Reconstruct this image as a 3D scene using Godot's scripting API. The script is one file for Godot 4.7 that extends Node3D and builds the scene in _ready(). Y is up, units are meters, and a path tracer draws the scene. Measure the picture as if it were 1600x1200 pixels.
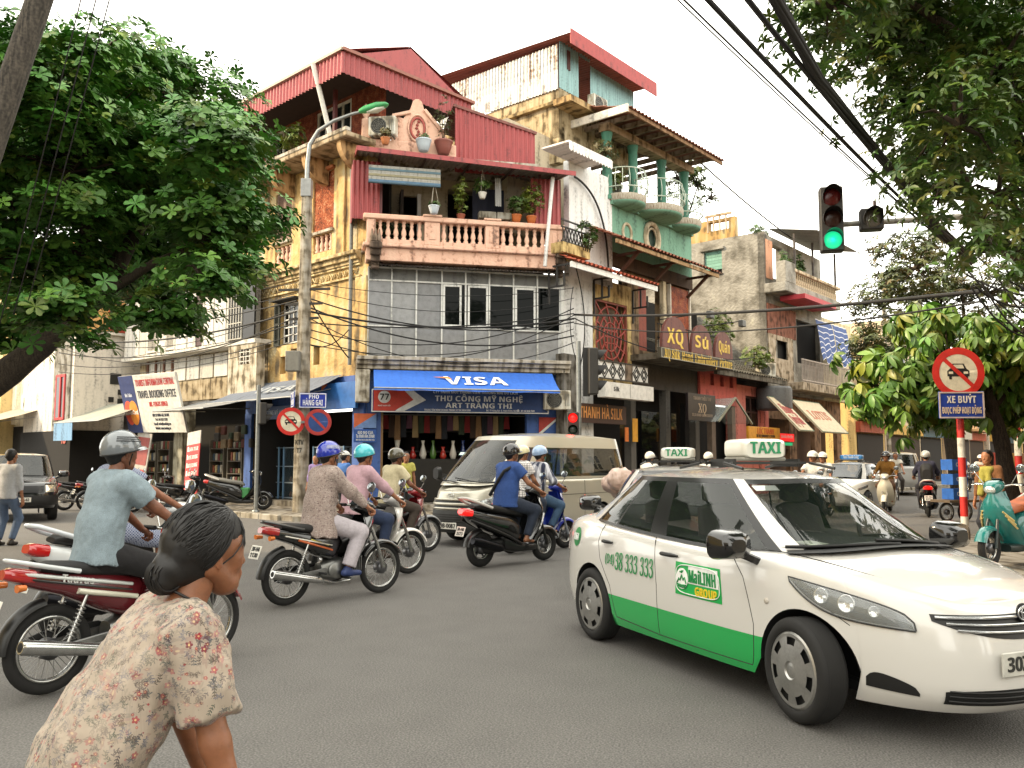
extends Node3D
# A street corner: camera, sky and sun first, then ground, buildings, trees, vehicles, people, street furniture.
var T := {}
var used := {}
var cache := {}
var LX := Transform3D.IDENTITY   # frame that the parts of the current thing are given in
var FF: Transform3D              # frames of the walls: corner front, corner left side, right street, grey gable
var FW: Transform3D
var FR: Transform3D
var FS: Transform3D
var rng := RandomNumberGenerator.new()

func _ready():
	rng.seed = 7
	var cam := Camera3D.new()
	cam.name = "camera"
	cam.fov = 47.93
	cam.near = 0.05
	cam.far = 600.0
	cam.position = Vector3(0, 1.53, 0)
	cam.rotation = Vector3(atan(118.0 / 1350.0), 0, 0)
	add_child(cam)
	cam.current = true
	var we := WorldEnvironment.new()
	we.name = "environment"
	var env := Environment.new()
	env.background_mode = Environment.BG_SKY
	var sky := Sky.new()
	var sm := ProceduralSkyMaterial.new()
	sm.sky_top_color = Color(0.98, 0.97, 0.93)
	sm.sky_horizon_color = Color(1.0, 0.99, 0.955)
	sm.sky_curve = 0.2
	sm.ground_bottom_color = Color(0.3, 0.29, 0.27)
	sm.ground_horizon_color = Color(0.8, 0.78, 0.74)
	sm.sky_energy_multiplier = 1.5
	sky.sky_material = sm
	env.sky = sky
	env.tonemap_mode = Environment.TONE_MAPPER_LINEAR
	env.tonemap_exposure = 1.36
	env.sdfgi_enabled = true
	env.ssao_enabled = true
	env.ssil_enabled = true
	we.environment = env
	add_child(we)
	var sun := DirectionalLight3D.new()
	sun.name = "sun"
	sun.light_energy = 1.3
	sun.light_color = Color(1.0, 0.9, 0.74)
	sun.light_angular_distance = 4.0
	sun.shadow_enabled = true
	add_child(sun)
	sun.look_at_from_position(Vector3(-8.2, 5.0, 1.2), Vector3.ZERO)
	FF = fr(-4.05, -24.0, 13.0)
	FW = fr(-4.05, -24.0, -43.0)
	FR = fr(1.5, -25.3, 50.0)
	FS = FR * fr(14.5, 0.0, -90.0)
	make_textures()
	build_ground()
	build_corner_house()
	build_left_street()
	build_right_street()
	build_far()
	build_trees()
	build_vehicles()
	build_bikes_people()
	build_street()

# ---------------------------------------------------------------- mesh helper
class MB:
	var v := PackedVector3Array()
	var n := PackedVector3Array()
	var t := PackedVector2Array()
	var i := PackedInt32Array()
	func face(p: Array):
		var nn := Vector3.ZERO
		for k in range(1, p.size() - 1):
			nn += (p[k + 1] - p[0]).cross(p[k] - p[0])
		nn = nn.normalized()
		var b := v.size()
		for q in p:
			v.append(q); n.append(nn); t.append(Vector2.ZERO)
		for k in range(1, p.size() - 1):
			i.append_array(PackedInt32Array([b, b + k, b + k + 1]))
	func fout(p: Array, c: Vector3):
		var nn = (p[2] - p[0]).cross(p[1] - p[0])
		if nn.dot(p[0] + p[2] - 2.0 * c) < 0: p.reverse()
		face(p)
	func box(c: Vector3, s: Vector3, xf := Transform3D.IDENTITY, ch := 0.0):
		var h := s * 0.5
		var o := xf * c
		if ch <= 0.0:
			for a in 3:
				for sg in [-1.0, 1.0]:
					var p := []
					for q in [[-1, -1], [1, -1], [1, 1], [-1, 1]]:
						var w := Vector3.ZERO
						w[a] = sg * h[a]; w[(a + 1) % 3] = q[0] * h[(a + 1) % 3]; w[(a + 2) % 3] = q[1] * h[(a + 2) % 3]
						p.append(xf * (c + w))
					fout(p, o)
			return
		ch = min(ch, min(h.x, min(h.y, h.z)) * 0.9)
		for a in 3:
			var b := (a + 1) % 3
			var d := (a + 2) % 3
			for sg in [-1.0, 1.0]:
				var p := []
				for q in [[-1, -1], [1, -1], [1, 1], [-1, 1]]:
					var w := Vector3.ZERO
					w[a] = sg * h[a]; w[b] = q[0] * (h[b] - ch); w[d] = q[1] * (h[d] - ch)
					p.append(xf * (c + w))
				fout(p, o)
				for s2 in [-1.0, 1.0]:
					var e := []
					for q in [[0, -1], [0, 1], [1, 1], [1, -1]]:
						var w := Vector3.ZERO
						w[a] = sg * (h[a] - (ch if q[0] else 0.0)); w[b] = s2 * (h[b] - (0.0 if q[0] else ch)); w[d] = q[1] * (h[d] - ch)
						e.append(xf * (c + w))
					fout(e, o)
		for sx in [-1.0, 1.0]:
			for sy in [-1.0, 1.0]:
				for sz in [-1.0, 1.0]:
					var g := Vector3(sx * h.x, sy * h.y, sz * h.z)
					var p := []
					for a in 3:
						var w := g
						w[(a + 1) % 3] -= sign(g[(a + 1) % 3]) * ch; w[(a + 2) % 3] -= sign(g[(a + 2) % 3]) * ch
						p.append(xf * (c + w))
					fout(p, o)
	func bar(a: Vector3, b: Vector3, w: float, h := -1.0, ch := 0.0):
		var d := b - a
		var up := Vector3.UP if abs(d.normalized().y) < 0.95 else Vector3.RIGHT
		var z := d.normalized()
		var x := up.cross(z).normalized()
		var y := z.cross(x)
		box(Vector3.ZERO, Vector3(w, w if h < 0 else h, d.length()), Transform3D(Basis(x, y, z), (a + b) * 0.5), ch)
	func grid(P: Array, closed := false, U := 1.0, V := 1.0):
		# P: rows of equal-length point arrays; smooth normals
		var R := P.size()
		var C: int = P[0].size()
		var b := v.size()
		for r in R:
			for c in C:
				v.append(P[r][c]); n.append(Vector3.ZERO); t.append(Vector2(U * c / (C - 1.0), V * r / (R - 1.0)))
		for r in R - 1:
			for c in (C if closed else C - 1):
				var c2 := (c + 1) % C
				var q := [b + r * C + c, b + r * C + c2, b + (r + 1) * C + c2, b + (r + 1) * C + c]
				for tr in [[q[0], q[1], q[2]], [q[0], q[2], q[3]]]:
					var f: Vector3 = (v[tr[2]] - v[tr[0]]).cross(v[tr[1]] - v[tr[0]])
					if f.length_squared() < 1e-16: continue
					i.append_array(PackedInt32Array(tr))
					for k in tr: n[k] += f
		for k in range(b, v.size()):
			n[k] = n[k].normalized() if n[k].length_squared() > 1e-20 else Vector3.UP
	func loop(P: Array, capa := true, capb := true, ):
		# closed rings swept, flat caps
		grid(P, true)
		for e in [[0, capa], [P.size() - 1, capb]]:
			if e[1]:
				var ring: Array = Array(P[e[0]])
				var c := Vector3.ZERO
				for p in ring: c += p / ring.size()
				var o: Vector3 = P[1 if e[0] == 0 else P.size() - 2][0] - P[e[0]][0]
				var nn: Vector3 = (ring[2] - ring[0]).cross(ring[1] - ring[0])
				if nn.dot(o) > 0: ring.reverse()
				fan(c, ring)
	func fan(c: Vector3, ring: Array):
		var b := v.size()
		var nn := Vector3.ZERO
		for k in ring.size(): nn += (ring[(k + 1) % ring.size()] - c).cross(ring[k] - c)
		nn = nn.normalized()
		v.append(c); n.append(nn); t.append(Vector2.ZERO)
		for p in ring:
			v.append(p); n.append(nn); t.append(Vector2.ZERO)
		for k in ring.size():
			i.append_array(PackedInt32Array([b, b + 1 + k, b + 1 + (k + 1) % ring.size()]))
	func tube(pts: Array, rad, sides := 8, caps := true):
		var P := []
		var x := Vector3.ZERO
		var N := pts.size()
		for k in N:
			var d: Vector3 = (pts[min(k + 1, N - 1)] - pts[max(k - 1, 0)]).normalized()
			if x == Vector3.ZERO: x = (Vector3.UP if abs(d.y) < 0.9 else Vector3.RIGHT).cross(d).normalized()
			x = (x - d * x.dot(d)).normalized()
			var y := d.cross(x)
			var r: float = rad[k] if rad is Array else rad
			var ring := PackedVector3Array()
			for s in sides:
				var a := TAU * s / sides
				ring.append(pts[k] + (x * cos(a) + y * sin(a)) * r)
			P.append(ring)
		loop(P, caps, caps)
	func lathe(prof: Array, sides := 16, xf := Transform3D.IDENTITY):
		# prof: Vector2(radius, height) from bottom to top, about the y axis
		var P := []
		for p in prof:
			var ring := PackedVector3Array()
			for s in sides + 1:
				var a := TAU * s / sides
				ring.append(xf * Vector3(p.x * cos(a), p.y, p.x * sin(a)))
			P.append(ring)
		grid(P)
		# weld the seam
		var b := v.size() - P.size() * (sides + 1)
		for r in P.size():
			var m := (n[b + r * (sides + 1)] + n[b + r * (sides + 1) + sides]).normalized()
			n[b + r * (sides + 1)] = m; n[b + r * (sides + 1) + sides] = m
	func loft(secs: Array, sides := 20, caps := true):
		# secs: [centre, half width along z, half height, tilt of the section in the xy plane, squareness]
		var P := []
		for s in secs:
			var ring := PackedVector3Array()
			var tl: float = s[3] if s.size() > 3 else 0.0
			var sq: float = s[4] if s.size() > 4 else 2.0
			var y := Vector3(-sin(tl), cos(tl), 0)
			for k in sides:
				var a := TAU * k / sides
				var ca := cos(a)
				var sa := sin(a)
				ring.append(s[0] + Vector3(0, 0, 1) * s[1] * sign(ca) * pow(abs(ca), 2.0 / sq) + y * s[2] * sign(sa) * pow(abs(sa), 2.0 / sq))
			P.append(ring)
		loop(P, caps, caps)
	func prism(poly: PackedVector2Array, d0: float, d1: float, xf := Transform3D.IDENTITY):
		# polygon in local xy pushed from z=d0 to z=d1
		var N := poly.size()
		if Geometry2D.is_polygon_clockwise(poly): poly.reverse()
		var ix := Geometry2D.triangulate_polygon(poly)
		for e in [[d1, false], [d0, true]]:
			for k in range(0, ix.size(), 3):
				var q := []
				for m in 3:
					var w := poly[ix[k + m]]
					q.append(xf * Vector3(w.x, w.y, e[0]))
				var nn: Vector3 = (q[2] - q[0]).cross(q[1] - q[0])
				if nn.dot(xf.basis.z * (-1.0 if e[1] else 1.0)) < 0: q.reverse()
				face(q)
		for k in N:
			var a := poly[k]
			var c := poly[(k + 1) % N]
			var q := [xf * Vector3(a.x, a.y, d0), xf * Vector3(a.x, a.y, d1), xf * Vector3(c.x, c.y, d1), xf * Vector3(c.x, c.y, d0)]
			face(q)
	func corr(o: Vector3, du: Vector3, dv: Vector3, nrm: Vector3, pitch := 0.12, amp := 0.02, sides := 6):
		# corrugated sheet: waves along du, straight along dv
		var L := du.length()
		var N := int(L / pitch * sides) + 1
		var a := PackedVector3Array()
		var b := PackedVector3Array()
		for k in N + 1:
			var s := L * k / N
			var w := sin(TAU * s / pitch)
			w = clamp(w * 1.6, -1.0, 1.0) * amp
			a.append(o + du * (s / L) + nrm * w)
			b.append(o + du * (s / L) + dv + nrm * w)
		grid([a, b])
	func add(m: MB, xf := Transform3D.IDENTITY):
		var b := v.size()
		var flip := xf.basis.determinant() < 0
		for k in m.v.size():
			v.append(xf * m.v[k]); n.append((xf.basis * m.n[k]).normalized()); t.append(m.t[k])
		for k in range(0, m.i.size(), 3):
			if flip: i.append_array(PackedInt32Array([b + m.i[k], b + m.i[k + 2], b + m.i[k + 1]]))
			else: i.append_array(PackedInt32Array([b + m.i[k], b + m.i[k + 1], b + m.i[k + 2]]))
	func mesh() -> ArrayMesh:
		var a := []
		a.resize(Mesh.ARRAY_MAX)
		a[Mesh.ARRAY_VERTEX] = v; a[Mesh.ARRAY_NORMAL] = n; a[Mesh.ARRAY_TEX_UV] = t; a[Mesh.ARRAY_INDEX] = i
		var m := ArrayMesh.new()
		if i.size(): m.add_surface_from_arrays(Mesh.PRIMITIVE_TRIANGLES, a)
		return m

func V(x, y, z) -> Vector3: return Vector3(x, y, z)
func numbered(called: String, parent: Node) -> String:
	var k := str(parent.get_instance_id()) + called
	used[k] = used.get(k, -1) + 1
	return called if used[k] == 0 else "%s_%03d" % [called, used[k]]
func put(called: String, m, material, parent: Node = self, xf := Transform3D.IDENTITY) -> MeshInstance3D:
	var o := MeshInstance3D.new()
	o.name = numbered(called, parent)
	o.mesh = m.mesh() if m is MB else m
	o.material_override = material
	o.transform = LX * xf if parent.get_parent() == self else xf
	parent.add_child(o, true)
	return o
func bx(called, parent, material, x0, x1, y0, y1, z0, z1, ch := 0.0) -> MeshInstance3D:
	var m := MB.new()
	m.box(V((x0 + x1) * 0.5, (y0 + y1) * 0.5, (z0 + z1) * 0.5), V(abs(x1 - x0), abs(y1 - y0), abs(z1 - z0)), Transform3D.IDENTITY, ch)
	return put(called, m, material, parent)
func tag(o: Node, label := "", category := "", group := "", kind := "") -> Node:
	if label: o.set_meta("label", label)
	if category: o.set_meta("category", category)
	if group: o.set_meta("group", group)
	if kind: o.set_meta("kind", kind)
	return o
func thing(called: String, label: String, category: String, xf := Transform3D.IDENTITY, group := "") -> Node3D:
	var o := Node3D.new()
	o.name = numbered(called, self)
	o.transform = xf
	add_child(o)
	tag(o, label, category, group)
	return o
func copy(o: Node3D, label: String, xf: Transform3D, group := "", called := "") -> Node3D:
	var c: Node3D = o.duplicate()
	c.name = numbered(called if called else String(o.name).rstrip("0123456789").rstrip("_"), self)
	add_child(c)
	c.transform = xf
	tag(c, label, "", group)
	return c
func fr(x: float, z: float, deg: float, y := 0.0) -> Transform3D:
	# wall frame: local x along the wall (left to right), y up, z out of the wall
	return Transform3D(Basis(Vector3.UP, deg_to_rad(deg)), V(x, y, z))
func at(x, y, z, ry := 0.0) -> Transform3D: return Transform3D(Basis(Vector3.UP, deg_to_rad(ry)), V(x, y, z))
func aim(o: Vector3, d: Vector3) -> Transform3D:
	# local y along d
	d = d.normalized()
	var x := (Vector3.FORWARD if abs(d.z) < 0.9 else Vector3.RIGHT).cross(d).normalized()
	return Transform3D(Basis(x, d, x.cross(d)), o)
func lerpkeys(K: Array, x: float) -> float:
	# K: [x, value] sorted by x, smooth
	if x <= K[0][0]: return K[0][1]
	for k in K.size() - 1:
		if x <= K[k + 1][0]:
			var f: float = (x - K[k][0]) / (K[k + 1][0] - K[k][0])
			var m0: float = 0.0 if k == 0 else (K[k + 1][1] - K[k - 1][1]) / (K[k + 1][0] - K[k - 1][0])
			var m1: float = 0.0 if k + 2 >= K.size() else (K[k + 2][1] - K[k][1]) / (K[k + 2][0] - K[k][0])
			var h: float = K[k + 1][0] - K[k][0]
			var f2 := f * f
			var f3 := f2 * f
			return (2 * f3 - 3 * f2 + 1) * K[k][1] + (f3 - 2 * f2 + f) * h * m0 + (3 * f2 - 2 * f3) * K[k + 1][1] + (f3 - f2) * h * m1
	return K[-1][1]

# ---------------------------------------------------------------- textures and materials
func img_noise(size: int, freq: float, seed_: int, oct := 4, type := FastNoiseLite.TYPE_SIMPLEX_SMOOTH, w := 0) -> Image:
	var f := FastNoiseLite.new()
	f.seed = seed_; f.frequency = freq; f.noise_type = type; f.fractal_octaves = oct
	if type == FastNoiseLite.TYPE_CELLULAR: f.fractal_type = FastNoiseLite.FRACTAL_NONE
	var im := f.get_seamless_image(size if w == 0 else w, size)
	im.convert(Image.FORMAT_L8)
	return im
func ramp(im: Image, stops: Array, mix_im: Image = null, amount := 0.0) -> Image:
	# stops: [value, Color] -> coloured image
	var lut := []
	for k in 256:
		var x := k / 255.0
		var c: Color = stops[0][1]
		for s in stops.size() - 1:
			if x >= stops[s][0]:
				c = stops[s][1].lerp(stops[s + 1][1], clamp((x - stops[s][0]) / (stops[s + 1][0] - stops[s][0]), 0, 1))
		lut.append(c)
	var a := im.get_data()
	var b := mix_im.get_data() if mix_im else a
	var out := PackedByteArray()
	out.resize(a.size() * 3)
	for k in a.size():
		var c: Color = lut[clampi(int(a[k] + (b[k] - 128) * amount), 0, 255)]
		out[k * 3] = c.r8; out[k * 3 + 1] = c.g8; out[k * 3 + 2] = c.b8
	return Image.create_from_data(im.get_width(), im.get_height(), false, Image.FORMAT_RGB8, out)
func tex(im: Image) -> ImageTexture: return ImageTexture.create_from_image(im)
func streaks(size: int, freq: float, seed_: int) -> Image:
	var im := img_noise(size / 8, freq, seed_, 3, FastNoiseLite.TYPE_SIMPLEX_SMOOTH, size)
	im.resize(size, size, Image.INTERPOLATE_CUBIC)
	return im
func g(x: float) -> Color: return Color(x, x, x)
func make_textures():
	var fine := img_noise(512, 0.05, 1, 5)
	var coarse := img_noise(512, 0.008, 2, 4)
	var streak := streaks(512, 0.02, 3)
	T.fine = tex(ramp(fine, [[0.0, g(0.72)], [0.5, g(0.9)], [1.0, g(1.0)]], coarse, 0.4))
	T.soft = tex(ramp(coarse, [[0.0, g(0.86)], [0.5, g(0.95)], [1.0, g(1.0)]], fine, 0.5))
	T.stain = tex(ramp(streak, [[0.0, g(0.68)], [0.16, g(0.84)], [0.36, g(0.93)], [0.6, g(0.97)], [1.0, g(1.0)]], fine, 0.7))
	T.grime = tex(ramp(streak, [[0.0, Color(0.5, 0.47, 0.42)], [0.25, Color(0.7, 0.67, 0.61)], [0.45, Color(0.87, 0.85, 0.81)], [1.0, Color(1, 1, 1)]], coarse, 1.2))
	# ochre limewash: fresh ochre, pale washed patches, dark streaks and bare render
	T.ochre = tex(ramp(streak, [[0.0, Color(0.44, 0.39, 0.31)], [0.2, Color(0.62, 0.53, 0.38)], [0.36, Color(0.76, 0.65, 0.45)], [0.6, Color(0.79, 0.69, 0.5)], [0.8, Color(0.81, 0.75, 0.6)], [1.0, Color(0.74, 0.71, 0.64)]], coarse, 1.0))
	T.pink = tex(ramp(streak, [[0.0, Color(0.55, 0.44, 0.39)], [0.2, Color(0.8, 0.64, 0.56)], [0.36, Color(0.92, 0.76, 0.68)], [1.0, Color(0.95, 0.81, 0.73)]], fine, 0.6))
	T.rawbrick = tex(ramp(fine, [[0.0, Color(0.35, 0.2, 0.14)], [0.35, Color(0.62, 0.33, 0.2)], [0.6, Color(0.74, 0.42, 0.27)], [0.85, Color(0.78, 0.62, 0.48)], [1.0, Color(0.82, 0.74, 0.63)]], coarse, 0.7))
	T.rust = tex(ramp(streak, [[0.0, Color(0.35, 0.22, 0.15)], [0.2, Color(0.55, 0.45, 0.38)], [0.4, Color(0.8, 0.78, 0.75)], [1.0, Color(0.88, 0.88, 0.87)]], fine, 0.7))
	T.plaster = tex(ramp(coarse, [[0.0, Color(0.42, 0.4, 0.36)], [0.25, Color(0.56, 0.54, 0.5)], [0.5, Color(0.68, 0.66, 0.62)], [0.8, Color(0.73, 0.71, 0.67)], [1.0, Color(0.8, 0.78, 0.72)]], streak, 0.35))
	T.bark = tex(ramp(streaks(512, 0.06, 9), [[0.0, g(0.35)], [0.5, g(0.75)], [1.0, g(1.0)]], fine, 0.8))
	var grain := img_noise(1024, 0.17, 5, 4)
	var broad := img_noise(1024, 0.004, 6, 5)
	T.asphalt = tex(ramp(grain, [[0.0, g(0.5)], [0.3, g(0.74)], [0.55, g(0.85)], [0.7, g(1.0)], [1.0, g(1.0)]], broad, 0.1))
	grain.convert(Image.FORMAT_RGBA8)
	grain.bump_map_to_normal_map(3.0)
	T.grain = tex(grain)
	var bump := fine.duplicate()
	bump.blend_rect(fine, Rect2i(0, 0, 1, 1), Vector2i.ZERO)
	bump.convert(Image.FORMAT_RGBA8)
	bump.bump_map_to_normal_map(4.0)
	T.bump = tex(bump)
	var cb := coarse.duplicate()
	cb.convert(Image.FORMAT_RGBA8)
	cb.bump_map_to_normal_map(10.0)
	T.wave = tex(cb)
func mat(c, rough := 0.7, tx = null, scale := 1.0, o := {}) -> StandardMaterial3D:
	var m := StandardMaterial3D.new()
	m.albedo_color = c if c is Color else Color(c)
	m.roughness = rough
	m.metallic = o.get("metal", 0.0)
	if o.has("spec"): m.metallic_specular = o.spec
	if tx:
		m.albedo_texture = tx
		m.uv1_triplanar = not o.get("uv", false)
		m.uv1_world_triplanar = o.get("world", false)
		m.uv1_scale = Vector3.ONE * scale
	if o.has("bump"):
		m.normal_enabled = true
		m.normal_texture = o.get("nt", T.bump)
		m.normal_scale = o.bump
		m.uv1_triplanar = not o.get("uv", false)
		m.uv1_scale = Vector3.ONE * scale
	if o.has("coat"):
		m.clearcoat_enabled = true
		m.clearcoat = o.coat
		m.clearcoat_roughness = 0.06
	if o.has("alpha"):
		m.transparency = BaseMaterial3D.TRANSPARENCY_ALPHA
		m.albedo_color.a = o.alpha
	if o.has("back"):
		m.backlight_enabled = true
		m.backlight = o.back
	if o.has("emit"):
		m.emission_enabled = true
		m.emission = o.emit
		m.emission_energy_multiplier = o.get("power", 1.0)
	if o.has("rim"):
		m.rim_enabled = true
		m.rim = o.rim
	return m
var MC := {}
func cm(hex: String, rough := 0.6, kind := "") -> StandardMaterial3D:
	# cached plain materials by colour; kind picks a surface
	var k := hex + str(rough) + kind
	if not MC.has(k):
		match kind:
			"metal": MC[k] = mat(hex, rough, T.soft, 2.0, {"metal": 0.9})
			"paint": MC[k] = mat(hex, rough, null, 1.0, {"coat": 0.8})
			"stain": MC[k] = mat(hex, rough, T.stain, 0.35)
			"grime": MC[k] = mat(hex, rough, T.grime, 0.45, {"bump": 0.4})
			"cloth": MC[k] = mat(hex, 0.9, T.fine, 5.0, {"rim": 0.15, "bump": 0.5, "nt": T.wave})
			"glass": MC[k] = mat(hex, 0.03, null, 1.0, {"alpha": 0.35})
			"plain": MC[k] = mat(hex, rough)
			_: MC[k] = mat(hex, rough, T.soft, 1.0)
	return MC[k]
var font: SystemFont
# letters with two marks are not in the fonts: base letter + a mark set above or below it
const DEC := {"Ủ": "U’", "Ử": "U’", "Ỹ": "Y~", "Ệ": "Ê.", "ệ": "ê.", "Ộ": "Ô.", "Ợ": "O.", "Ạ": "A.", "ạ": "a.", "Ữ": "U~", "ử": "u’", "Ế": "Ê´", "Ấ": "Â´", "ấ": "â´", "ế": "ê´", "Ở": "O’", "ở": "o’", "ờ": "o`", "Ờ": "O`", "Ừ": "U`", "ừ": "u`", "ợ": "o.", "Ả": "A’", "Ậ": "Â.", "ị": "i.", "Ị": "I.", "Ố": "Ô´", "Ỗ": "Ô~", "Ư": "U", "ư": "u", "Ơ": "O", "ơ": "o", "ọ": "o.", "ứ": "u´"}
func text(s: String, size: float, parent: Node, material, xf: Transform3D, o := {}) -> MeshInstance3D:
	var plain := ""
	var marks := []
	for ch in s:
		var d: String = DEC.get(ch, ch)
		if d.length() > 1: marks.append([plain, d])
		plain += d[0]
	var m := text_mesh(plain, size, o)
	var sx: float = o.get("sx", 1.0)
	if o.has("fit"): sx = o.fit / max(0.001, m.get_aabb().size.x)
	xf.basis = xf.basis * Basis.from_scale(V(sx, 1, 1))
	var out := put(o.get("called", "lettering"), m, material, parent, xf)
	var W := func(q): return m.font.get_string_size(q, HORIZONTAL_ALIGNMENT_LEFT, -1, 32).x * m.pixel_size
	if size >= 0.1:
		for k in marks:
			var x: float = -W.call(plain) * 0.5 + W.call(k[0]) + W.call(k[1][0]) * 0.5
			put("accent", text_mesh(k[1][1], size * 0.8, o), material, parent, xf * at(x, 0.12 * size if k[1][1] in "’´`" else (-0.3 * size if k[1][1] == "." else 0.62 * size), 0))
	return out
func text_mesh(s: String, size: float, o := {}) -> TextMesh:
	var f := SystemFont.new()
	f.font_names = PackedStringArray([o.get("font", "Droid Sans")])
	f.font_weight = o.get("weight", 700)
	f.font_italic = o.get("italic", false)
	var m := TextMesh.new()
	m.font = f; m.text = s; m.font_size = 32; m.pixel_size = size / 23.0
	m.depth = o.get("depth", 0.006); m.curve_step = 2.0
	m.line_spacing = o.get("line", 0.0)
	return m
# ---------------------------------------------------------------- building kit
func wall(called: String, parent: Node, m, x0: float, x1: float, y0: float, y1: float, z: float, th: float, holes := []) -> MeshInstance3D:
	var xs := [x0, x1]
	var ys := [y0, y1]
	for h in holes:
		xs.append_array([clamp(h[0], x0, x1), clamp(h[1], x0, x1)]); ys.append_array([clamp(h[2], y0, y1), clamp(h[3], y0, y1)])
	xs.sort(); ys.sort()
	var mb := MB.new()
	for j in ys.size() - 1:
		if ys[j + 1] - ys[j] < 1e-4: continue
		var start := -1.0e9
		for k in xs.size():
			var solid := false
			if k < xs.size() - 1 and xs[k + 1] - xs[k] > 1e-4:
				solid = true
				for h in holes:
					if (xs[k] + xs[k + 1]) * 0.5 > h[0] and (xs[k] + xs[k + 1]) * 0.5 < h[1] and (ys[j] + ys[j + 1]) * 0.5 > h[2] and (ys[j] + ys[j + 1]) * 0.5 < h[3]: solid = false
			elif k < xs.size() - 1: continue
			if solid and start < -1e8: start = xs[k]
			if not solid and start > -1e8:
				mb.box(V((start + xs[k]) * 0.5, (ys[j] + ys[j + 1]) * 0.5, z - th * 0.5), V(xs[k] - start, ys[j + 1] - ys[j], th))
				start = -1.0e9
	return put(called, mb, m, parent)
func window(parent: Node, fm, gm, x0, x1, y0, y1, z, cols: int, rows: int, fw := 0.05, dep := 0.06, called := "window") -> MeshInstance3D:
	var mb := MB.new()
	var w: float = (x1 - x0 - fw) / cols
	var h: float = (y1 - y0 - fw) / rows
	for k in cols + 1: mb.box(V(x0 + fw * 0.5 + w * k, (y0 + y1) * 0.5, z), V(fw, y1 - y0, dep), Transform3D.IDENTITY, fw * 0.12)
	for k in rows + 1: mb.box(V((x0 + x1) * 0.5, y0 + fw * 0.5 + h * k, z - 0.002), V(x1 - x0 - 0.004, fw, dep - 0.006))
	var o := put(called, mb, fm, parent)
	for c in cols:
		for r in rows:
			var p := MB.new()
			p.box(V(x0 + fw * 0.5 + w * (c + 0.5), y0 + fw * 0.5 + h * (r + 0.5), z - 0.01), V(w - fw, h - fw, 0.008), Transform3D(Basis(Vector3.UP, rng.randf_range(-0.003, 0.003)), Vector3.ZERO))
			put("pane", p, gm, o)
	return o
func shutter(parent: Node, m, x0, x1, y0, y1, z, leaves := 2) -> void:
	var w: float = (x1 - x0) / leaves
	for l in leaves:
		var mb := MB.new()
		var a: float = x0 + w * l + 0.01
		var b: float = a + w - 0.02
		for x in [a + 0.03, b - 0.03]: mb.box(V(x, (y0 + y1) * 0.5, z), V(0.06, y1 - y0, 0.05))
		for y in [y0 + 0.04, (y0 + y1) * 0.5, y1 - 0.04]: mb.box(V((a + b) * 0.5, y, z - 0.002), V(b - a - 0.1, 0.08, 0.045))
		var sh := put("shutter", mb, m, parent)
		var sl := MB.new()
		var n := int((y1 - y0) / 0.075)
		for k in n:
			sl.box(Vector3.ZERO, V(b - a - 0.11, 0.07, 0.008), Transform3D(Basis(Vector3.RIGHT, 0.7), V((a + b) * 0.5, y0 + 0.05 + (y1 - y0 - 0.1) * (k + 0.5) / n, z)))
		tag(put("louvres", sl, m, sh), "", "", "", "stuff")
func baluster(h := 0.52) -> ArrayMesh:
	var k := "bal%s" % h
	if not cache.has(k):
		var m := MB.new()
		m.lathe([Vector2(0.07, 0), Vector2(0.07, 0.06 * h / 0.5), Vector2(0.045, 0.09 * h / 0.5), Vector2(0.075, 0.17 * h / 0.5), Vector2(0.06, 0.25 * h / 0.5), Vector2(0.035, 0.33 * h / 0.5), Vector2(0.055, 0.38 * h / 0.5), Vector2(0.038, 0.42 * h / 0.5), Vector2(0.065, 0.47 * h / 0.5), Vector2(0.065, h)], 10)
		cache[k] = m.mesh()
	return cache[k]
func tiles(called: String, parent: Node, m, o: Vector3, du: Vector3, dv: Vector3, rows: int, pitch := 0.22):
	# pan tiles: overlapping courses of waves down the slope dv
	var mb := MB.new()
	var nrm := du.cross(dv).normalized()
	if nrm.y < 0: nrm = -nrm
	for r in rows:
		var a := o + dv * (float(r) / rows)
		mb.corr(a + nrm * 0.02, du, dv * (1.12 / rows) + nrm * 0.035, nrm, pitch, 0.032, 6)
	return tag(put(called, mb, m, parent), "", "", "", "stuff")
func ac_unit(label: String, xf: Transform3D):
	if not cache.has("ac"):
		var o := thing("air_conditioner", label, "air conditioner", xf, "air conditioner units on the facades")
		bx("casing", o, cm("d2d0c6", 0.5, "grime"), -0.4, 0.4, 0, 0.55, -0.15, 0.13, 0.02)
		var f := MB.new()
		for r in [0.06, 0.11, 0.16, 0.21]:
			var pts := []
			for k in 25: pts.append(V(-0.1 + r * cos(TAU * k / 24), 0.275 + r * sin(TAU * k / 24), 0.14))
			f.tube(pts, 0.006, 4, false)
		for k in 8: f.bar(V(-0.1, 0.275, 0.145), V(-0.1 + 0.22 * cos(TAU * k / 8), 0.275 + 0.22 * sin(TAU * k / 8), 0.145), 0.006)
		put("fan_guard", f, cm("8b8a82", 0.5), o)
		var d := MB.new()
		d.lathe([Vector2(0.23, 0.0), Vector2(0.23, 0.006), Vector2(0, 0.006)], 24, Transform3D(Basis(Vector3.RIGHT, PI / 2), V(-0.1, 0.275, 0.126)))
		put("fan", d, cm("2c2c2b", 0.7), o)
		for x in [-0.3, 0.3]: bx("bracket", o, cm("6d6a62", 0.7), x - 0.02, x + 0.02, -0.04, 0.0, -0.2, 0.15)
		for x in 3: bx("vent", o, cm("5c5b55", 0.7), 0.22 + x * 0.05, 0.24 + x * 0.05, 0.1, 0.45, 0.128, 0.134)
		cache.ac = o
		return o
	return copy(cache.ac, label, xf)
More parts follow.
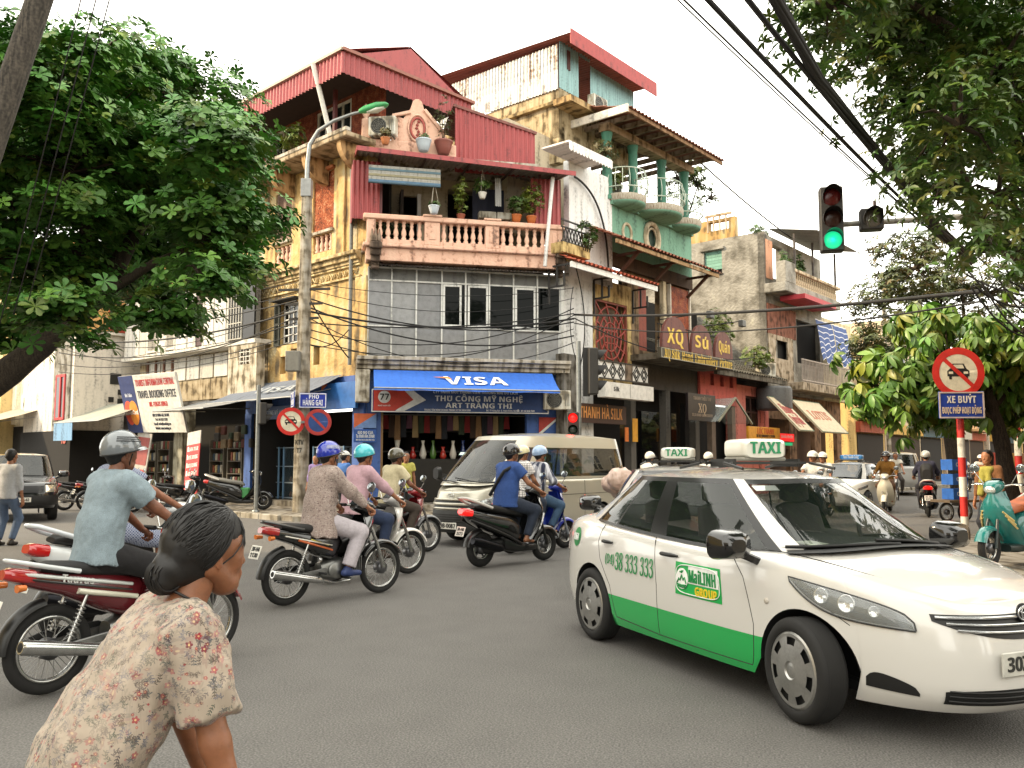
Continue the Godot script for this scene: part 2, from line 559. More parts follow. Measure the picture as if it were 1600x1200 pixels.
func leaf(L: float, W: float, droop := 0.25, fold := 0.12, ob := false) -> MB:
	var m := MB.new()
	var P := []
	for q in ([[0.0, 0.07], [0.35, 0.38], [0.65, 0.86], [0.86, 1.0], [1.0, 0.4]] if ob else [[0.0, 0.08], [0.3, 0.75], [0.62, 1.0], [0.86, 0.6], [1.0, 0.04]]):
		var y: float = -droop * L * q[0] * q[0]
		P.append(PackedVector3Array([V(q[0] * L, y + fold * W * q[1], -W * 0.5 * q[1]), V(q[0] * L, y, 0), V(q[0] * L, y + fold * W * q[1], W * 0.5 * q[1])]))
	m.grid(P)
	return m
func rosette(n: int, L: float, W: float, tilt: float, droop: float, seed_: int, ob := false) -> ArrayMesh:
	var m := MB.new()
	var r := RandomNumberGenerator.new()
	r.seed = seed_
	for k in n:
		var lf := leaf(L * r.randf_range(0.75, 1.1), W * r.randf_range(0.8, 1.1), droop, 0.15, ob)
		m.add(lf, Transform3D(Basis(Vector3.UP, TAU * k / n + r.randf_range(-0.3, 0.3)) * Basis(V(0, 0, 1), tilt + r.randf_range(-0.3, 0.3)) * Basis(Vector3.RIGHT, r.randf_range(-0.4, 0.4)), Vector3.ZERO))
	return m.mesh()
func leaf_mat(back := Color(0.25, 0.4, 0.08), rough := 0.45) -> StandardMaterial3D:
	var k := "leaf%s%s" % [back, rough]
	if not MC.has(k):
		var m := mat(Color.WHITE, rough, T.soft, 4.0, {"back": back})
		m.vertex_color_use_as_albedo = true
		MC[k] = m
	return MC[k]
func multi(called: String, parent: Node, mesh: Mesh, m, xfs: Array, cols: Array) -> MultiMeshInstance3D:
	var mm := MultiMesh.new()
	mm.transform_format = MultiMesh.TRANSFORM_3D
	mm.use_colors = true
	mm.mesh = mesh
	mm.instance_count = xfs.size()
	for k in xfs.size():
		mm.set_instance_transform(k, xfs[k]); mm.set_instance_color(k, cols[k])
	var o := MultiMeshInstance3D.new()
	o.name = numbered(called, parent)
	o.multimesh = mm
	o.material_override = m
	parent.add_child(o)
	tag(o, "", "", "", "stuff")
	return o
func foliage(parent: Node, n: int, c: Vector3, r: Vector3, mesh: Mesh, base: Color, sc := 1.0, m = null, up := 0.6):
	var X := []
	var C := []
	for k in n:
		var d := V(rng.randfn(), rng.randfn(), rng.randfn()).normalized() * pow(rng.randf(), 0.45)
		X.append(Transform3D(Basis(Quaternion(Vector3.UP, (V(d.x, abs(d.y) * 0.5 + up, d.z) + V(rng.randfn(), rng.randfn(), rng.randfn()) * 0.25).normalized())) * Basis(Vector3.UP, rng.randf() * TAU) * Basis.from_scale(Vector3.ONE * sc * rng.randf_range(0.7, 1.2)), c + d * r))
		var v := rng.randf_range(0.6, 1.25)
		C.append(Color(base.r * v * rng.randf_range(0.85, 1.3), base.g * v, base.b * v * rng.randf_range(0.8, 1.1)))
	return multi("foliage", parent, mesh, leaf_mat() if m == null else m, X, C)
const ORD := ["first", "second", "third", "fourth", "fifth", "sixth", "seventh", "eighth", "ninth", "tenth", "eleventh", "twelfth", "thirteenth", "fourteenth", "fifteenth", "sixteenth", "seventeenth", "eighteenth", "nineteenth", "twentieth", "twenty-first", "last"]
const GREEN := Color(0.06, 0.12, 0.025)
const LIME := Color(0.14, 0.19, 0.03)
func small_leaf() -> Mesh:
	if not cache.has("sl"): cache.sl = rosette(6, 0.11, 0.045, 0.35, 0.3, 5)
	return cache.sl
func potted(label: String, xf: Transform3D, pr: float, hex: String, n: int, r: Vector3, base: Color, up := 0.6, called := "potted_plant", hang := 0.0):
	var o := thing(called, label, "plant", xf, "potted plants on the balconies")
	var m := MB.new()
	m.lathe([Vector2(0, 0), Vector2(pr * 0.62, 0), Vector2(pr * 0.85, pr * 0.7), Vector2(pr, pr * 1.3), Vector2(pr * 1.06, pr * 1.32), Vector2(pr * 1.06, pr * 1.5), Vector2(pr * 0.9, pr * 1.5), Vector2(pr * 0.88, pr * 1.3), Vector2(0, pr * 1.28)], 18)
	put("pot", m, cm(hex, 0.5, "stain"), o)
	if n: 
		var st := MB.new()
		for k in 4:
			var a := TAU * k / 4.0 + rng.randf()
			st.tube([V(0, pr * 1.2, 0), V(cos(a) * r.x * 0.3, pr * 1.4 + r.y * 0.6, sin(a) * r.z * 0.3), V(cos(a) * r.x * 0.6, pr * 1.4 + r.y * 1.3, sin(a) * r.z * 0.6)], [0.012, 0.009, 0.004], 5)
		put("stem", st, cm("4c3d28", 0.9), o)
		foliage(o, n, V(0, pr * 1.4 + r.y, 0), r, small_leaf(), base, 1.0, null, up)
	if hang > 0:
		var h := MB.new()
		for k in 3:
			var a := TAU * k / 3.0
			h.tube([V(pr * cos(a), pr * 1.4, pr * sin(a)), V(0, hang, 0)], 0.006, 4)
		put("cord", h, cm("b7b0a0", 0.9), o)
	return o
func awning(called, label, xf: Transform3D, m, x0, x1, z0, y0, z1, y1, valance := 0.0, skew := 0.0):
	var o := thing(called, label, "awning", xf)
	var mb := MB.new()
	var P := []
	for r in 7:
		var row := PackedVector3Array()
		for k in 25:
			var f := r / 6.0
			row.append(V(lerp(x0 + skew * f, x1 + skew * f, k / 24.0), lerp(y0, y1, f) - 0.04 * sin(PI * f) + 0.012 * sin(k * 1.3) * f, lerp(z0, z1, f)))
		P.append(row)
	mb.grid(P)
	if valance > 0:
		var Q := [P[6], PackedVector3Array()]
		for k in 25: Q[1].append(P[6][k] + V(0, -valance, 0.02 + 0.01 * sin(k * 2.0)))
		mb.grid(Q)
	put("canvas", mb, m, o)
	var b := MB.new()
	b.tube([V(x0 + skew, y1 - 0.012, z1), V(x1 + skew, y1 - 0.012, z1)], 0.022, 8)
	put("front_bar", b, cm("a9a9a5", 0.4, "metal"), o)
	for x in [x0 + 0.2, x1 - 0.2]:
		var a := MB.new()
		a.tube([V(x, y0 - 0.35, z0), V(x + skew, y1 - 0.02, z1)], 0.016, 6)
		put("arm", a, cm("8a8a86", 0.5, "metal"), o)
	return o
func board(called, label, xf: Transform3D, m, x0, x1, y0, y1, z, th := 0.08, border = null):
	var o := thing(called, label, "sign", xf)
	bx("panel", o, m, x0, x1, y0, y1, z - th, z, 0.008)
	if border:
		var f := MB.new()
		for y in [y0 + 0.02, y1 - 0.02]: f.box(V((x0 + x1) * 0.5, y, z + 0.006), V(x1 - x0 - 0.02, 0.025, 0.014))
		for x in [x0 + 0.02, x1 - 0.02]: f.box(V(x, (y0 + y1) * 0.5, z + 0.005), V(0.025, y1 - y0 - 0.03, 0.012))
		put("frame", f, border, o)
	return o
func poly(called, parent, m, pts: Array, z0: float, z1: float):
	var mb := MB.new()
	var p := PackedVector2Array()
	for q in pts: p.append(Vector2(q[0], q[1]))
	mb.prism(p, z0, z1)
	return put(called, mb, m, parent)
func shop_room(parent: Node, x0, x1, y0, y1, depth, m, back):
	bx("shop_back_wall", parent, back, x0, x1, y0, y1, -depth - 0.1, -depth)
	bx("shop_side_wall", parent, m, x0 - 0.1, x0, y0, y1, -depth, -0.25)
	bx("shop_side_wall", parent, m, x1, x1 + 0.1, y0, y1, -depth, -0.25)
	bx("shop_ceiling", parent, m, x0, x1, y1, y1 + 0.1, -depth, -0.25)

# ---------------------------------------------------------------- ground
func build_ground():
	var road := MB.new()
	var P := []
	for r in 41:
		var row := PackedVector3Array()
		for k in 41: row.append(V(lerp(-160.0, 160.0, k / 40.0), 0.0, lerp(25.0, -260.0, r / 40.0)))
		P.append(row)
	road.grid(P)
	var am := mat("716e6a", 0.88, T.asphalt, 0.36, {"bump": 1.0, "nt": T.grain, "world": true})
	tag(put("road", road, am), "grey asphalt of the junction and both streets", "", "", "structure")
	var pm := cm("8d8880", 0.85, "grime")
	var slab := func(called, pts, label):
		var poly2 := PackedVector2Array()
		for q in pts: poly2.append(Vector2(q.x, -q.z))
		var m := MB.new()
		m.prism(poly2, -0.05, 0.13, Transform3D(Basis(Vector3.RIGHT, -PI / 2), Vector3.ZERO))
		var o := put(called, m, pm)
		tag(o, label, "", "", "structure")
		# kerb stones along the edge
		var km := cm("a7a39a", 0.8, "grime")
		for k in range(pts.size() - 1):
			var a: Vector3 = pts[k]
			var b: Vector3 = pts[k + 1]
			var n := int((b - a).length() / 0.9)
			if (b - a).length() > 40 or n > 45: n = 45
			for j in n:
				var s := MB.new()
				s.bar(a + (b - a).normalized() * (0.9 * j + 0.01) + V(0, 0.06, 0), a + (b - a).normalized() * (0.9 * j + 0.89) + V(0, 0.06, 0), 0.17, 0.16, 0.015)
				put("kerb_stone", s, km, o)
		return o
	slab.call("pavement", [FW * V(-26, 0, 2.9), FW * V(0.6, 0, 2.7), FF * V(0.6, 0, 2.5), FF * V(5.3, 0, 2.4), FR * V(1.2, 0, 2.4), FR * V(40, 0, 2.4), FR * V(40, 0, -3), FF * V(3, 0, -9), FW * V(-26, 0, -3)], "paved footway round the corner house")
	slab.call("pavement", [FR * V(60, 0, 11.0), FR * V(-10.5, 0, 11.2), FR * V(-13.5, 0, 13.2), FR * V(-13.5, 0, 30), FR * V(60, 0, 30)], "paved footway on the far right of the street")
	slab.call("pavement", [V(-22, 0, 10), V(-10.2, 0, 6), V(-9.6, 0, -9), V(-11.2, 0, -12.5), V(-40, 0, -34), V(-48, 0, -24)], "paved footway under the big tree on the left")

# ---------------------------------------------------------------- corner house
func build_corner_house():
	var o := thing("corner_house", "old ochre and pink corner house with red metal roof above the crafts shop", "house", FF)
	var ochre := mat("efe9dd", 0.9, T.ochre, 0.2, {"bump": 0.6})
	var pink := mat("e2dcd6", 0.85, T.pink, 0.3, {"bump": 0.4})
	var red := mat("9a4040", 0.5, T.stain, 0.5)
	var blue := cm("3d5fa3", 0.6, "stain")
	var conc := cm("b5afa5", 0.9, "grime")
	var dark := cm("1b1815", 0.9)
	var cream := cm("b5a88e", 0.9, "stain")
	var white := cm("d8d6d0", 0.5, "stain")
	# ---- front, ground floor
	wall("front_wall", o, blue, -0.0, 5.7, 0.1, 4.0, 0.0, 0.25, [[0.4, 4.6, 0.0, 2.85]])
	bx("side_pillar", o, cm("c9c5bc", 0.8, "grime"), -0.32, 0.06, 3.1, 4.0, 0.02, 0.42, 0.02)
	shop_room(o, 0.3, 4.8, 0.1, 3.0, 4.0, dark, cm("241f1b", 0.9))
	bx("doorstep", o, conc, 0.3, 4.7, 0.1, 0.28, -4.0, 0.1)
	bx("shopfront_frame", o, cm("8b6a42", 0.6, "stain"), 0.4, 0.47, 0.28, 2.85, -0.2, -0.05)
	for s in [[0.45, 3.9, 0.9, 0.36], [0.5, 4.4, 1.75, 0.3], [0.5, 4.4, 2.35, 0.3]]:
		bx("shelf", o, cm("15120f", 0.5), s[0] + 0.1, s[1], s[2], s[2] + 0.04, -1.9 - s[3], -1.5)
	bx("counter", o, cm("16130f", 0.4), 1.2, 4.3, 0.3, 1.55, -1.55, -1.1)
	# ledge above the shop
	for q in [[4.02, 4.14, 0.42], [4.14, 4.26, 0.5], [4.26, 4.36, 0.58]]: bx("ledge", o, conc, -0.3, 5.78, q[0], q[1], 0.0, q[2], 0.01)
	# ---- front, first floor: grid of panels
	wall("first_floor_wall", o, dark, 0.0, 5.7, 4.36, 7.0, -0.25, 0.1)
	var X := [0.0, 0.66, 1.36, 2.09, 2.78, 3.48, 4.2, 4.92, 5.68]
	var Y := [4.4, 5.28, 6.58, 6.95]
	var alu := cm("d9d9d4", 0.35, "stain")
	for x in X: bx("mullion", o, alu, x - 0.022, x + 0.022, 4.38, 6.95, -0.04, 0.03)
	for y in Y: bx("transom", o, alu, 0.0, 5.68, y - 0.022, y + 0.022, -0.038, 0.022)
	var grey := [cm("8d8e90", 0.45), cm("848587", 0.45), cm("969798", 0.45)]
	var glass := mat("0a0d0c", 0.03, null, 1.0, {"spec": 0.22})
	for r in 3:
		for c in 8:
			var win: bool = r == 1 and c >= 3
			var p := bx("window_pane" if win else "panel", o, glass if win else (cm("6d6d6a", 0.5, "stain") if r == 2 else grey[(c * 5 + r * 3) % 3]), X[c] + 0.022, X[c + 1] - 0.022, Y[r] + 0.022, Y[r + 1] - 0.022, -0.05, -0.02)
			p.rotation.x = rng.randf_range(-0.004, 0.004)
	for q in [[2.12, 2.66], [2.84, 3.44], [4.24, 4.86]]: window(o, alu, glass, q[0], q[1], 5.32, 6.54, 0.02, 1, 1, 0.06, 0.05, "casement")
	bx("window_frame", o, alu, 5.64, 5.72, 5.28, 6.6, -0.03, 0.05)
	var ce := MB.new()
	ce.corr(V(-0.05, 7.02, 0.0), V(5.8, 0, 0), V(0, -0.1, 0.55), V(0, 1, 0.2), 0.11, 0.018)
	put("corrugated_eave", ce, cm("8a8078", 0.8, "grime"), o)
	# ---- balcony
	bx("balcony_slab", o, pink, -0.1, 5.55, 7.03, 7.4, 0.0, 0.56, 0.01)
	bx("balcony_cornice", o, pink, -0.2, 5.62, 7.4, 7.5, -0.05, 0.68, 0.02)
	bx("balcony_plinth", o, pink, -0.12, 5.55, 7.5, 7.62, 0.42, 0.64, 0.01)
	for q in [[-0.1, 0.14], [1.5, 1.93], [3.23, 3.63], [5.08, 5.5]]:
		var pr := bx("balcony_pier", o, pink, q[0], q[1], 7.5, 8.16, 0.4, 0.67, 0.012)
		if q[1] - q[0] > 0.3: bx("pier_panel", pr, pink, q[0] + 0.12, q[1] - 0.12, 7.66, 8.04, 0.67, 0.69, 0.008)
	bx("handrail", o, pink, -0.2, 5.58, 8.16, 8.3, 0.36, 0.72, 0.02)
	for q in [[1.45, 1.98], [3.18, 3.68]]: bx("rail_cap", o, pink, q[0], q[1], 8.3, 8.36, 0.34, 0.74, 0.012)
	for bay in [[0.14, 1.5], [1.93, 3.23], [3.63, 5.08]]:
		for k in 6:
			put("baluster", baluster(0.54), pink, o, at(lerp(bay[0], bay[1], (k + 0.6) / 6.2), 7.62, 0.53))
	for x in [-0.02, 5.3]:
		for k in 4: bx("bracket", o, cm("6f5f55", 0.9, "grime"), x + 0.02 * k, x + 0.34 - 0.02 * k, 7.5 - 0.17 * (k + 1), 7.5 - 0.17 * k, 0.3, 0.78 - 0.09 * k, 0.02)
		for k in 3:
			var sp := MB.new()
			sp.lathe([Vector2(0.05, 0), Vector2(0.06, 0.12), Vector2(0.03, 0.22), Vector2(0.02, 0.34)], 8, at(x + 0.06 + 0.1 * k, 7.52, 0.72))
			put("spike", sp, cm("8b7a6e", 0.9, "grime"), o)
	# loggia behind the balcony
	wall("loggia_wall", o, cream, -0.2, 5.6, 7.4, 10.2, -1.7, 0.15, [[1.0, 1.55, 7.4, 9.6], [2.5, 4.6, 7.4, 9.9], [0.3, 0.65, 8.0, 9.6]])
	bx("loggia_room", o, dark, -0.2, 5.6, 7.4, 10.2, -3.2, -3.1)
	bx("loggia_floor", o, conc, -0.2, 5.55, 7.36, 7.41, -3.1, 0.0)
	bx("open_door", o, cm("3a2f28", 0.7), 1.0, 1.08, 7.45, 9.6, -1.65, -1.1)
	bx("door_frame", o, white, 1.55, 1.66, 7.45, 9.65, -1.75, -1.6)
	for q in [[-0.5, 0.26, 8.2, 9.86], [4.62, 5.52, 8.3, 9.72]]:
		var cs := MB.new()
		cs.corr(V(q[0], q[2], 0.42), V(q[1] - q[0], 0, 0), V(0, q[3] - q[2], 0), V(0, 0, 1), 0.13, 0.018)
		put("red_sheeting", cs, red, o)
	for x in [-0.5, 5.52]:
		var cs := MB.new()
		cs.corr(V(x, 8.25, -1.7), V(0, 0, 2.1), V(0, 1.5, 0), V(1, 0, 0), 0.13, 0.018)
		put("red_sheeting", cs, red, o)
	# canopy over the balcony
	var cp := MB.new()
	cp.corr(V(-0.4, 9.95, 1.2), V(6.1, -0.25, 0), V(0, 0.55, -3.0), V(0, 1, 0.2), 0.16, 0.02)
	put("canopy", cp, mat("9b8f8a", 0.6, T.stain, 0.4), o)
	var ed := MB.new()
	ed.bar(V(-0.42, 9.93, 1.22), V(5.75, 9.68, 1.22), 0.03, 0.13)
	ed.bar(V(-0.42, 9.93, 1.22), V(-0.42, 10.48, -1.8), 0.03, 0.13)
	put("canopy_fascia", ed, red, o)
	for k in 5:
		var st := MB.new()
		var x := 0.2 + 1.25 * k
		st.bar(V(x, 9.86 - 0.05 * k, 1.15), V(x + 0.1, 10.3 - 0.05 * k, -1.7), 0.05)
		put("canopy_rafter", st, cm("4c3733", 0.7), o)
	for q in [[0.3, 9.72], [4.9, 9.6]]: bx("canopy_post", o, cm("5a2a2a", 0.6), q[0] - 0.03, q[0] + 0.03, 8.2, 9.85, 0.36, 0.42)
	var pp := MB.new()
	pp.tube([V(5.18, 9.66, 0.8), V(5.05, 8.3, 0.82), V(4.95, 7.05, 0.75)], 0.055, 10)
	put("drainpipe", pp, cm("e0dedb", 0.4, "stain"), o)
	# ---- terrace above and pediment
	bx("terrace_parapet", o, pink, -0.15, 2.5, 10.35, 10.72, -0.3, -0.1, 0.02)
	var ped := [[0.62, 10.72], [0.62, 11.15], [0.72, 11.45], [0.95, 11.4], [1.15, 11.72], [1.22, 11.95], [1.3, 12.02], [1.4, 12.02], [1.48, 11.95], [1.55, 11.72], [1.75, 11.4], [1.98, 11.3], [2.2, 10.95], [2.25, 10.72]]
	poly("pediment", o, pink, ped, -0.4, -0.12)
	for s in [[0.62, 11.47, 1.15, 11.72], [1.55, 11.74, 2.1, 11.2]]:
		var pm := MB.new()
		pm.bar(V(s[0], s[1] - 0.03, -0.1), V(s[2], s[3] - 0.12, -0.1), 0.1, 0.1, 0.02)
		put("pediment_moulding", pm, pink, o)
	for r in [[0.27, 0.40, 0.03, "moulding"], [0.2, 0.31, 0.035, "medallion"]]:
		var md := MB.new()
		var pts := []
		for k in 33: pts.append(V(1.36 + r[0] * cos(TAU * k / 32), 11.13 + r[1] * sin(TAU * k / 32), -0.1))
		md.tube(pts, r[2], 6, false)
		put(r[3], md, pink if r[3] == "moulding" else cm("a8554d", 0.8), o)
	var orn := MB.new()
	for k in 5: orn.lathe([Vector2(0, 0), Vector2(0.05, 0.05), Vector2(0, 0.12)], 8, at(1.36 + 0.03 * sin(k * 2.0), 10.88 + 0.1 * k, -0.1))
	put("medallion_ornament", orn, cm("9c4a44", 0.8), o)
	for x in [-0.12]:
		bx("terrace_post", o, pink, x - 0.12, x + 0.14, 10.72, 11.3, -0.38, -0.1, 0.02)
		var fn := MB.new()
		fn.lathe([Vector2(0.1, 0), Vector2(0.06, 0.08), Vector2(0.13, 0.22), Vector2(0.1, 0.36), Vector2(0.02, 0.48)], 12, at(x, 11.3, -0.24))
		put("finial", fn, pink, o)
	var rw := MB.new()
	var P := [PackedVector3Array(), PackedVector3Array()]
	for k in 109:
		var f := k / 108.0
		var w: float = clamp(sin(TAU * f * 18.0) * 1.6, -1, 1) * 0.018
		P[0].append(V(lerp(2.5, 4.95, f), 10.0, -0.35 + w)); P[1].append(V(lerp(2.5, 4.95, f), lerp(12.0, 11.35, f), -0.35 + w))
	rw.grid(P)
	put("red_sheeting", rw, red, o)
	var rr := MB.new()
	rr.bar(V(2.45, 12.03, -0.33), V(5.0, 11.38, -0.33), 0.06, 0.08)
	rr.corr(V(2.45, 12.06, -0.3), V(0, 0, -2.4), V(2.55, -0.66, 0), V(0, 1, 0), 0.16, 0.02)
	put("lean_to_roof", rr, cm("7b4a42", 0.7, "stain"), o)
	bx("terrace_floor", o, conc, -0.3, 5.0, 10.18, 10.34, -5.0, -0.08)
	# ---- left side wall
	LX = Transform3D(Basis(Vector3.UP, deg_to_rad(-56)), Vector3.ZERO)
	var holes := [[-4.9, -3.95, 8.5, 10.05], [-4.9, -3.95, 7.75, 8.3], [-2.75, -1.8, 7.75, 8.3], [-4.5, -3.3, 5.1, 6.45], [-4.45, -4.1, 4.2, 4.75], [-3.85, -3.45, 4.3, 4.95], [-2.62, -2.3, 4.35, 4.9], [-6.0, -0.3, 0.0, 3.0], [-2.8, -1.72, 8.4, 10.2]]
	wall("side_wall", o, ochre, -6.3, 0.0, 0.1, 10.5, 0.0, 0.3, holes)
	wall("side_wall", o, ochre, -8.3, -6.3, 7.2, 10.5, 0.0, 0.3)
	for q in [[-0.42, 0.0], [-1.5, -1.1], [-3.5, -3.1], [-6.3, -5.9]]: bx("pilaster", o, ochre, q[0], q[1], 7.5, 10.4, 0.0, 0.07, 0.01)
	for q in [[-0.5, 0.02], [-6.3, -5.9]]: bx("pilaster", o, ochre, q[0], q[1], 3.9, 6.7, 0.0, 0.09, 0.01)
	bx("brick_infill", o, mat("d8ccc4", 0.95, T.rawbrick, 0.5, {"bump": 1.5}), -2.8, -1.72, 8.4, 10.2, -0.12, -0.06)
	for q in [[-4.95, -3.9, 8.36], [-2.85, -1.67, 8.3]]:
		bx("window_sill", o, conc, q[0], q[1], q[2], q[2] + 0.09, 0.0, 0.1, 0.01)
		bx("window_hood", o, cm("c07a55", 0.9, "grime"), q[0], q[1], 10.2, 10.3, 0.0, 0.12, 0.01)
	var brown := cm("7c6458", 0.7, "stain")
	shutter(o, brown, -4.88, -3.97, 8.52, 10.03, -0.06)
	for b in [[-4.9, -3.95], [-2.75, -1.8]]:
		bx("panel_back", o, cm("7a4434", 0.9, "grime"), b[0], b[1], 7.75, 8.3, -0.25, -0.2)
		for k in 4: put("baluster", baluster(0.5), pink, o, at(lerp(b[0], b[1], (k + 0.5) / 4.0), 7.77, -0.08))
	for q in [[7.12, 7.22, 0.12], [7.22, 7.36, 0.2], [7.36, 7.46, 0.3]]: bx("cornice", o, cm("c8b48c", 0.9, "grime"), -6.35, -0.3, q[0], q[1], 0.0, q[2], 0.01)
	for q in [6.72, 7.06]: bx("frieze_moulding", o, cm("d4c298", 0.9, "grime"), -6.3, -0.3, q, q + 0.05, 0.0, 0.08)
	for k in 20:
		var fz := MB.new()
		var x := -6.15 + 0.29 * k
		fz.tube([V(x - 0.1, 6.82, 0.02), V(x, 6.98, 0.04), V(x + 0.1, 6.82, 0.02), V(x + 0.19, 6.98, 0.03)], 0.022, 5)
		put("frieze_scroll", fz, cm("d8c8a0", 0.9, "grime"), o)
	# first-floor window: open shutter, white grille
	window(o, white, mat("10110f", 0.05), -4.4, -3.35, 5.15, 6.42, -0.1, 4, 5, 0.035, 0.04)
	shutter(o, cm("232a26", 0.7), -4.75, -4.42, 5.1, 6.45, 0.05, 1)
	bx("window_canopy", o, cm("2b2a28", 0.8), -4.6, -3.2, 6.46, 6.5, 0.0, 0.35)
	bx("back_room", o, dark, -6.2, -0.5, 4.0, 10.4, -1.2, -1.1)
	# terrace slab, brackets and top storey
	bx("terrace_slab", o, cm("a8977e", 0.9, "grime"), -8.4, 0.15, 10.48, 10.62, -0.1, 0.95, 0.02)
	bx("terrace_edge", o, conc, -8.4, 0.15, 10.62, 10.74, 0.8, 0.97, 0.02)
	for x in [-7.6, -5.7, -3.9, -2.1, -0.35]:
		var br := MB.new()
		var pl := PackedVector2Array()
		for k in 9: pl.append(Vector2(0.05 + 0.8 * sin(PI * 0.5 * k / 8.0), 9.75 + 0.72 * (1.0 - cos(PI * 0.5 * k / 8.0))))
		pl.append(Vector2(0.85, 10.48)); pl.append(Vector2(0.0, 10.48)); pl.append(Vector2(0.0, 9.75))
		br.prism(pl, x - 0.1, x + 0.1, Transform3D(Basis(V(0, 0, 1), V(0, 1, 0), V(1, 0, 0)), Vector3.ZERO))
		put("scroll_bracket", br, cm("b79468", 0.9, "grime"), o)
	var bw := mat("b0948a", 0.9, T.rawbrick, 0.9, {"bump": 1.2})
	wall("brick_storey", o, bw, -8.2, 0.0, 10.6, 12.6, -0.35, 0.2, [[-5.65, -4.2, 11.1, 12.4], [-3.2, -1.4, 11.0, 12.4]])
	for q in [[-5.65, -4.2, 11.1, 12.4, 3], [-3.2, -1.4, 11.0, 12.4, 4]]: window(o, white, mat("23282a", 0.05), q[0], q[1], q[2], q[3], -0.4, q[4], 1, 0.08, 0.08)
	bx("brick_storey_post", o, cm("5a2320", 0.6), -1.15, -1.05, 10.7, 12.3, 0.4, 0.5)
	bx("brick_storey_post", o, cm("5a2320", 0.6), -6.4, -6.3, 10.7, 12.3, -0.3, -0.2)
	# striped red fascia along the side, plain red along the front, hip roof
	var fs := MB.new()
	fs.corr(V(-8.6, 12.02, 1.35), V(9.1, 0, 0), V(0, 0.62, 0), V(0, 0, 1), 0.17, 0.03)
	put("roof_fascia", fs, mat("b05050", 0.4, T.stain, 0.5), o)
	bx("gutter", o, cm("b0a090", 0.6), -8.65, 0.55, 12.63, 12.72, 1.28, 1.45)
	bx("roof_soffit", o, cm("3a2a26", 0.9), -8.6, 0.45, 12.5, 12.54, -3.5, 1.3)
	var ff := MB.new()
	ff.corr(V(0.5, 12.02, 1.35), V(0, 0, -4.9), V(0, 0.62, 0), V(1, 0, 0), 0.17, 0.02)
	put("roof_fascia", ff, red, o)
	bx("gutter", o, cm("8e5a4c", 0.6), 0.44, 0.6, 12.63, 12.72, -3.6, 1.4)
	var hp := MB.new()
	hp.corr(V(0.5, 12.66, 1.4), V(-9.1, 0, 0), V(0, 0.95, -2.45), V(0, 1, 0.3), 0.2, 0.02)
	hp.corr(V(0.5, 12.66, -3.5), V(-9.1, 0, 0), V(0, 0.95, 2.45), V(0, 1, -0.3), 0.2, 0.02)
	hp.face([V(0.5, 12.7, 0.9), V(0.5, 12.7, -3.0), V(0.5, 13.55, -1.05)])
	put("hip_roof", hp, red, o)
	var gp := MB.new()
	gp.tube([V(-0.75, 10.75, 0.85), V(-0.7, 12.6, 1.5)], 0.07, 10)
	put("drainpipe", gp, cm("d8d4cc", 0.4, "stain"), o)
	var dp := MB.new()
	dp.tube([V(-0.55, 10.45, 0.5), V(-0.62, 9.9, 0.16), V(-0.62, 4.2, 0.14)], 0.055, 10)
	put("drainpipe", dp, cm("7d7f7d", 0.6, "stain"), o)
	# ground floor on the side: dark shops behind blue piers
	for q in [[-6.3, -5.9], [-3.3, -2.9], [-0.5, 0.0]]: bx("shop_pier", o, blue, q[0], q[1], 0.1, 3.0, 0.005, 0.1)
	bx("shop_lintel", o, blue, -6.3, -0.002, 3.0, 3.9, 0.003, 0.08)
	bx("shop_back_wall", o, cm("1e1a17", 0.9), -6.2, -0.4, 0.1, 3.1, -2.3, -2.2)
	bx("shop_step", o, cm("6e6a63", 0.9, "grime"), -6.2, -0.4, 0.1, 0.3, -2.2, 0.3)
	for q in [-5.6, -4.9, -4.0, -2.4, -1.5]:
		var f := bx("display_case", o, mat("39444a", 0.1, null, 1.0, {"alpha": 0.4}), q - 0.3, q + 0.3, 0.32, 1.9, -0.55, -0.15)
		for y in [0.34, 0.8, 1.3, 1.88]: bx("case_shelf", f, cm("7b8790", 0.4), q - 0.32, q + 0.32, y, y + 0.03, -0.57, -0.13)
		for x in [-0.31, 0.31]: bx("case_post", f, cm("6d8fb0", 0.4), q + x - 0.02, q + x + 0.02, 0.32, 1.92, -0.15, -0.11)
		for k in 8:
			var it := MB.new()
			it.lathe([Vector2(0.03, 0), Vector2(0.06, 0.06), Vector2(0.03, 0.14), Vector2(0.02, 0.17)], 8, at(q - 0.22 + 0.14 * (k % 4), 0.37 if k < 4 else 0.83, -0.35))
			put("case_ware", it, cm(["8a5a3c", "b0a288", "5a3030", "47603c"][k % 4], 0.5), f)
	LX = Transform3D.IDENTITY
	# ---- signs, awnings and loose things on the front
	var s: Node3D = board("shop_sign", "dark blue shop sign with red arrow and white lettering under the blue awning", FF, cm("1d3f78", 0.4), 0.1, 5.12, 2.82, 3.46, 0.5, 0.12, cm("e8e8e4", 0.4))
	var wl := cm("dfe2e2", 0.5)
	poly("chevron", s, wl, [[0.75, 2.86], [1.15, 3.2], [0.75, 3.42], [1.25, 3.42], [1.6, 3.17], [1.0, 2.86]], 0.5, 0.507)
	poly("red_arrow", s, cm("c03a2a", 0.5), [[0.16, 2.86], [0.16, 3.42], [1.0, 3.42], [1.25, 3.17], [0.72, 2.86]], 0.5, 0.512)
	var dk := MB.new()
	dk.lathe([Vector2(0.17, 0), Vector2(0.17, 0.004), Vector2(0, 0.004)], 28, Transform3D(Basis(Vector3.RIGHT, PI / 2), V(0.45, 3.24, 0.512)))
	put("logo_disc", dk, wl, s)
	text("77", 0.17, s, cm("1a1a1a", 0.5), at(0.45, 3.24, 0.52), {"italic": true})
	text("NGHỆ THUẬT VIỆT", 0.035, s, wl, at(0.45, 3.0, 0.516), {"fit": 0.34})
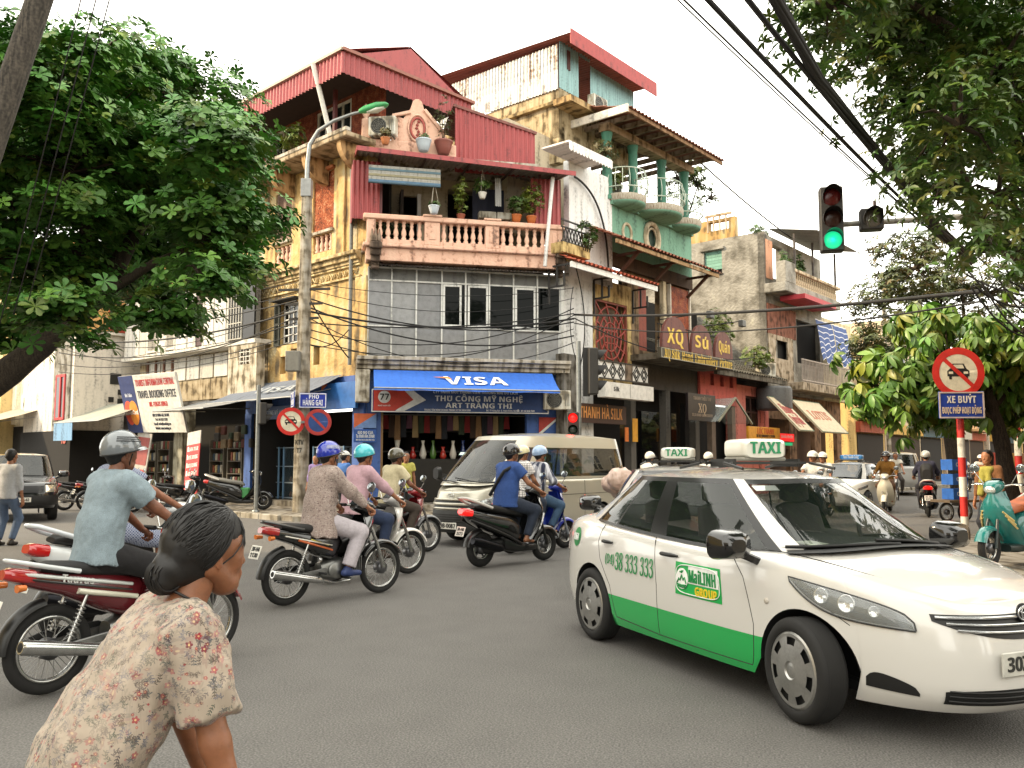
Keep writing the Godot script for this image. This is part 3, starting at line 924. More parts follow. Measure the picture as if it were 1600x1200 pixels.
	text("CTY TNHH MỘT THÀNH VIÊN THƯƠNG MẠI DU LỊCH", 0.07, s, wl, at(3.0, 3.4, 0.505), {"fit": 2.4})
	text("THỦ CÔNG MỸ NGHỆ", 0.15, s, wl, at(3.1, 3.22, 0.505), {"fit": 2.5})
	text("ART TRÀNG THI", 0.14, s, wl, at(3.1, 3.03, 0.505), {"fit": 1.9})
	text("TRUNG TÂM KINH DOANH TRANH: ĐT 04 3824 5359", 0.05, s, wl, at(2.2, 2.9, 0.505), {"fit": 1.3})
	text("ĐC: 77 Hàng Gai, Q. Hoàn Kiếm, Hà Nội - ĐT: 04 3828 7088", 0.05, s, wl, at(4.0, 2.9, 0.505), {"fit": 1.4})
	var aw: Node3D = awning("awning", "bright blue canvas awning with white VISA lettering above the shop sign", FF, mat("2f66c4", 0.65, T.soft, 1.5), 0.15, 5.22, 0.5, 3.98, 1.5, 3.42, 0.07, -0.05)
	var tl := atan2(0.56, 1.0)
	var slope := Transform3D(Basis(Vector3.RIGHT, -(PI / 2 - tl)), V(2.9, 3.68, 1.045))
	text("VISA", 0.52, aw, cm("e9ebe9", 0.5), slope, {"fit": 1.75, "italic": true})
	var vf := MB.new()
	vf.prism(PackedVector2Array([Vector2(-1.15, 0.2), Vector2(-0.72, 0.2), Vector2(-0.66, 0.05), Vector2(-0.8, 0.12)]), 0.0, 0.012, slope)
	put("lettering_flash", vf, cm("e08a3a", 0.5), aw)
	var sa: Node3D = awning("awning", "large faded grey-blue awning along the left side of the corner house", FW, mat("6f7785", 0.8, T.stain, 0.6), -6.2, -1.0, 0.1, 3.95, 1.35, 3.3, 0.03, -0.35)
	text("VISA", 0.4, sa, cm("aab0b4", 0.7), Transform3D(Basis(Vector3.RIGHT, -(PI / 2 - atan2(0.65, 1.25))), V(-3.4, 3.62, 0.8)), {"fit": 2.2, "italic": true})
	var bs: Node3D = board("blue_sign", "plain bright blue sign board on the corner beside the lamp post", FW, cm("2a66b0", 0.4), -1.75, -0.08, 2.95, 3.7, 0.32, 0.1)
	poly("orange_corner", bs, cm("d8703a", 0.5), [[-1.7, 3.5], [-1.4, 3.68], [-1.7, 3.68]], 0.32, 0.326)
	var ls: Node3D = board("dark_blue_sign", "dark blue lettered sign under the faded awning", FW, cm("253a63", 0.5), -4.8, -2.0, 2.75, 3.15, 0.5, 0.08)
	text("THỦ CÔNG MỸ NGHỆ ART TRÀNG THI", 0.14, ls, cm("8e99a8", 0.6), at(-3.4, 2.95, 0.506), {"fit": 2.5})
	var hs: Node3D = board("hours_sign", "small blue sign with opening hours on the blue pier", FF, cm("1f4f9c", 0.4), -0.35, 0.28, 2.0, 2.36, 0.16, 0.03)
	text("GIỜ MỞ CỬA", 0.08, hs, wl, at(-0.03, 2.27, 0.166), {"fit": 0.42})
	text("Từ 8h00 đến 20h00", 0.09, hs, wl, at(-0.03, 2.17, 0.166), {"fit": 0.5})
	text("Rất hân hạnh được đón tiếp", 0.04, hs, wl, at(-0.03, 2.07, 0.166), {"fit": 0.5})
	var fl := thing("pennant", "orange and blue triangular panel above the opening hours sign", "sign", FF)
	poly("orange_half", fl, cm("d0663c", 0.6), [[-0.34, 2.4], [-0.34, 2.8], [0.27, 2.8]], 0.1, 0.115)
	poly("blue_half", fl, cm("6f8fc4", 0.6), [[-0.34, 2.4], [0.27, 2.8], [0.27, 2.4]], 0.1, 0.113)
	var fl2 := thing("pennant", "red and blue triangular panel right of the shop opening", "sign", FF)
	poly("red_half", fl2, cm("b03c34", 0.6), [[4.95, 2.3], [4.95, 2.75], [5.5, 2.75]], 0.03, 0.045)
	poly("white_edge", fl2, wl, [[4.95, 2.2], [4.95, 2.32], [5.5, 2.77], [5.5, 2.68]], 0.03, 0.043)
	# goods in the shop
	var gc := ["b02a24", "dedcd4", "4d7a35", "c8392c", "e2dfd6", "203a78", "d7c9a8"]
	for k in 8:
		var vz := MB.new()
		var hh: float = 0.35 + 0.22 * abs(sin(k * 2.1))
		vz.lathe([Vector2(0.0, 0), Vector2(0.07, 0), Vector2(0.11, hh * 0.25), Vector2(0.07, hh * 0.55), Vector2(0.035, hh * 0.8), Vector2(0.06, hh), Vector2(0.045, hh * 0.98)], 14, at(0, 0, 0))
		var vo := put("lacquer_vase", vz, cm(gc[k % 7], 0.2, "paint"), self, FF * at(1.45 + 0.3 * k, 1.55, -1.3))
		tag(vo, ["red lacquer vase at the left end of the shop counter", "tall white lacquer vase on the shop counter", "green lacquer vase on the shop counter", "bright red lacquer vase in the middle of the counter", "white slender vase beside the red one", "dark blue lacquer vase on the counter", "cream lacquer vase on the counter", "red vase at the right end of the counter"][k], "vase", "lacquer vases on the shop counter")
	var fig := MB.new()
	fig.lathe([Vector2(0.12, 0), Vector2(0.05, 0.05), Vector2(0.06, 0.5), Vector2(0.045, 0.8), Vector2(0.09, 1.1), Vector2(0.05, 1.3), Vector2(0.06, 1.42), Vector2(0, 1.5)], 14)
	tag(put("white_figurine", fig, cm("dcd9d0", 0.4), self, FF * at(0.95, 1.0, -0.9)), "slender white figure standing in the left of the shopfront", "figurine")
	var plinth := bx("display_plinth", self, cm("17130f", 0.5), -0.2, 0.2, 0.0, 0.72, -0.2, 0.2)
	plinth.transform = FF * at(0.95, 0.28, -0.9)
	tag(plinth, "black plinth under the slender white figure", "plinth")
	for k in 22:
		var cl := MB.new()
		var Pp := []
		var L := rng.randf_range(0.35, 0.75)
		for r in 4:
			var row := PackedVector3Array()
			for j in 5: row.append(V((j - 2) * 0.035 * (1.0 + 0.3 * r / 3.0), -L * r / 3.0, 0.02 * sin(j * 1.8 + r + k)))
			Pp.append(row)
		cl.grid(Pp)
		tag(put("hanging_scarf", cl, cm(["7c1f22", "3c2b22", "8a6a4a", "20242c", "5d3a4c", "94805c", "2e3a2a"][k % 7], 0.8, "cloth"), self, FF * at(0.6 + 0.17 * k, 2.8, -0.75)), "%s scarf on the rail inside the shop, %s from the left" % [["dark red", "brown", "tan", "black", "plum", "straw", "dark green"][k % 7], ORD[k]], "scarf", "scarves hanging in the shop")
	var rail := MB.new()
	rail.tube([V(0.32, 2.82, -0.75), V(4.75, 2.82, -0.75)], 0.015, 6)
	tag(put("scarf_rail", rail, cm("5a5a58", 0.5), self, FF), "thin rail across the top of the shop opening", "rail")
	# balcony things
	var bl := thing("roller_blind", "half rolled striped blind hanging at the left of the balcony", "blind", FF)
	var bp := MB.new()
	for k in 5: bp.box(V(0, 0.375 - 0.09 * k, 0.004 * (k % 2)), V(1.98, 0.09, 0.012))
	put("slats", bp, mat("9c9a92", 0.7, T.stain, 1.0), bl, at(0.9, 9.16, 0.95))
	for k in 3: bx("stripe", bl, cm(["4f6d86", "8b8468", "56707c"][k], 0.7), -0.09, 1.89, 9.12 + 0.16 * k, 9.18 + 0.16 * k, 0.965, 0.975)
	var tb := MB.new()
	tb.tube([V(-0.09, 9.1, 0.95), V(1.89, 9.1, 0.95)], 0.03, 8)
	put("roll", tb, cm("3f5866", 0.6), bl)
	potted("dark palm in a pot behind the left of the balcony rail", FF * at(0.62, 7.42, 0.05), 0.2, "7a4a34", 60, V(0.55, 0.38, 0.4), Color(0.025, 0.05, 0.02), 0.9)
	potted("small plant in a blue and white hanging bowl", FF * at(1.72, 8.33, 0.9), 0.15, "b8c0c8", 12, V(0.14, 0.07, 0.14), GREEN, 0.6, "hanging_plant", 0.95)
	potted("tall slender plant at the middle of the balcony", FF * at(2.55, 8.3, 0.5), 0.12, "8a4a34", 75, V(0.2, 0.55, 0.2), LIME)
	potted("leafy plant in a white bowl hung under the canopy", FF * at(3.15, 8.95, 0.6), 0.12, "cfccc4", 40, V(0.22, 0.22, 0.2), GREEN, 0.6, "hanging_plant", 0.85)
	potted("dark green bush in an orange pot on the balcony rail", FF * at(4.15, 8.31, 0.55), 0.16, "b0602c", 60, V(0.34, 0.3, 0.3), GREEN)
	potted("bright yellow-green bush in an orange pot on the balcony rail", FF * at(4.6, 8.31, 0.56), 0.15, "b0602c", 110, V(0.38, 0.52, 0.34), LIME)
	for q in [[3.05, 3.55, "left"], [3.57, 4.0, "right"]]:
		var tr := bx("planter_trough", self, cm("85827a", 0.9, "grime"), q[0], q[1], 8.37, 8.58, 0.4, 0.66, 0.02)
		tr.transform = FF
		tag(tr, "grey concrete trough on the balcony rail, the %s of two" % q[2], "planter")
	for q in [[3.0, 3.95, 8.4, 9.5, "1a1c2c", "dark blue cloth drying in the loggia"], [3.62, 3.8, 8.9, 9.75, "d6d4d0", "white cloth hanging from the canopy"]]:
		var cl := MB.new()
		var Pp := []
		for r in 6:
			var row := PackedVector3Array()
			for j in 13: row.append(V(lerp(q[0], q[1], j / 12.0), lerp(q[3], q[2], r / 5.0), 0.03 * sin(j * 1.6) + 0.01 * r + (0.1 if q[4] == "d6d4d0" else -0.2)))
			Pp.append(row)
		cl.grid(Pp)
		var lo := put("laundry_cloth", cl, cm(q[4], 0.9, "cloth"), self, FF)
		tag(lo, q[5], "laundry")
	ac_unit("air conditioner on the terrace beside the pink pediment", FF * at(0.35, 10.75, 0.05, -20))
	ac_unit("air conditioner by the corner behind the traffic light seen from behind", FF * at(5.35, 2.95, 0.5))
	potted("thin bare bush in a brown pot right of the pediment", FF * at(2.1, 10.36, 0.05), 0.26, "7b4238", 34, V(0.3, 0.75, 0.3), Color(0.09, 0.11, 0.05), 0.9)
	potted("little plant in a blue and white bowl before the pediment", FF * at(1.5, 10.36, 0.2), 0.22, "a9b4bc", 14, V(0.16, 0.1, 0.15), GREEN)
	potted("small dry plant beside the terrace air conditioner", FF * at(-0.05 + 0.45, 10.4, 0.35), 0.13, "a5663c", 26, V(0.14, 0.16, 0.14), Color(0.14, 0.12, 0.05))
	potted("yellow-green bush on the side terrace", FW * at(-3.0, 10.63, 0.6), 0.16, "8a5a40", 120, V(0.55, 0.45, 0.3), LIME)
	potted("dark upright plant on the side terrace", FW * at(-4.3, 10.63, 0.6), 0.14, "6b4434", 90, V(0.32, 0.6, 0.25), GREEN)
	potted("low creeper spilling from the terrace edge", FW * at(-5.9, 10.63, 0.65), 0.12, "6b4434", 70, V(0.5, 0.2, 0.22), GREEN)
# ---------------------------------------------------------------- left street
func build_left_street():
	var FG := fr(-8.92, -27.72, -40.0)
	var white := cm("cfcac0", 0.8, "stain")
	var panelm := [cm("d2cfc8", 0.7, "stain"), cm("c4c2bd", 0.7, "stain"), cm("bcb9b0", 0.7, "stain")]
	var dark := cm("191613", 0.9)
	var o := thing("panelled_house", "white panelled house with overhanging upper storey left of the corner house", "house", FG)
	wall("upper_wall", o, cm("77736b", 0.8, "stain"), -7.6, 1.0, 5.3, 7.6, -0.06, 0.15)
	bx("overhang", o, white, -7.7, 1.15, 5.2, 5.34, -0.9, 0.06, 0.01)
	var x := -7.5
	var n := 0
	while x < -0.6:
		var w: float = [0.55, 0.5, 0.62, 0.75, 0.6, 0.62, 0.8][n % 7]
		w = min(w, -0.45 - x)
		if n in [3, 5]: shutter(o, white, x, x + w, 5.4, 7.3, 0.0, 1)
		elif n == 8: bx("dark_window", o, cm("4a3030", 0.5), x, x + w, 5.4, 7.4, -0.05, -0.01)
		else: bx("panel", o, panelm[n % 3], x + 0.012, x + w - 0.012, 5.38, 7.5, -0.05, 0.0)
		bx("batten", o, white, x - 0.02, x + 0.02, 5.35, 7.55, -0.02, 0.03)
		x += w
		n += 1
	window(o, cm("b9b5aa", 0.6), mat("14130f", 0.1), -0.5, 0.3, 5.4, 7.5, 0.0, 5, 4, 0.03, 0.05)
	bx("dark_window", o, cm("17130f", 0.3), 0.36, 0.98, 5.4, 7.4, -0.05, 0.0)
	wall("lower_wall", o, cm("b3a68e", 0.9, "grime"), -7.4, 1.15, 3.6, 5.2, -0.55, 0.2)
	for k in 7: bx("lower_panel", o, panelm[(k + 1) % 3], -6.6 + 0.9 * k, -5.8 + 0.9 * k, 4.35, 5.15, -0.55, -0.5)
	for k in 4: bx("post", o, cm("6b4a3c", 0.9), -6.7 + 0.6 * k, -6.6 + 0.6 * k, 4.3, 5.2, -0.5, -0.44)
	wall("end_wall", o, cm("c3bcae", 0.9, "grime"), -0.4, 1.2, 3.4, 5.2, 0.02, 0.3, [[0.2, 0.85, 4.55, 5.05]])
	for q in [0.36, 0.69]:
		var m := MB.new()
		for s in [[-0.1, 0.0], [0.1, 0.0]]: m.bar(V(q + s[0], 4.56, 0.0), V(q + s[0], 5.04, 0.0), 0.03)
		for y in [4.65, 4.8, 4.95]: m.bar(V(q - 0.15, y, 0.0), V(q + 0.15, y, 0.0), 0.03)
		put("vent_block", m, white, o)
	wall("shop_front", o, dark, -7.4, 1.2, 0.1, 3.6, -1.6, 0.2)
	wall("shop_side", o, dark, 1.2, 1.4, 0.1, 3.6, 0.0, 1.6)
	bx("shop_pier", o, cm("9c9888", 0.9, "grime"), -3.45, -2.85, 0.1, 3.4, -0.3, 0.15)
	bx("pier_plinth", o, cm("5e5a52", 0.9), -3.5, -2.8, 0.1, 0.5, -0.35, 0.2)
	var rf := MB.new()
	rf.corr(V(-7.8, 7.65, 0.3), V(9, 0, 0), V(0, 0.8, -4), V(0, 1, 0), 0.2, 0.02)
	put("roof", rf, cm("6b4a3e", 0.8, "grime"), o)
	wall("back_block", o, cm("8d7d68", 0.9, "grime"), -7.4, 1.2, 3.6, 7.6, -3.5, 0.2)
	# shelves with wares in the dark shops
	for k in 16:
		var wv := bx("hanging_bag", self, cm(["6b5034", "3d3a38", "7a6a52", "5a2f2a", "3d4a3a"][k % 5], 0.8), -0.12, 0.12, -0.3, 0.0, -0.06, 0.06, 0.03)
		wv.transform = FG * at(-1.9 + 0.2 * k, 2.65 - 0.22 * (k % 3), -0.6 + 0.15 * (k % 2), 20.0 * sin(k))
		tag(wv, "%s bag hanging in the dark shop under the small grey awning, %s from the left" % [["brown", "black", "tan", "maroon", "green"][k % 5], ORD[k]], "bag", "bags hanging in the dark shop")
	for q in [[-6.9, 0], [-5.9, 1], [-2.3, 2], [-1.2, 0], [-0.2, 1], [0.7, 2]]:
		var rk := thing("goods_shelf", "dim shelf of wares in the dark shops left of the corner, %s from the left" % ORD[[-6.9, -5.9, -2.3, -1.2, -0.2, 0.7].find(q[0])], "shelf", FG * at(q[0], 0.1, -1.0))
		for ux in [-0.42, 0.42]: bx("upright", rk, cm("6a6458", 0.6), ux - 0.02, ux + 0.02, 0.0, 2.1, -0.2, 0.2)
		for y in 5:
			bx("board", rk, cm("5a5248", 0.7), -0.4, 0.4, 0.1 + 0.42 * y, 0.13 + 0.42 * y, -0.2, 0.2)
			for k in 5:
				var h: float = 0.14 + 0.16 * abs(sin(k * 3.1 + y * 1.7 + q[1]))
				bx("ware", rk, cm(["8a4a34", "b09a6a", "3a4a5a", "a8a294", "6a2a2a", "4a5a3a"][(k + y * 2 + q[1]) % 6], 0.5), -0.37 + 0.155 * k, -0.25 + 0.155 * k, 0.132 + 0.42 * y, 0.132 + 0.42 * y + h, -0.06, 0.12, 0.02)
	# neighbours further along
	var h2 := thing("tall_house", "tall narrow white house with red-framed windows", "house", FG)
	bx("side_wall", h2, cm("d8cfc2", 0.85, "stain"), -12.5, -8.1, 0.1, 6.3, -4.5, 1.6)
	bx("upper_wall", h2, cm("c89a5c", 0.85, "stain"), -12.45, -8.12, 6.3, 9.8, -4.5, 1.55)
	bx("shop_front", h2, dark, -12.6, -8.05, 0.1, 2.6, -4.5, 1.65)
	bx("front_strip", h2, cm("8d8c88", 0.8, "grime"), -9.7, -8.3, 2.6, 9.6, 1.6, 1.66)
	for q in [[3.0, 4.7], [6.0, 7.4]]: window(h2, cm("b8383a", 0.6), mat("3a2a28", 0.1), -9.4, -8.6, q[0], q[1], 1.68, 2, 1, 0.09)
	LX = at(-8.1, 0, 1.6, 90)
	window(h2, cm("b8452e", 0.6), mat("3a2018", 0.1), 1.2, 1.9, 6.4, 7.4, 0.02, 2, 1, 0.08)
	bx("window_sill", h2, cm("d8cfc2", 0.8), 0.6, 2.1, 6.25, 6.35, 0.0, 0.2)
	for q in [[1.55, 4.6, 0.42], [1.75, 4.1, 0.2], [1.4, 3.8, 0.2], [1.75, 3.75, 0.2], [1.55, 3.5, 0.2]]: bx("small_window", h2, cm("2a2826", 0.5), q[0] - q[2] * 0.5, q[0] + q[2] * 0.5, q[1] - q[2] * 0.5, q[1] + q[2] * 0.5, 0.0, 0.02)
	LX = Transform3D.IDENTITY
	text("43", 0.5, h2, cm("b0584a", 0.7), FG.affine_inverse() * FG * at(-8.6, 2.35, 1.68), {"fit": 0.5})
	var h3 := thing("cream_house", "cream house with pale shutters at the far left of the street", "house", FG)
	wall("front_wall", h3, cm("e6dcc4", 0.85, "stain"), -15.0, -11.6, 0.1, 9.5, 1.0, 4.0, [[-13.6, -12.6, 4.4, 6.2]])
	bx("pilaster", h3, cm("efe7d4", 0.8, "stain"), -15.0, -14.6, 3.0, 9.5, 1.0, 1.15)
	bx("pilaster", h3, cm("efe7d4", 0.8, "stain"), -12.0, -11.7, 3.0, 9.5, 1.0, 1.15)
	bx("window_hood", h3, cm("efe7d4", 0.8, "stain"), -13.8, -12.4, 6.25, 6.45, 1.0, 1.25)
	shutter(h3, cm("9ca08c", 0.7, "stain"), -13.6, -12.6, 4.4, 6.2, 0.96)
	bx("shop_front", h3, dark, -15.0, -11.6, 0.1, 2.9, 1.0, 1.05)
	ac_unit("air conditioner under the shuttered window of the cream house", FG * at(-13.0, 3.5, 1.2))
	ac_unit("second air conditioner beside it on the cream house", FG * at(-12.1, 3.5, 1.2))
	var h4 := thing("yellow_house", "yellow house with white-framed window at the left edge", "house", FG)
	wall("front_wall", h4, cm("d4bd88", 0.85, "stain"), -24.0, -15.0, 0.1, 10.5, 1.6, 6.0, [[-17.4, -15.9, 5.4, 7.2], [-20.5, -19.0, 5.4, 7.2]])
	for q in [-17.4, -20.5]: window(h4, cm("e8e6e0", 0.5), mat("5a6468", 0.05), q, q + 1.5, 5.4, 7.2, 1.5, 2, 2, 0.1)
	for y in [3.4, 4.9, 7.6]: bx("cornice", h4, cm("e8d6a4", 0.8, "grime"), -24.0, -15.0, y, y + 0.2, 1.6, 1.8)
	bx("shop_front", h4, dark, -24.0, -15.0, 0.1, 2.8, 1.6, 1.65)
	# awnings and boards
	var bm := mat("b3a58e", 0.85, T.stain, 0.6)
	awning("awning", "beige cloth awning at the far left shop", FG, bm, -17.0, -11.2, 1.2, 3.6, 3.4, 2.9, 0.1)
	var lt: Node3D = awning("awning", "pale awning with blue valance before the tall white house", FG, mat("a3a598", 0.85, T.stain, 0.6), -8.2, -4.6, 0.3, 3.6, 2.2, 2.85, 0.0)
	bx("valance", lt, cm("6d93b4", 0.7, "stain"), -8.1, -6.6, 2.2, 2.82, 2.2, 2.22)
	awning("awning", "small grey awning beside the booking office board", FG, mat("8d8f90", 0.85, T.stain, 0.6), -1.6, 1.4, 0.2, 3.45, 1.9, 3.05, 0.02)
	var sg: Node3D = board("booking_board", "large white tilted board advertising travel booking with red and black lettering", FG * Transform3D(Basis(V(0, 0, 1), -0.02) * Basis(Vector3.RIGHT, 0.26), V(-3.2, 3.4, 1.1)), cm("d6d4cc", 0.6), -2.0, 1.85, -1.0, 1.0, 0.0, 0.08)
	bx("blue_stripe", sg, cm("27366b", 0.6), -2.0, -0.98, -1.0, 1.0, 0.002, 0.008)
	for q in [[-1.66, "d84a2a"], [-1.32, "e08a2c"]]:
		var m := MB.new()
		m.lathe([Vector2(0.32, 0), Vector2(0.32, 0.004 if q[0] < -1.5 else 0.007), Vector2(0, 0.004 if q[0] < -1.5 else 0.007)], 28, Transform3D(Basis(Vector3.RIGHT, PI / 2), V(q[0], -0.3, 0.008)) * Transform3D(Basis.from_scale(V(0.95, 1, 1.35)), Vector3.ZERO))
		put("logo_disc", m, cm(q[1], 0.6), sg)
	text("MasterCard", 0.15, sg, cm("f2f0ea", 0.6), at(-1.49, -0.28, 0.02), {"fit": 0.9, "italic": true})
	text("We Take", 0.12, sg, cm("d8dce8", 0.6), at(-1.49, 0.32, 0.012), {"fit": 0.5})
	var tr := cm("c23a3a", 0.6)
	var tk := cm("2a2c38", 0.6)
	for q in [["TOURIST INFORMATION CENTRAL", 0.72, 0.22, 2.55, tr], ["TRAVEL BOOKING OFFICE", 0.32, 0.26, 2.5, tk], ["MR. FERGUS DINGO", -0.02, 0.16, 1.2, tr], ["ADD: 87 HANG GAI, HA NOI", -0.4, 0.1, 1.1, tk], ["Tel: 04 928 5281", -0.55, 0.09, 0.8, tk], ["Email: info@booking.vn", -0.7, 0.09, 1.1, tk], ["Website: www.booking.vn", -0.85, 0.09, 1.0, tk]]:
		text(q[0], q[2], sg, q[4], at(0.42, q[1], 0.006), {"fit": q[3]})
	var ls: Node3D = board("lot_sign", "black sign lettered LOT beside the booking board", FG, cm("2a2522", 0.6), -6.2, -4.4, 2.6, 3.15, 0.6, 0.06)
	text("LOT", 0.3, ls, cm("7d7468", 0.6), at(-4.9, 2.88, 0.606))
	var ban: Node3D = board("tour_banner", "red and white banner listing tours and tickets leaning in the street", FG * Transform3D(Basis(V(0, 0, 1), 0.1) * Basis(Vector3.RIGHT, -0.1), V(0.15, 1.3, 1.5)), cm("c23636", 0.6), -0.38, 0.38, -0.85, 0.7, 0.0, 0.03)
	bx("white_top", ban, cm("c9c4bc", 0.6), -0.38, 0.38, 0.7, 1.1, -0.03, 0.0)
	for k in 6: text(["✓ SAPA TOUR", "✓ HOTEL BOOKING", "✓ MOTO EXCHANGE", "✓ AIR TICKET", "OPEN BUS", "TICKET"][k], 0.12, ban, cm("f0e8e4", 0.6), at(0.0, 0.55 - 0.25 * k, 0.006), {"fit": 0.62})
	var pst: Node3D = board("picture_stand", "tall picture stand with red prints beside the grey pier", FG * Transform3D(Basis(V(0, 0, 1), -0.08) * Basis(Vector3.RIGHT, -0.1), V(-4.3, 1.35, 0.9)), cm("a9a39a", 0.7), -0.5, 0.5, -1.2, 1.1, 0.0, 0.04)
	for k in 2: bx("print", pst, cm(["a8423c", "8c3a34"][k], 0.6), -0.42, 0.42, -1.1 + 1.1 * k, -0.15 + 1.1 * k, 0.002, 0.01)
	# houses on the near side of the left street and behind the viewer: they shade the junction
	var nh := thing("shady_house", "ochre house on the near side of the left street", "house", fr(-17.5, 4.0, 80.0))
	wall("front_wall", nh, cm("c9b07a", 0.9, "stain"), -9.0, 14.0, 0.1, 13.0, 0.0, 8.0, [])
	for k in 6:
		for y in [4.2, 7.6]: window(nh, white, mat("2a2e2e", 0.1), -7.5 + 3.2 * k, -6.1 + 3.2 * k, y, y + 1.7, 0.02, 2, 3, 0.07)
	for y in [3.5, 10.6]: bx("cornice", nh, white, -9.1, 12.1, y, y + 0.3, 0.0, 0.35)
	for q in [[-14.0, 22.0, 9.5, 150.0, "b8a98c"], [8.0, 20.0, 10.5, 180.0, "a89f90"], [20.0, 6.0, 10.0, 230.0, "c7b489"]]:
		var bh := thing("opposite_house", "plastered house behind the viewer, %s" % ("to the left" if q[0] < 0 else ("straight behind" if q[0] < 10 else "to the right")), "house", fr(q[0], q[1], q[3]), "houses behind the viewer")
		wall("front_wall", bh, cm(q[4], 0.9, "stain"), -7.0, 7.0, 0.0, q[2], 0.0, 6.0)
		bx("shop_front", bh, dark, -6.0, 6.0, 0.1, 3.2, 0.0, 0.06)
		for k in 4:
			for y in [4.2, 7.0]: window(bh, white, mat("20242a", 0.1), -5.6 + 3.2 * k, -4.2 + 3.2 * k, y, y + 1.6, 0.02, 2, 2, 0.07)
		bx("cornice", bh, white, -7.1, 7.1, 3.4, 3.7, 0.0, 0.5)

# ---------------------------------------------------------------- right street
func build_right_street():
	var white := cm("d6d6d4", 0.7, "stain")
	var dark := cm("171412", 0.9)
	var wood := cm("5a3c2c", 0.7, "stain")
	var yel := cm("c9b078", 0.85, "grime")
	var tile := mat("b5573c", 0.8, T.fine, 1.5)
	var green := mat("6f9a84", 0.85, T.stain, 0.3, {"bump": 0.4})
	var rust := cm("8a4a38", 0.7, "stain")
	# narrow white house with the lattice window
	var o := thing("lattice_house", "narrow white house with red lattice window and tiled canopy right of the corner house", "house", FR)
	wall("white_wall", o, white, -0.1, 1.55, 0.1, 7.0, 0.0, 0.25)
	wall("upper_white_wall", o, cm("e0e0de", 0.7, "stain"), 0.35, 2.7, 7.0, 10.6, 0.0, 0.2)
	wall("yellow_wall", o, yel, 1.55, 3.8, 3.9, 7.2, 0.0, 0.25, [[1.7, 3.55, 4.3, 6.55]])
	bx("dark_room", o, cm("7a6a58", 0.9), 1.6, 3.7, 4.2, 6.7, -0.4, -0.32)
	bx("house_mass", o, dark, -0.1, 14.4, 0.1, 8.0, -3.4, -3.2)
	var lf := MB.new()
	for x in [1.72, 3.53]: lf.box(V(x, 5.42, -0.06), V(0.07, 2.25, 0.08))
	for y in [4.33, 6.52]: lf.box(V(2.62, y, -0.062), V(1.85, 0.07, 0.076))
	put("lattice_frame", lf, rust, o)
	var red := cm("9a4236", 0.6, "stain")
	for r in [0.85, 0.62, 0.4]:
		var pts := []
		for k in 29: pts.append(V(2.62 + r * cos(TAU * k / 28), 5.42 + r * 1.15 * sin(TAU * k / 28), -0.06))
		var m := MB.new()
		m.tube(pts, 0.032, 6, false)
		put("lattice_ring", m, red, o)
	for k in 12:
		var a := TAU * k / 12.0
		var m := MB.new()
		m.bar(V(2.62 + 0.4 * cos(a), 5.42 + 0.46 * sin(a), -0.06), V(2.62 + clamp(1.3 * cos(a + 0.2), -0.88, 0.88), 5.42 + clamp(1.5 * sin(a + 0.2), -1.07, 1.07), -0.06), 0.045)
		put("lattice_bar", m, red, o)
	for k in 3:
		for q in [[-0.35, 0.35, 0.2 * (k - 1), 0], [0.2 * (k - 1), 0, -0.4, 0.4]]:
			var m := MB.new()
			if q[3] == 0: m.bar(V(2.62 + q[0], 5.42 + q[2], -0.05), V(2.62 + q[1], 5.42 + q[2], -0.05), 0.04)
			else: m.bar(V(2.62 + q[0], 5.42 + q[2], -0.05), V(2.62 + q[0], 5.42 + q[3], -0.05), 0.04)
			put("lattice_bar", m, red, o)
	tiles("tiled_canopy", o, tile, V(-0.75, 7.55, 0.0), V(4.7, 0, 0), V(0, -0.4, 0.95), 3)
	bx("canopy_board", o, cm("e4e2dc", 0.6, "stain"), -0.8, 3.95, 6.98, 7.14, 0.86, 0.92)
	for x in [-0.7, 1.6, 3.85]:
		var m := MB.new()
		for s in [[0.0, 7.1, 0.85, 7.1], [0.0, 6.0, 0.0, 7.1], [0.3, 6.5, 0.3, 7.1], [0.0, 6.5, 0.55, 6.5], [0.55, 6.5, 0.55, 6.85]]: m.bar(V(x, s[1], s[0] + 0.03), V(x, s[3], s[2] + 0.03), 0.05)
		put("fretwork_bracket", m, cm("2a2826", 0.7), o)
	bx("attic_awning", o, cm("ddd8d2", 0.6, "stain"), -1.0, 1.2, 10.55, 10.6, 0.0, 1.0)
	for k in 14: 
		var sc := MB.new()
		sc.prism(PackedVector2Array([Vector2(0, 0), Vector2(0.16, 0), Vector2(0.15, -0.22), Vector2(0.08, -0.27), Vector2(0.01, -0.22)]), 0.0, 0.02, at(-1.0 + 0.158 * k, 10.56, 1.0))
		put("scalloped_edge", sc, cm("e2ddd8", 0.6, "stain"), o)
	wall("attic_wall", o, cream_mat(), -0.9, 2.6, 8.4, 11.9, -1.4, 0.2)
	bx("balcony_floor", o, yel, -0.85, 0.5, 7.45, 7.75, 0.0, 0.65)
	var bf := MB.new()
	for k in 8: 
		var x := -0.8 + 0.16 * k
		bf.bar(V(x, 7.78, 0.6), V(x + 0.16, 8.2, 0.6), 0.025)
		bf.bar(V(x + 0.16, 7.78, 0.6), V(x, 8.2, 0.6), 0.025)
	for y in [7.78, 8.2, 8.4]: bf.bar(V(-0.85, y, 0.6), V(0.5, y, 0.6), 0.04)
	put("balcony_railing", bf, cm("2c2926", 0.7), o)
	# lower part: fretwork band, white sign box, lettered fascia, dark shop
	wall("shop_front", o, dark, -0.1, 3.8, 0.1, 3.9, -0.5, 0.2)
	bx("grey_pier", o, cm("6d6a66", 0.9, "grime"), -0.35, 0.45, 2.2, 4.6, 0.0, 0.3)
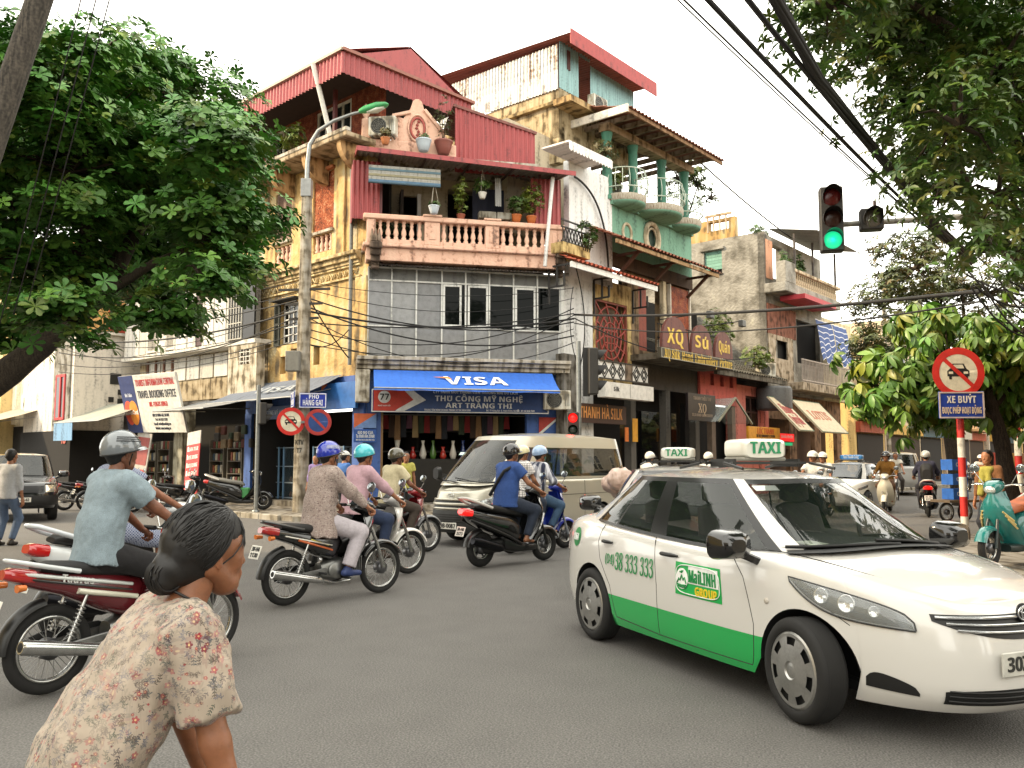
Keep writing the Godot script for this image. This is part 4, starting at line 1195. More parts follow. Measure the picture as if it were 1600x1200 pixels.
	var bd: Node3D = board("white_box_sign", "long blank white box sign under the fretwork band", FR, cm("d8d4cc", 0.5), 0.97, 3.72, 3.38, 3.84, 0.85, 0.3)
	text("Silk", 0.13, bd, cm("2a2a2a", 0.6), at(1.55, 3.64, 0.856), {"italic": true})
	bx("seam", bd, cm("8d8a84", 0.6), 2.32, 2.335, 3.4, 3.83, 0.852, 0.856)
	var fb := thing("fretwork_band", "white band with black diamond fretwork above the white box sign", "sign", FR)
	bx("panel", fb, cm("d9d6cf", 0.7, "stain"), 0.95, 3.7, 3.95, 4.5, 0.6, 0.65)
	for k in 6:
		var x := 1.2 + 0.45 * k
		if k == 3: 
			bx("plaque", fb, cm("7a6a5a", 0.8, "grime"), x - 0.2, x + 0.2, 3.98, 4.48, 0.65, 0.68)
			continue
		for s in [0.2, 0.11]:
			var m := MB.new()
			var p := [V(x - s, 4.22, 0.66), V(x, 4.22 + s * 1.2, 0.66), V(x + s, 4.22, 0.66), V(x, 4.22 - s * 1.2, 0.66)]
			for j in 4: m.bar(p[j], p[(j + 1) % 4], 0.025)
			put("diamond", m, cm("26241f", 0.7), fb)
	for y in [3.96, 4.49]: bx("edge", fb, cm("3a342c", 0.7), 0.93, 3.72, y - 0.02, y + 0.02, 0.645, 0.69)
	var th: Node3D = board("thanh_ha_sign", "dark wooden shop fascia with orange THANH HA SILK lettering", FR, cm("3a2018", 0.5), 0.3, 2.95, 2.62, 3.2, 0.3, 0.08)
	text("THANH HÀ SILK", 0.34, th, cm("c88848", 0.4), at(1.55, 2.93, 0.306), {"fit": 2.3})
	bx("orange_notice", th, cm("d8742a", 0.6), 3.0, 3.2, 2.1, 2.55, 0.2, 0.22)
	bx("yellow_notice", th, cm("d89a2a", 0.6), 3.45, 3.75, 2.1, 2.85, 0.2, 0.22)
	# green house with round balconies over the embroidery shop
	var d := thing("green_house", "green house with columned loggia and round balconies above the embroidery shop", "house", FR)
	wall("green_wall", d, green, 2.7, 8.0, 8.2, 9.75, 0.0, 0.25, [[4.75, 5.55, 8.62, 9.62]])
	for q in [[3.56, 9.0, 0.26, 0.05], [5.15, 9.12, 0.45, 0.09], [5.15, 9.12, 0.3, 0.04]]:
		var m := MB.new()
		var pts := []
		for k in 29: pts.append(V(q[0] + q[2] * cos(TAU * k / 28), q[1] + q[2] * 1.15 * sin(TAU * k / 28), 0.02))
		m.tube(pts, q[3], 8, false)
		put("round_moulding", m, cm("c9bfa8", 0.8, "grime"), d)
	bx("round_window", d, mat("4a5a54", 0.2), 4.75, 5.55, 8.62, 9.62, -0.2, -0.12)
	bx("loggia_floor", d, green, 2.6, 8.0, 9.75, 9.9, -3.0, 0.1)
	wall("loggia_back", d, cm("5b6258", 0.9, "grime"), 2.6, 8.0, 9.9, 12.4, -3.0, 0.1, [[4.2, 5.2, 10.4, 11.9], [6.0, 7.0, 10.4, 11.9]])
	for x in [2.62, 4.2, 6.1, 7.75]:
		var c := MB.new()
		c.lathe([Vector2(0.2, 0), Vector2(0.2, 0.12), Vector2(0.165, 0.16), Vector2(0.155, 2.0), Vector2(0.16, 2.05), Vector2(0.19, 2.2), Vector2(0.19, 2.28)], 20, at(x, 9.9, -0.12))
		put("column", c, mat("3f7a64", 0.6, T.stain, 0.4), d)
	bx("loggia_beam", d, cm("a08a70", 0.9, "grime"), 2.4, 8.1, 12.15, 12.4, -0.3, 0.12, 0.01)
	for k in 9: bx("roof_beam", d, cm("8a7866", 0.9, "grime"), 2.6 + 0.65 * k, 2.72 + 0.65 * k, 12.4, 12.55, -3.0, 1.1)
	for q in [[3.35, 0.75], [5.2, 1.05], [7.15, 0.75]]:
		var m := MB.new()
		m.lathe([Vector2(0.0, -0.13), Vector2(q[1] * 0.8, -0.11), Vector2(q[1] * 0.97, -0.06), Vector2(q[1], 0.0), Vector2(q[1], 0.02)], 28, at(q[0], 9.85, 0.0))
		put("round_balcony", m, green, d)
		var rm := MB.new()
		rm.lathe([Vector2(q[1], 0.02), Vector2(q[1] + 0.03, 0.06), Vector2(q[1] + 0.03, 0.24), Vector2(q[1] - 0.04, 0.26)], 28, at(q[0], 9.85, 0.0))
		put("pebbled_rim", rm, mat("cfcabd", 0.95, T.rust, 3.0, {"bump": 2.0}), d)
		var n2 := int(q[1] * 15)
		for k in n2 + 1:
			var a: float = PI * k / n2
			var dr := V(cos(a), 0, sin(a))
			var b := MB.new()
			var pts := []
			for j in 6:
				var f := j / 5.0
				pts.append(V(q[0], 10.18 + 0.75 * f, 0) + dr * (q[1] - 0.02 + 0.16 * sin(PI * f) * (1.0 - 0.4 * f)))
			b.tube(pts, 0.014, 5)
			put("railing_bar", b, cm("b9c4b4", 0.5), d)
		for y in [10.3, 10.93]:
			var hr := MB.new()
			var pts := []
			for k in 21: pts.append(V(q[0] + (q[1] + (0.07 if y < 10.5 else 0.0)) * cos(PI * k / 20), y, (q[1] + (0.07 if y < 10.5 else 0.0)) * sin(PI * k / 20)))
			hr.tube(pts, 0.02, 6)
			put("railing_hoop", hr, cm("b9c4b4", 0.5), d)
	tiles("tiled_roof", d, mat("8f5a44", 0.8, T.fine, 1.5), V(1.9, 13.6, -3.0), V(6.4, 0, 0), V(0, -1.2, 4.2), 9)
	bx("roof_fascia", d, cm("9a7a5e", 0.9, "grime"), 1.9, 8.3, 12.3, 12.42, 1.12, 1.18)
	bx("roof_end_board", d, cm("d8d0c0", 0.8, "stain"), 1.84, 1.9, 12.3, 12.55, -3.0, 1.18)
	# storey under the green wall
	wall("middle_wall", d, cm("8a7458", 0.9, "grime"), 3.8, 8.0, 4.9, 8.2, -0.15, 0.2, [[4.5, 5.9, 5.2, 7.6]])
	bx("red_door", d, cm("8c3c26", 0.6, "stain"), 4.5, 5.1, 5.2, 7.6, -0.3, -0.22)
	bx("dark_room", d, dark, 4.4, 6.0, 5.1, 7.7, -0.9, -0.8)
	bx("cream_post", d, cm("d0c0a0", 0.8, "stain"), 5.9, 6.1, 5.0, 7.8, -0.15, 0.0)
	bx("pictured_panel", d, mat("c79a66", 0.7, T.rawbrick, 0.7), 6.5, 7.85, 5.2, 7.7, -0.14, -0.08)
	for x in [6.45, 7.88]: bx("panel_post", d, cm("d9d0c0", 0.7, "stain"), x - 0.04, x + 0.04, 5.1, 7.9, -0.14, -0.02)
	bx("dark_eave_wall", d, cm("4a3626", 0.9, "stain"), 2.7, 8.0, 7.75, 8.2, -0.13, 0.02)
	tiles("tiled_eave", d, mat("9a6048", 0.8, T.fine, 1.5), V(1.3, 8.75, 0.0), V(6.6, 0, 0), V(0, -0.55, 1.15), 4)
	bx("eave_board", d, cm("a88a66", 0.9, "grime"), 1.25, 7.95, 8.05, 8.17, 1.06, 1.12)
	for x in [2.9, 5.0, 7.6]:
		var m := MB.new()
		m.bar(V(x, 7.4, 0.0), V(x, 8.15, 0.9), 0.09)
		m.bar(V(x, 8.1, 0.0), V(x, 8.1, 1.0), 0.08)
		put("eave_bracket", m, wood, d)
	bx("shop_fascia", d, cm("3c3630", 0.7, "stain"), 3.8, 8.2, 3.9, 4.75, -0.05, 0.05)
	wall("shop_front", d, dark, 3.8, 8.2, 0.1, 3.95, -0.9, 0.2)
	for x in [3.75, 6.0, 8.1]: bx("shop_column", d, cm("54504a", 0.8, "stain"), x - 0.15, x + 0.15, 0.1, 3.9, -0.2, 0.06)
	bx("glazed_front", d, mat("0f0f10", 0.04), 4.0, 7.9, 0.3, 3.2, -0.7, -0.65)
	bx("balcony_slab", d, cm("6d665a", 0.9, "grime"), 3.7, 8.4, 4.75, 4.95, -0.1, 1.1)
	var rl := MB.new()
	for k in 22: rl.bar(V(3.8 + 0.2 * k, 4.95, 1.0), V(3.8 + 0.2 * k, 5.9, 1.0), 0.02)
	for y in [5.0, 5.45, 5.9]: rl.bar(V(3.75, y, 1.0), V(8.1, y, 1.0), 0.035)
	put("balcony_railing", rl, cm("1f1d1c", 0.6), d)
	var xq: Node3D = board("embroidery_sign", "long dark sign with yellow lettering for silk hand embroidery", FR, cm("4c4638", 0.6), 3.42, 8.56, 4.74, 5.08, 1.32, 0.15, cm("9a9484", 0.5))
	text("XQ Silk  Hand  Embroidery  Picture", 0.3, xq, cm("d8b23a", 0.4), at(6.0, 4.91, 1.328), {"fit": 4.8, "font": "Droid Serif"})
	for q in [[4.38, 0.85, 1.05, "XQ", 0.5], [6.2, 0.75, 1.0, "Sử", 0.42], [7.85, 0.68, 0.95, "Quán", 0.4]]:
		var ap := []
		for k in 17:
			var a := PI * k / 16.0
			ap.append([q[0] + q[1] * cos(a), 5.1 + q[2] * pow(sin(a), 0.8)])
		var ab: Node3D = poly("arched_board", xq, cm("6d4038", 0.6, "stain"), ap, 1.2, 1.3)
		text(q[3], q[4], ab, cm("e0bb3c", 0.4), at(q[0], 5.5, 1.306), {"italic": true, "fit": q[1] * 1.25})
	var bxq: Node3D = board("hanging_black_sign", "black hanging sign with gold XQ monogram", FR, cm("1a1114", 0.4), 5.7, 7.7, 2.85, 3.78, 1.0, 0.1)
	text("XQ", 0.3, bxq, cm("a8927a", 0.5), at(6.7, 3.28, 1.006), {"font": "Droid Serif", "italic": true})
	text("TRANH THÊU TAY", 0.12, bxq, cm("8a7a6a", 0.5), at(6.7, 3.62, 1.006), {"fit": 1.3})
	text("SILK HAND EMBROIDERY", 0.1, bxq, cm("8a7a6a", 0.5), at(6.7, 3.05, 1.006), {"fit": 1.5})
	for q in [[5.6, "left"], [8.0, "right"]]:
		var fl := thing("flood_lamp", "small flood lamp on an arm above the embroidery sign, the %s one" % q[1], "lamp", FR * at(q[0], 6.35, 1.9))
		var m := MB.new()
		m.tube([V(0, 0, -1.9), V(0, 0.05, 0)], 0.02, 6)
		put("arm", m, cm("3a3a38", 0.6), fl)
		bx("head", fl, cm("5c5c5a", 0.5), -0.14, 0.14, -0.16, 0.08, -0.06, 0.12, 0.02)
	ac_unit("white unit behind the first arched sign board", FR * at(5.35, 5.0, 0.4))
	# rooftop shed of corrugated metal
	var sf := FR * at(1.2, 0, -1.0)
	var b := thing("rooftop_shed", "corrugated metal rooftop shed with red barge board above the green house", "shed", sf)
	wall("base_wall", b, cm("b0a184", 0.9, "grime"), 0.0, 4.4, 11.8, 13.45, 0.0, 0.3)
	var cs := MB.new()
	cs.corr(V(0.0, 13.45, 0.02), V(1.1, 0, 0), V(0, 1.75, 0), V(0, 0, 1), 0.14, 0.02)
	cs.corr(V(1.75, 13.45, 0.02), V(2.75, 0, 0), V(0, 1.35, 0), V(0, 0, 1), 0.14, 0.02)
	cs.corr(V(1.1, 14.9, 0.02), V(0.65, 0, 0), V(0, 0.2, 0), V(0, 0, 1), 0.14, 0.02)
	put("front_sheeting", cs, mat("86a8a8", 0.45, T.stain, 0.5, {"metal": 0.3}), b)
	bx("dark_opening", b, dark, 1.1, 1.75, 13.4, 14.9, -0.6, -0.55)
	bx("small_window", b, cm("4a2822", 0.7), 0.42, 0.58, 14.2, 14.85, 0.02, 0.05)
	LX = at(0, 0, 0, -90)
	wall("side_base_wall", b, cm("b8a888", 0.9, "grime"), -5.4, 0.0, 11.0, 13.4, 0.0, 0.3)
	bx("side_ledge", b, cm("a8946c", 0.9, "grime"), -5.4, 0.02, 12.9, 13.0, 0.0, 0.15)
	var ss := MB.new()
	ss.corr(V(-5.4, 13.4, 0.05), V(5.4, 0, 0), V(0, 1.5, 0), V(0, 0, 1), 0.14, 0.02)
	put("side_sheeting", ss, mat("d5dcde", 0.4, T.rust, 0.25, {"metal": 0.35}), b)
	LX = Transform3D.IDENTITY
	var rf := MB.new()
	rf.corr(V(-0.25, 15.0, 0.6), V(5.2, 0, 0), V(0, 0.3, -6.5), V(0, 1, 0.2), 0.16, 0.02)
	put("roof", rf, cm("9a5a4c", 0.7, "stain"), b)
	var bb := MB.new()
	bb.bar(V(-0.2, 14.92, 0.62), V(5.1, 14.92, 0.62), 0.03, 0.5)
	put("barge_board", bb, mat("a03a38", 0.6, T.stain, 0.5), b)
	bx("shed_ledge", b, cm("b09468", 0.9, "grime"), -0.3, 1.4, 12.75, 12.95, 0.0, 0.7)
	ac_unit("air conditioner with round black fan on the shed ledge", sf * at(1.55, 12.96, 0.45))
	ac_unit("air conditioner on the facade of the pink shop", FR * at(13.3, 4.9, 0.45, -30))
	# red-eaved and pink low shops
	var p := thing("pink_shop", "low pink shop with mossy tiled roof between the green and the grey house", "house", FR)
	wall("pink_wall", p, mat("d89a9a", 0.85, T.pink, 0.3), 11.0, 14.5, 0.1, 4.5, 0.0, 0.25, [[12.3, 13.6, 2.2, 4.1]])
	window(p, cm("4a3028", 0.7), mat("281c18", 0.2), 12.3, 13.6, 2.2, 4.1, -0.1, 2, 3, 0.08)
	wall("red_wall", p, cm("c2564a", 0.7, "stain"), 8.2, 11.2, 3.6, 4.9, 0.15, 0.2, [[9.0, 9.3, 4.3, 4.75], [9.8, 10.1, 4.3, 4.75], [10.6, 10.9, 4.3, 4.75]])
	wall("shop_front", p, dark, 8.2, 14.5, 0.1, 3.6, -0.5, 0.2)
	tiles("tiled_roof", p, cm("5e5a50", 0.9, "grime"), V(8.2, 6.3, -2.6), V(6.3, 0, 0), V(0, -1.5, 3.4), 9)
	bx("roof_edge", p, cm("6a645a", 0.9, "grime"), 8.2, 14.6, 4.62, 4.8, 0.7, 0.82)
	for x in [9.3, 11.0]: bx("shop_column", p, cm("7b6a5c", 0.8), x - 0.15, x + 0.15, 0.1, 3.6, -0.1, 0.1)
	var gc := thing("glass_canopy", "small pitched glass canopy beside the black hanging sign", "canopy", FR)
	for s in [-1, 1]:
		var m := MB.new()
		m.face([V(8.65, 3.75, 0.2), V(8.65, 3.75, 1.3), V(8.65 + s * 1.35, 2.85, 1.3), V(8.65 + s * 1.35, 2.85, 0.2)])
		put("pane", m, mat("c8d0cc", 0.05, null, 1.0, {"alpha": 0.3}), gc)
		var f := MB.new()
		f.bar(V(8.65, 3.75, 1.3), V(8.65 + s * 1.35, 2.85, 1.3), 0.06)
		put("rafter", f, cm("8d8a78", 0.5), gc)
	var lt: Node3D = board("loc_thanh_sign", "yellow shop sign lettered LOC THANH with red characters", FR, cm("d8942a", 0.5), 9.7, 12.55, 2.24, 2.76, 1.3, 0.1)
	text("LỘC THÀNH", 0.22, lt, cm("b84a28", 0.5), at(11.2, 2.6, 1.306), {"fit": 1.5})
	text("THE BEST EMBROIDERY & CLOTHING", 0.1, lt, cm("4a2a18", 0.5), at(11.2, 2.42, 1.306), {"fit": 1.7})
	text("ĐT: 04 3928 6391", 0.07, lt, cm("4a2a18", 0.5), at(11.2, 2.3, 1.306), {"fit": 0.9})
	var rl2: Node3D = board("red_light_sign", "small glowing red light sign beside the yellow shop sign", FR, mat("c01820", 0.4, null, 1.0, {"emit": Color(0.9, 0.05, 0.08), "power": 0.8}), 13.2, 14.7, 2.27, 2.58, 1.0, 0.08)
	text("Mobile Mobile", 0.13, rl2, cm("f0c8c4", 0.4), at(13.95, 2.46, 1.006), {"fit": 1.2})
	bx("green_strip", rl2, mat("1c9c6c", 0.4, null, 1.0, {"emit": Color(0.1, 0.7, 0.45), "power": 0.5}), 13.4, 14.5, 2.1, 2.22, 0.93, 1.0)
	# grey rendered house
	var e := thing("grey_house", "grey rendered house with balustraded balcony and striped blinds", "house", FR)
	var grey := mat("cfcfce", 0.95, T.plaster, 0.22, {"bump": 0.8})
	LX = at(14.5, 0, 0, -90)
	wall("gable_wall", e, grey, -6.0, 0.0, 4.4, 11.3, 0.0, 0.3, [[-2.86, -1.98, 9.75, 10.82]])
	bx("window_recess", e, cm("5a4a40", 0.9, "grime"), -2.9, -1.94, 9.7, 9.76, 0.0, 0.06)
	bx("window_hood", e, grey, -3.0, -1.85, 10.84, 10.95, 0.0, 0.12)
	for k in 6: bx("blind_slat", e, cm(["6f9c8c", "7aa898"][k % 2], 0.7, "stain"), -2.84, -2.0, 9.98 + 0.14 * k, 10.11 + 0.14 * k, -0.14, -0.1)
	bx("dark_window", e, dark, -2.86, -1.98, 9.75, 10.82, -0.25, -0.2)
	wall("upper_gable", e, mat("e0d4c0", 0.9, T.ochre, 0.2), -5.6, -1.6, 11.3, 12.4, -0.6, 0.3, [[-2.9, -1.9, 11.9, 12.3]])
	for k in 4: bx("parapet_bar", e, cm("b09a80", 0.9), -2.9 + 0.3 * k, -2.84 + 0.3 * k, 11.8, 12.6, -0.5, -0.44)
	bx("parapet_rail", e, cm("b09a80", 0.9, "grime"), -3.0, -1.7, 12.5, 12.6, -0.52, -0.42)
	LX = Transform3D.IDENTITY
	wall("front_wall", e, grey, 14.5, 21.0, 4.4, 11.2, 0.0, 0.3, [[15.6, 17.0, 5.9, 7.8], [17.8, 20.6, 5.9, 7.9], [15.3, 16.4, 9.4, 10.9]])
	wall("lower_front", e, cm("8a6a50", 0.9, "grime"), 14.5, 24.0, 0.1, 4.4, -0.3, 0.2, [[15.2, 17.4, 0.1, 3.3], [18.2, 20.4, 0.1, 3.3], [21.2, 23.4, 0.1, 3.3]])
	bx("shop_back_wall", e, cm("5a4030", 0.9), 14.5, 24.0, 0.1, 4.4, -1.2, -1.1)
	bx("salmon_wall", e, cm("d8a080", 0.85, "stain"), 14.6, 15.3, 9.3, 11.0, -0.1, 0.02)
	bx("rust_wall", e, mat("8a5a4a", 0.9, T.grime, 0.5), 14.55, 17.6, 6.9, 8.2, 0.003, 0.06)
	wall("patched_wall", e, cm("b8aa98", 0.9, "grime"), 14.6, 17.2, 4.9, 6.9, 0.06, 0.06, [[15.3, 16.6, 5.9, 6.7]])
	bx("dark_window", e, dark, 15.2, 20.6, 5.6, 8.0, -0.25, -0.2)
	bx("balcony_slab", e, grey, 14.4, 20.9, 8.6, 9.0, 0.0, 0.95, 0.02)
	bx("balcony_pier", e, grey, 14.45, 15.5, 9.0, 9.9, 0.5, 0.95, 0.02)
	for k in 22: put("baluster", baluster(0.56), cm("c9b8a0", 0.9, "grime"), e, at(15.65 + 0.23 * k, 9.0, 0.85))
	bx("handrail", e, cm("c9b8a0", 0.9, "grime"), 15.4, 20.9, 9.56, 9.7, 0.72, 0.98, 0.02)
	bx("red_canopy", e, cm("b0343c", 0.6), 15.3, 19.0, 8.35, 8.55, 0.3, 1.4)
	var tc := MB.new()
	tc.corr(V(15.6, 11.25, 1.9), V(5.2, 0, 0), V(0, 0.45, -2.2), V(0, 1, 0), 0.16, 0.02)
	put("terrace_canopy", tc, cm("8d8d88", 0.6, "stain"), e)
	for x in [15.7, 17.8, 20.6]: bx("canopy_post", e, cm("4a423c", 0.7), x - 0.04, x + 0.04, 9.6, 11.3, 0.8, 0.88)
	bx("low_balcony_slab", e, cm("a89a88", 0.9, "grime"), 15.8, 23.3, 4.5, 4.85, 0.0, 1.0, 0.02)
	var lr := MB.new()
	for k in 44: lr.bar(V(16.05 + 0.165 * k, 4.85, 0.9), V(16.05 + 0.165 * k, 5.85, 0.9), 0.028)
	for y in [4.95, 5.85]: lr.bar(V(16.0, y, 0.9), V(23.2, y, 0.9), 0.05)
	put("balcony_railing", lr, cm("a89c92", 0.7), e)
	wall("neighbour_front", e, cm("cdbf9a", 0.85, "stain"), 21.0, 25.0, 4.4, 8.4, 0.0, 0.3, [[22.0, 22.6, 6.2, 7.6]])
	for q in [[18.5, 20.5, "left"], [20.6, 22.5, "right"]]:
		var sb := thing("striped_blind", "blue and white striped blind on the grey house balcony, the %s one" % q[2], "blind", FR)
		var P := []
		for r in 7:
			var row := PackedVector3Array()
			for k in 17: row.append(V(lerp(q[0], q[1], k / 16.0), lerp(7.95, 6.0 + 0.12 * sin(k * 0.9), r / 6.0), 0.95 - 0.35 * (1.0 - r / 6.0) + 0.03 * sin(k * 1.2 + r)))
			P.append(row)
		var m := MB.new()
		m.grid(P, false, 1.0, 1.0)
		put("cloth", m, mat(Color.WHITE, 0.9, stripes_tex(), 1.0, {"uv": true}), sb)
	var tk := MB.new()
	tk.lathe([Vector2(0, 0), Vector2(0.68, 0), Vector2(0.72, 0.08), Vector2(0.72, 0.85), Vector2(0.66, 0.95), Vector2(0, 1.0)], 28, Transform3D.IDENTITY)
	var tko := put("water_tank", tk, cm("5a5a5a", 0.6, "stain"), self, FR * at(13.7, 3.55, 0.6))
	tag(tko, "dark grey round water tank fixed above the pink shop", "tank")
	for q in [["huong_board", "tilted cream shop board with red lettering beside the lotus board", 13.2, 0.75, ["Hương", "Quỳnh"], "b03a30"], ["lotus_board", "tilted cream shop board lettered LOTUS in red", 16.4, 1.55, ["LOTUS"], "c0603c"]]:
		var lb: Node3D = board(q[0], q[1], FR * Transform3D(Basis(Vector3.RIGHT, -0.75), V(q[2], 3.35, 1.5)), cm("cbbb9c", 0.7), -q[3], q[3], -0.95, 0.95, 0.0, 0.06, cm("4a6a50", 0.6))
		for k in q[4].size(): text(q[4][k], 0.5, lb, cm(q[5], 0.6), at(0, 0.25 - 0.6 * k + (0.0 if q[4].size() > 1 else -0.2), 0.01), {"fit": q[3] * 1.35, "font": "Droid Serif", "italic": q[4].size() > 1})
	var vines := [[9.3, 6.4, 0.4, 0.9, 0.8, "creeper in bright leaf above the pink shop roof", LIME], [12.2, 5.6, 0.6, 1.0, 0.5, "green bush on the roof edge above the yellow sign", LIME], [8.9, 12.6, -0.5, 1.0, 0.6, "wild bush growing on the roof beside the columns", LIME], [16.9, 9.9, 0.5, 0.5, 0.9, "dark plant hanging on the upper grey balcony", GREEN], [14.9, 9.95, 0.7, 0.35, 0.5, "plant in a pot on the balcony pier", GREEN], [15.1, 11.45, -0.5, 0.9, 0.3, "leafy plants along the grey parapet", GREEN], [3.6, 10.9, -0.4, 0.5, 0.35, "fern in the green loggia", LIME], [0.25, 8.1, 0.75, 0.4, 0.5, "leafy plant hanging over the small balcony rail", GREEN], [2.0, 11.3, 0.2, 0.6, 0.4, "straggly plant under the green house roof", Color(0.13, 0.13, 0.06)]]
	for v in vines:
		var pv := thing("climbing_plant", v[5], "plant", FR * at(v[0], v[1], v[2]))
		foliage(pv, int(220 * v[3] * v[4]), Vector3.ZERO, V(v[3], v[4], v[3] * 0.5), small_leaf(), v[6], 1.3)
		var sm := MB.new()
		for k in 4: sm.tube([V(0.1 * k - 0.15, -v[4] * 0.9, -0.05), V(0.2 * k - 0.3, 0, 0), V(0.3 * k - 0.45, v[4] * 0.6, 0.05)], [0.02, 0.014, 0.006], 5)
		put("stem", sm, cm("4a3c28", 0.9), pv)
func cream_mat(): return cm("b9ac94", 0.9, "stain")
func stripes_tex() -> ImageTexture:
	if not cache.has("stripes"):
		var im := Image.create(8, 128, false, Image.FORMAT_RGB8)
		for y in 128: im.fill_rect(Rect2i(0, y, 8, 1), Color(0.85, 0.85, 0.86) if y % 18 < 3 else Color(0.3, 0.37, 0.55))
		cache.stripes = tex(im)
	return cache.stripes

# ---------------------------------------------------------------- far street
func build_far():
	# terraced houses continuing up the right street on both sides
	var cols := ["d8b878", "cbb9a0", "e0c48c", "b8a48c", "d0a878", "c8c0b0", "d4b070"]
	var u := 25.0
	for k in 9:
		var w: float = 5.0 + 2.0 * abs(sin(k * 1.7))
		var h: float = 7.5 + 2.5 * abs(sin(k * 2.3))
		row_house(FR, u, u + w, h, cols[k % 7], k, "house %s up the right street beyond the grey house" % ORD[k], 0.3 * sin(k * 3.0))
		u += w
	var FO := FR * fr(0, 13.8, 180.0)
	u = -6.0
	for k in 9:
		var w: float = 5.5 + 1.5 * abs(sin(k * 1.3))
		row_house(FO, -u - w, -u, 8.0 + 2.0 * abs(sin(k * 1.9)), cols[(k + 3) % 7], k, "yellow terrace house %s on the right-hand side behind the trees" % ORD[k], 0.2 * sin(k * 2.0))
		u += w
	var FE := FR * fr(72.0, 5.5, -90.0)
	for k in 4: row_house(FE, -22.0 + 11.0 * k, -11.3 + 11.0 * k, 8.0 + k, cols[(k * 2) % 7], k, "house closing the far end of the street, number %s from the left" % ["one", "two", "three", "four"][k], 0.0)
	# street-side stalls of colour at the far end
	for k in 14:
		var st := bx("market_rack", self, cm(["b04a3a", "8a6a4a", "c8b090", "4a5a78", "a87a3a", "7a2f2a"][k % 6], 0.8), -0.55, 0.55, 0.0, 1.9, -0.25, 0.25, 0.03)
		st.transform = FR * at(52.0 + 1.25 * k, 0.13, 1.2 + 0.4 * sin(k * 2.0))
		tag(st, "%s rack of goods far up the right street, %s from the near end" % [["red", "brown", "cream", "blue", "ochre", "maroon"][k % 6], ORD[k]], "rack", "racks outside the far shops")
func row_house(F: Transform3D, x0: float, x1: float, h: float, hex: String, k: int, label: String, off: float):
	var o := thing("terrace_house", label, "house", F * at(0, 0, off))
	var m := cm(hex, 0.85, "stain")
	var n := int((x1 - x0) / 2.2)
	var holes := [[x0 + 0.4, x1 - 0.4, 0.1, 2.9]]
	for j in n:
		var c: float = lerp(x0, x1, (j + 0.5) / n)
		for y in [3.9, 6.4]:
			if y + 1.6 < h: holes.append([c - 0.5, c + 0.5, y, y + 1.5])
	wall("front_wall", o, m, x0 + 0.02, x1 - 0.02, 0.1, h, 0.0, 3.0, [])
	for q in holes.slice(1): window(o, cm("d8d2c4", 0.6), mat("2a2e2c", 0.1), q[0], q[1], q[2], q[3], 0.03, 2, 2, 0.07)
	bx("shop_front", o, cm(["241c16", "3a2c20", "1c1a18"][k % 3], 0.8), x0 + 0.4, x1 - 0.4, 0.1, 2.9, 0.0, 0.05)
	bx("fascia", o, cm(["a85038", "c8a050", "4a6a78", "b8b0a0"][k % 4], 0.6, "stain"), x0 + 0.3, x1 - 0.3, 2.95, 3.5, 0.0, 0.25)
	bx("cornice", o, cm("c8bca0", 0.8, "grime"), x0, x1, h - 0.25, h, 0.0, 0.3)
	if k % 2 == 0: bx("balcony", o, m, x0 + 0.5, x1 - 0.5, 3.6, 3.75, 0.0, 0.8)
# ---------------------------------------------------------------- trees
func tree(called: String, label: String, limbs: Array, blobs: Array, density: float, mesh: Mesh, base: Color, bark: String, leafm, sc := 1.0, flat := 0.0):
	var o := thing(called, label, "tree")
	for k in limbs.size():
		var m := MB.new()
		var pts := []
		var L: Array = limbs[k]
		var cv := Curve3D.new()
		for q in L: cv.add_point(q[0])
		var rad := []
		for j in L.size() - 1:
			for s in 5:
				var f := s / 5.0
				pts.append(L[j][0].lerp(L[j + 1][0], f) + V(0.03 * sin(j * 5.0 + s), 0, 0.03 * cos(j * 3.0 + s)) * L[j][1] * 3.0)
				rad.append(lerp(L[j][1], L[j + 1][1], f) * (1.0 + 0.06 * sin(s * 2.3 + j)))
		pts.append(L[-1][0]); rad.append(L[-1][1])
		m.tube(pts, rad, 10)
		put("trunk" if k == 0 else "branch", m, mat(bark, 0.95, T.bark, 1.2, {"bump": 1.5}), o)
	var X := []
	var C := []
	var nz := FastNoiseLite.new()
	nz.seed = 11
	nz.frequency = 0.9
	for b in blobs:
		var r: float = b[3]
		var n := int(density * r * r)
		var c := V(b[0], b[1], b[2])
		var sub := []
		for k in int(6 + r * 10): sub.append(c + V(rng.randfn(), rng.randfn() * 0.8, rng.randfn()).normalized() * r * rng.randf_range(0.45, 1.0))
		for k in n:
			var s: Vector3 = sub[rng.randi() % sub.size()]
			var p := s + V(rng.randfn(), rng.randfn() * (0.55 - flat * 0.25), rng.randfn()) * (0.16 + 0.16 * r)
			if nz.get_noise_3dv(p * 1.3) < -0.25: continue
			var d := (p - c) / r
			var up := (V(d.x * 0.5, 0.9, d.z * 0.5) + V(rng.randfn(), rng.randfn(), rng.randfn()) * 0.3).normalized()
			X.append(Transform3D(Basis(Quaternion(Vector3.UP, up)) * Basis(Vector3.UP, rng.randf() * TAU) * Basis.from_scale(Vector3.ONE * sc * rng.randf_range(0.7, 1.2)), p))
			var v := rng.randf_range(0.65, 1.3)
			var yl := rng.randf_range(0.85, 1.35) if rng.randf() < 0.85 else 1.9
			C.append(Color(base.r * v * yl, base.g * v, base.b * v * rng.randf_range(0.7, 1.1)))
		# twigs from the blob centre
		var tw := MB.new()
		for s in sub: tw.tube([c, c.lerp(s, 0.6) + V(0, 0.08, 0), s], [0.03 * sc, 0.018 * sc, 0.006], 5)
		put("branch", tw, cm("3a3024", 0.95), o)
	multi("crown", o, mesh, leafm, X, C)
	return o
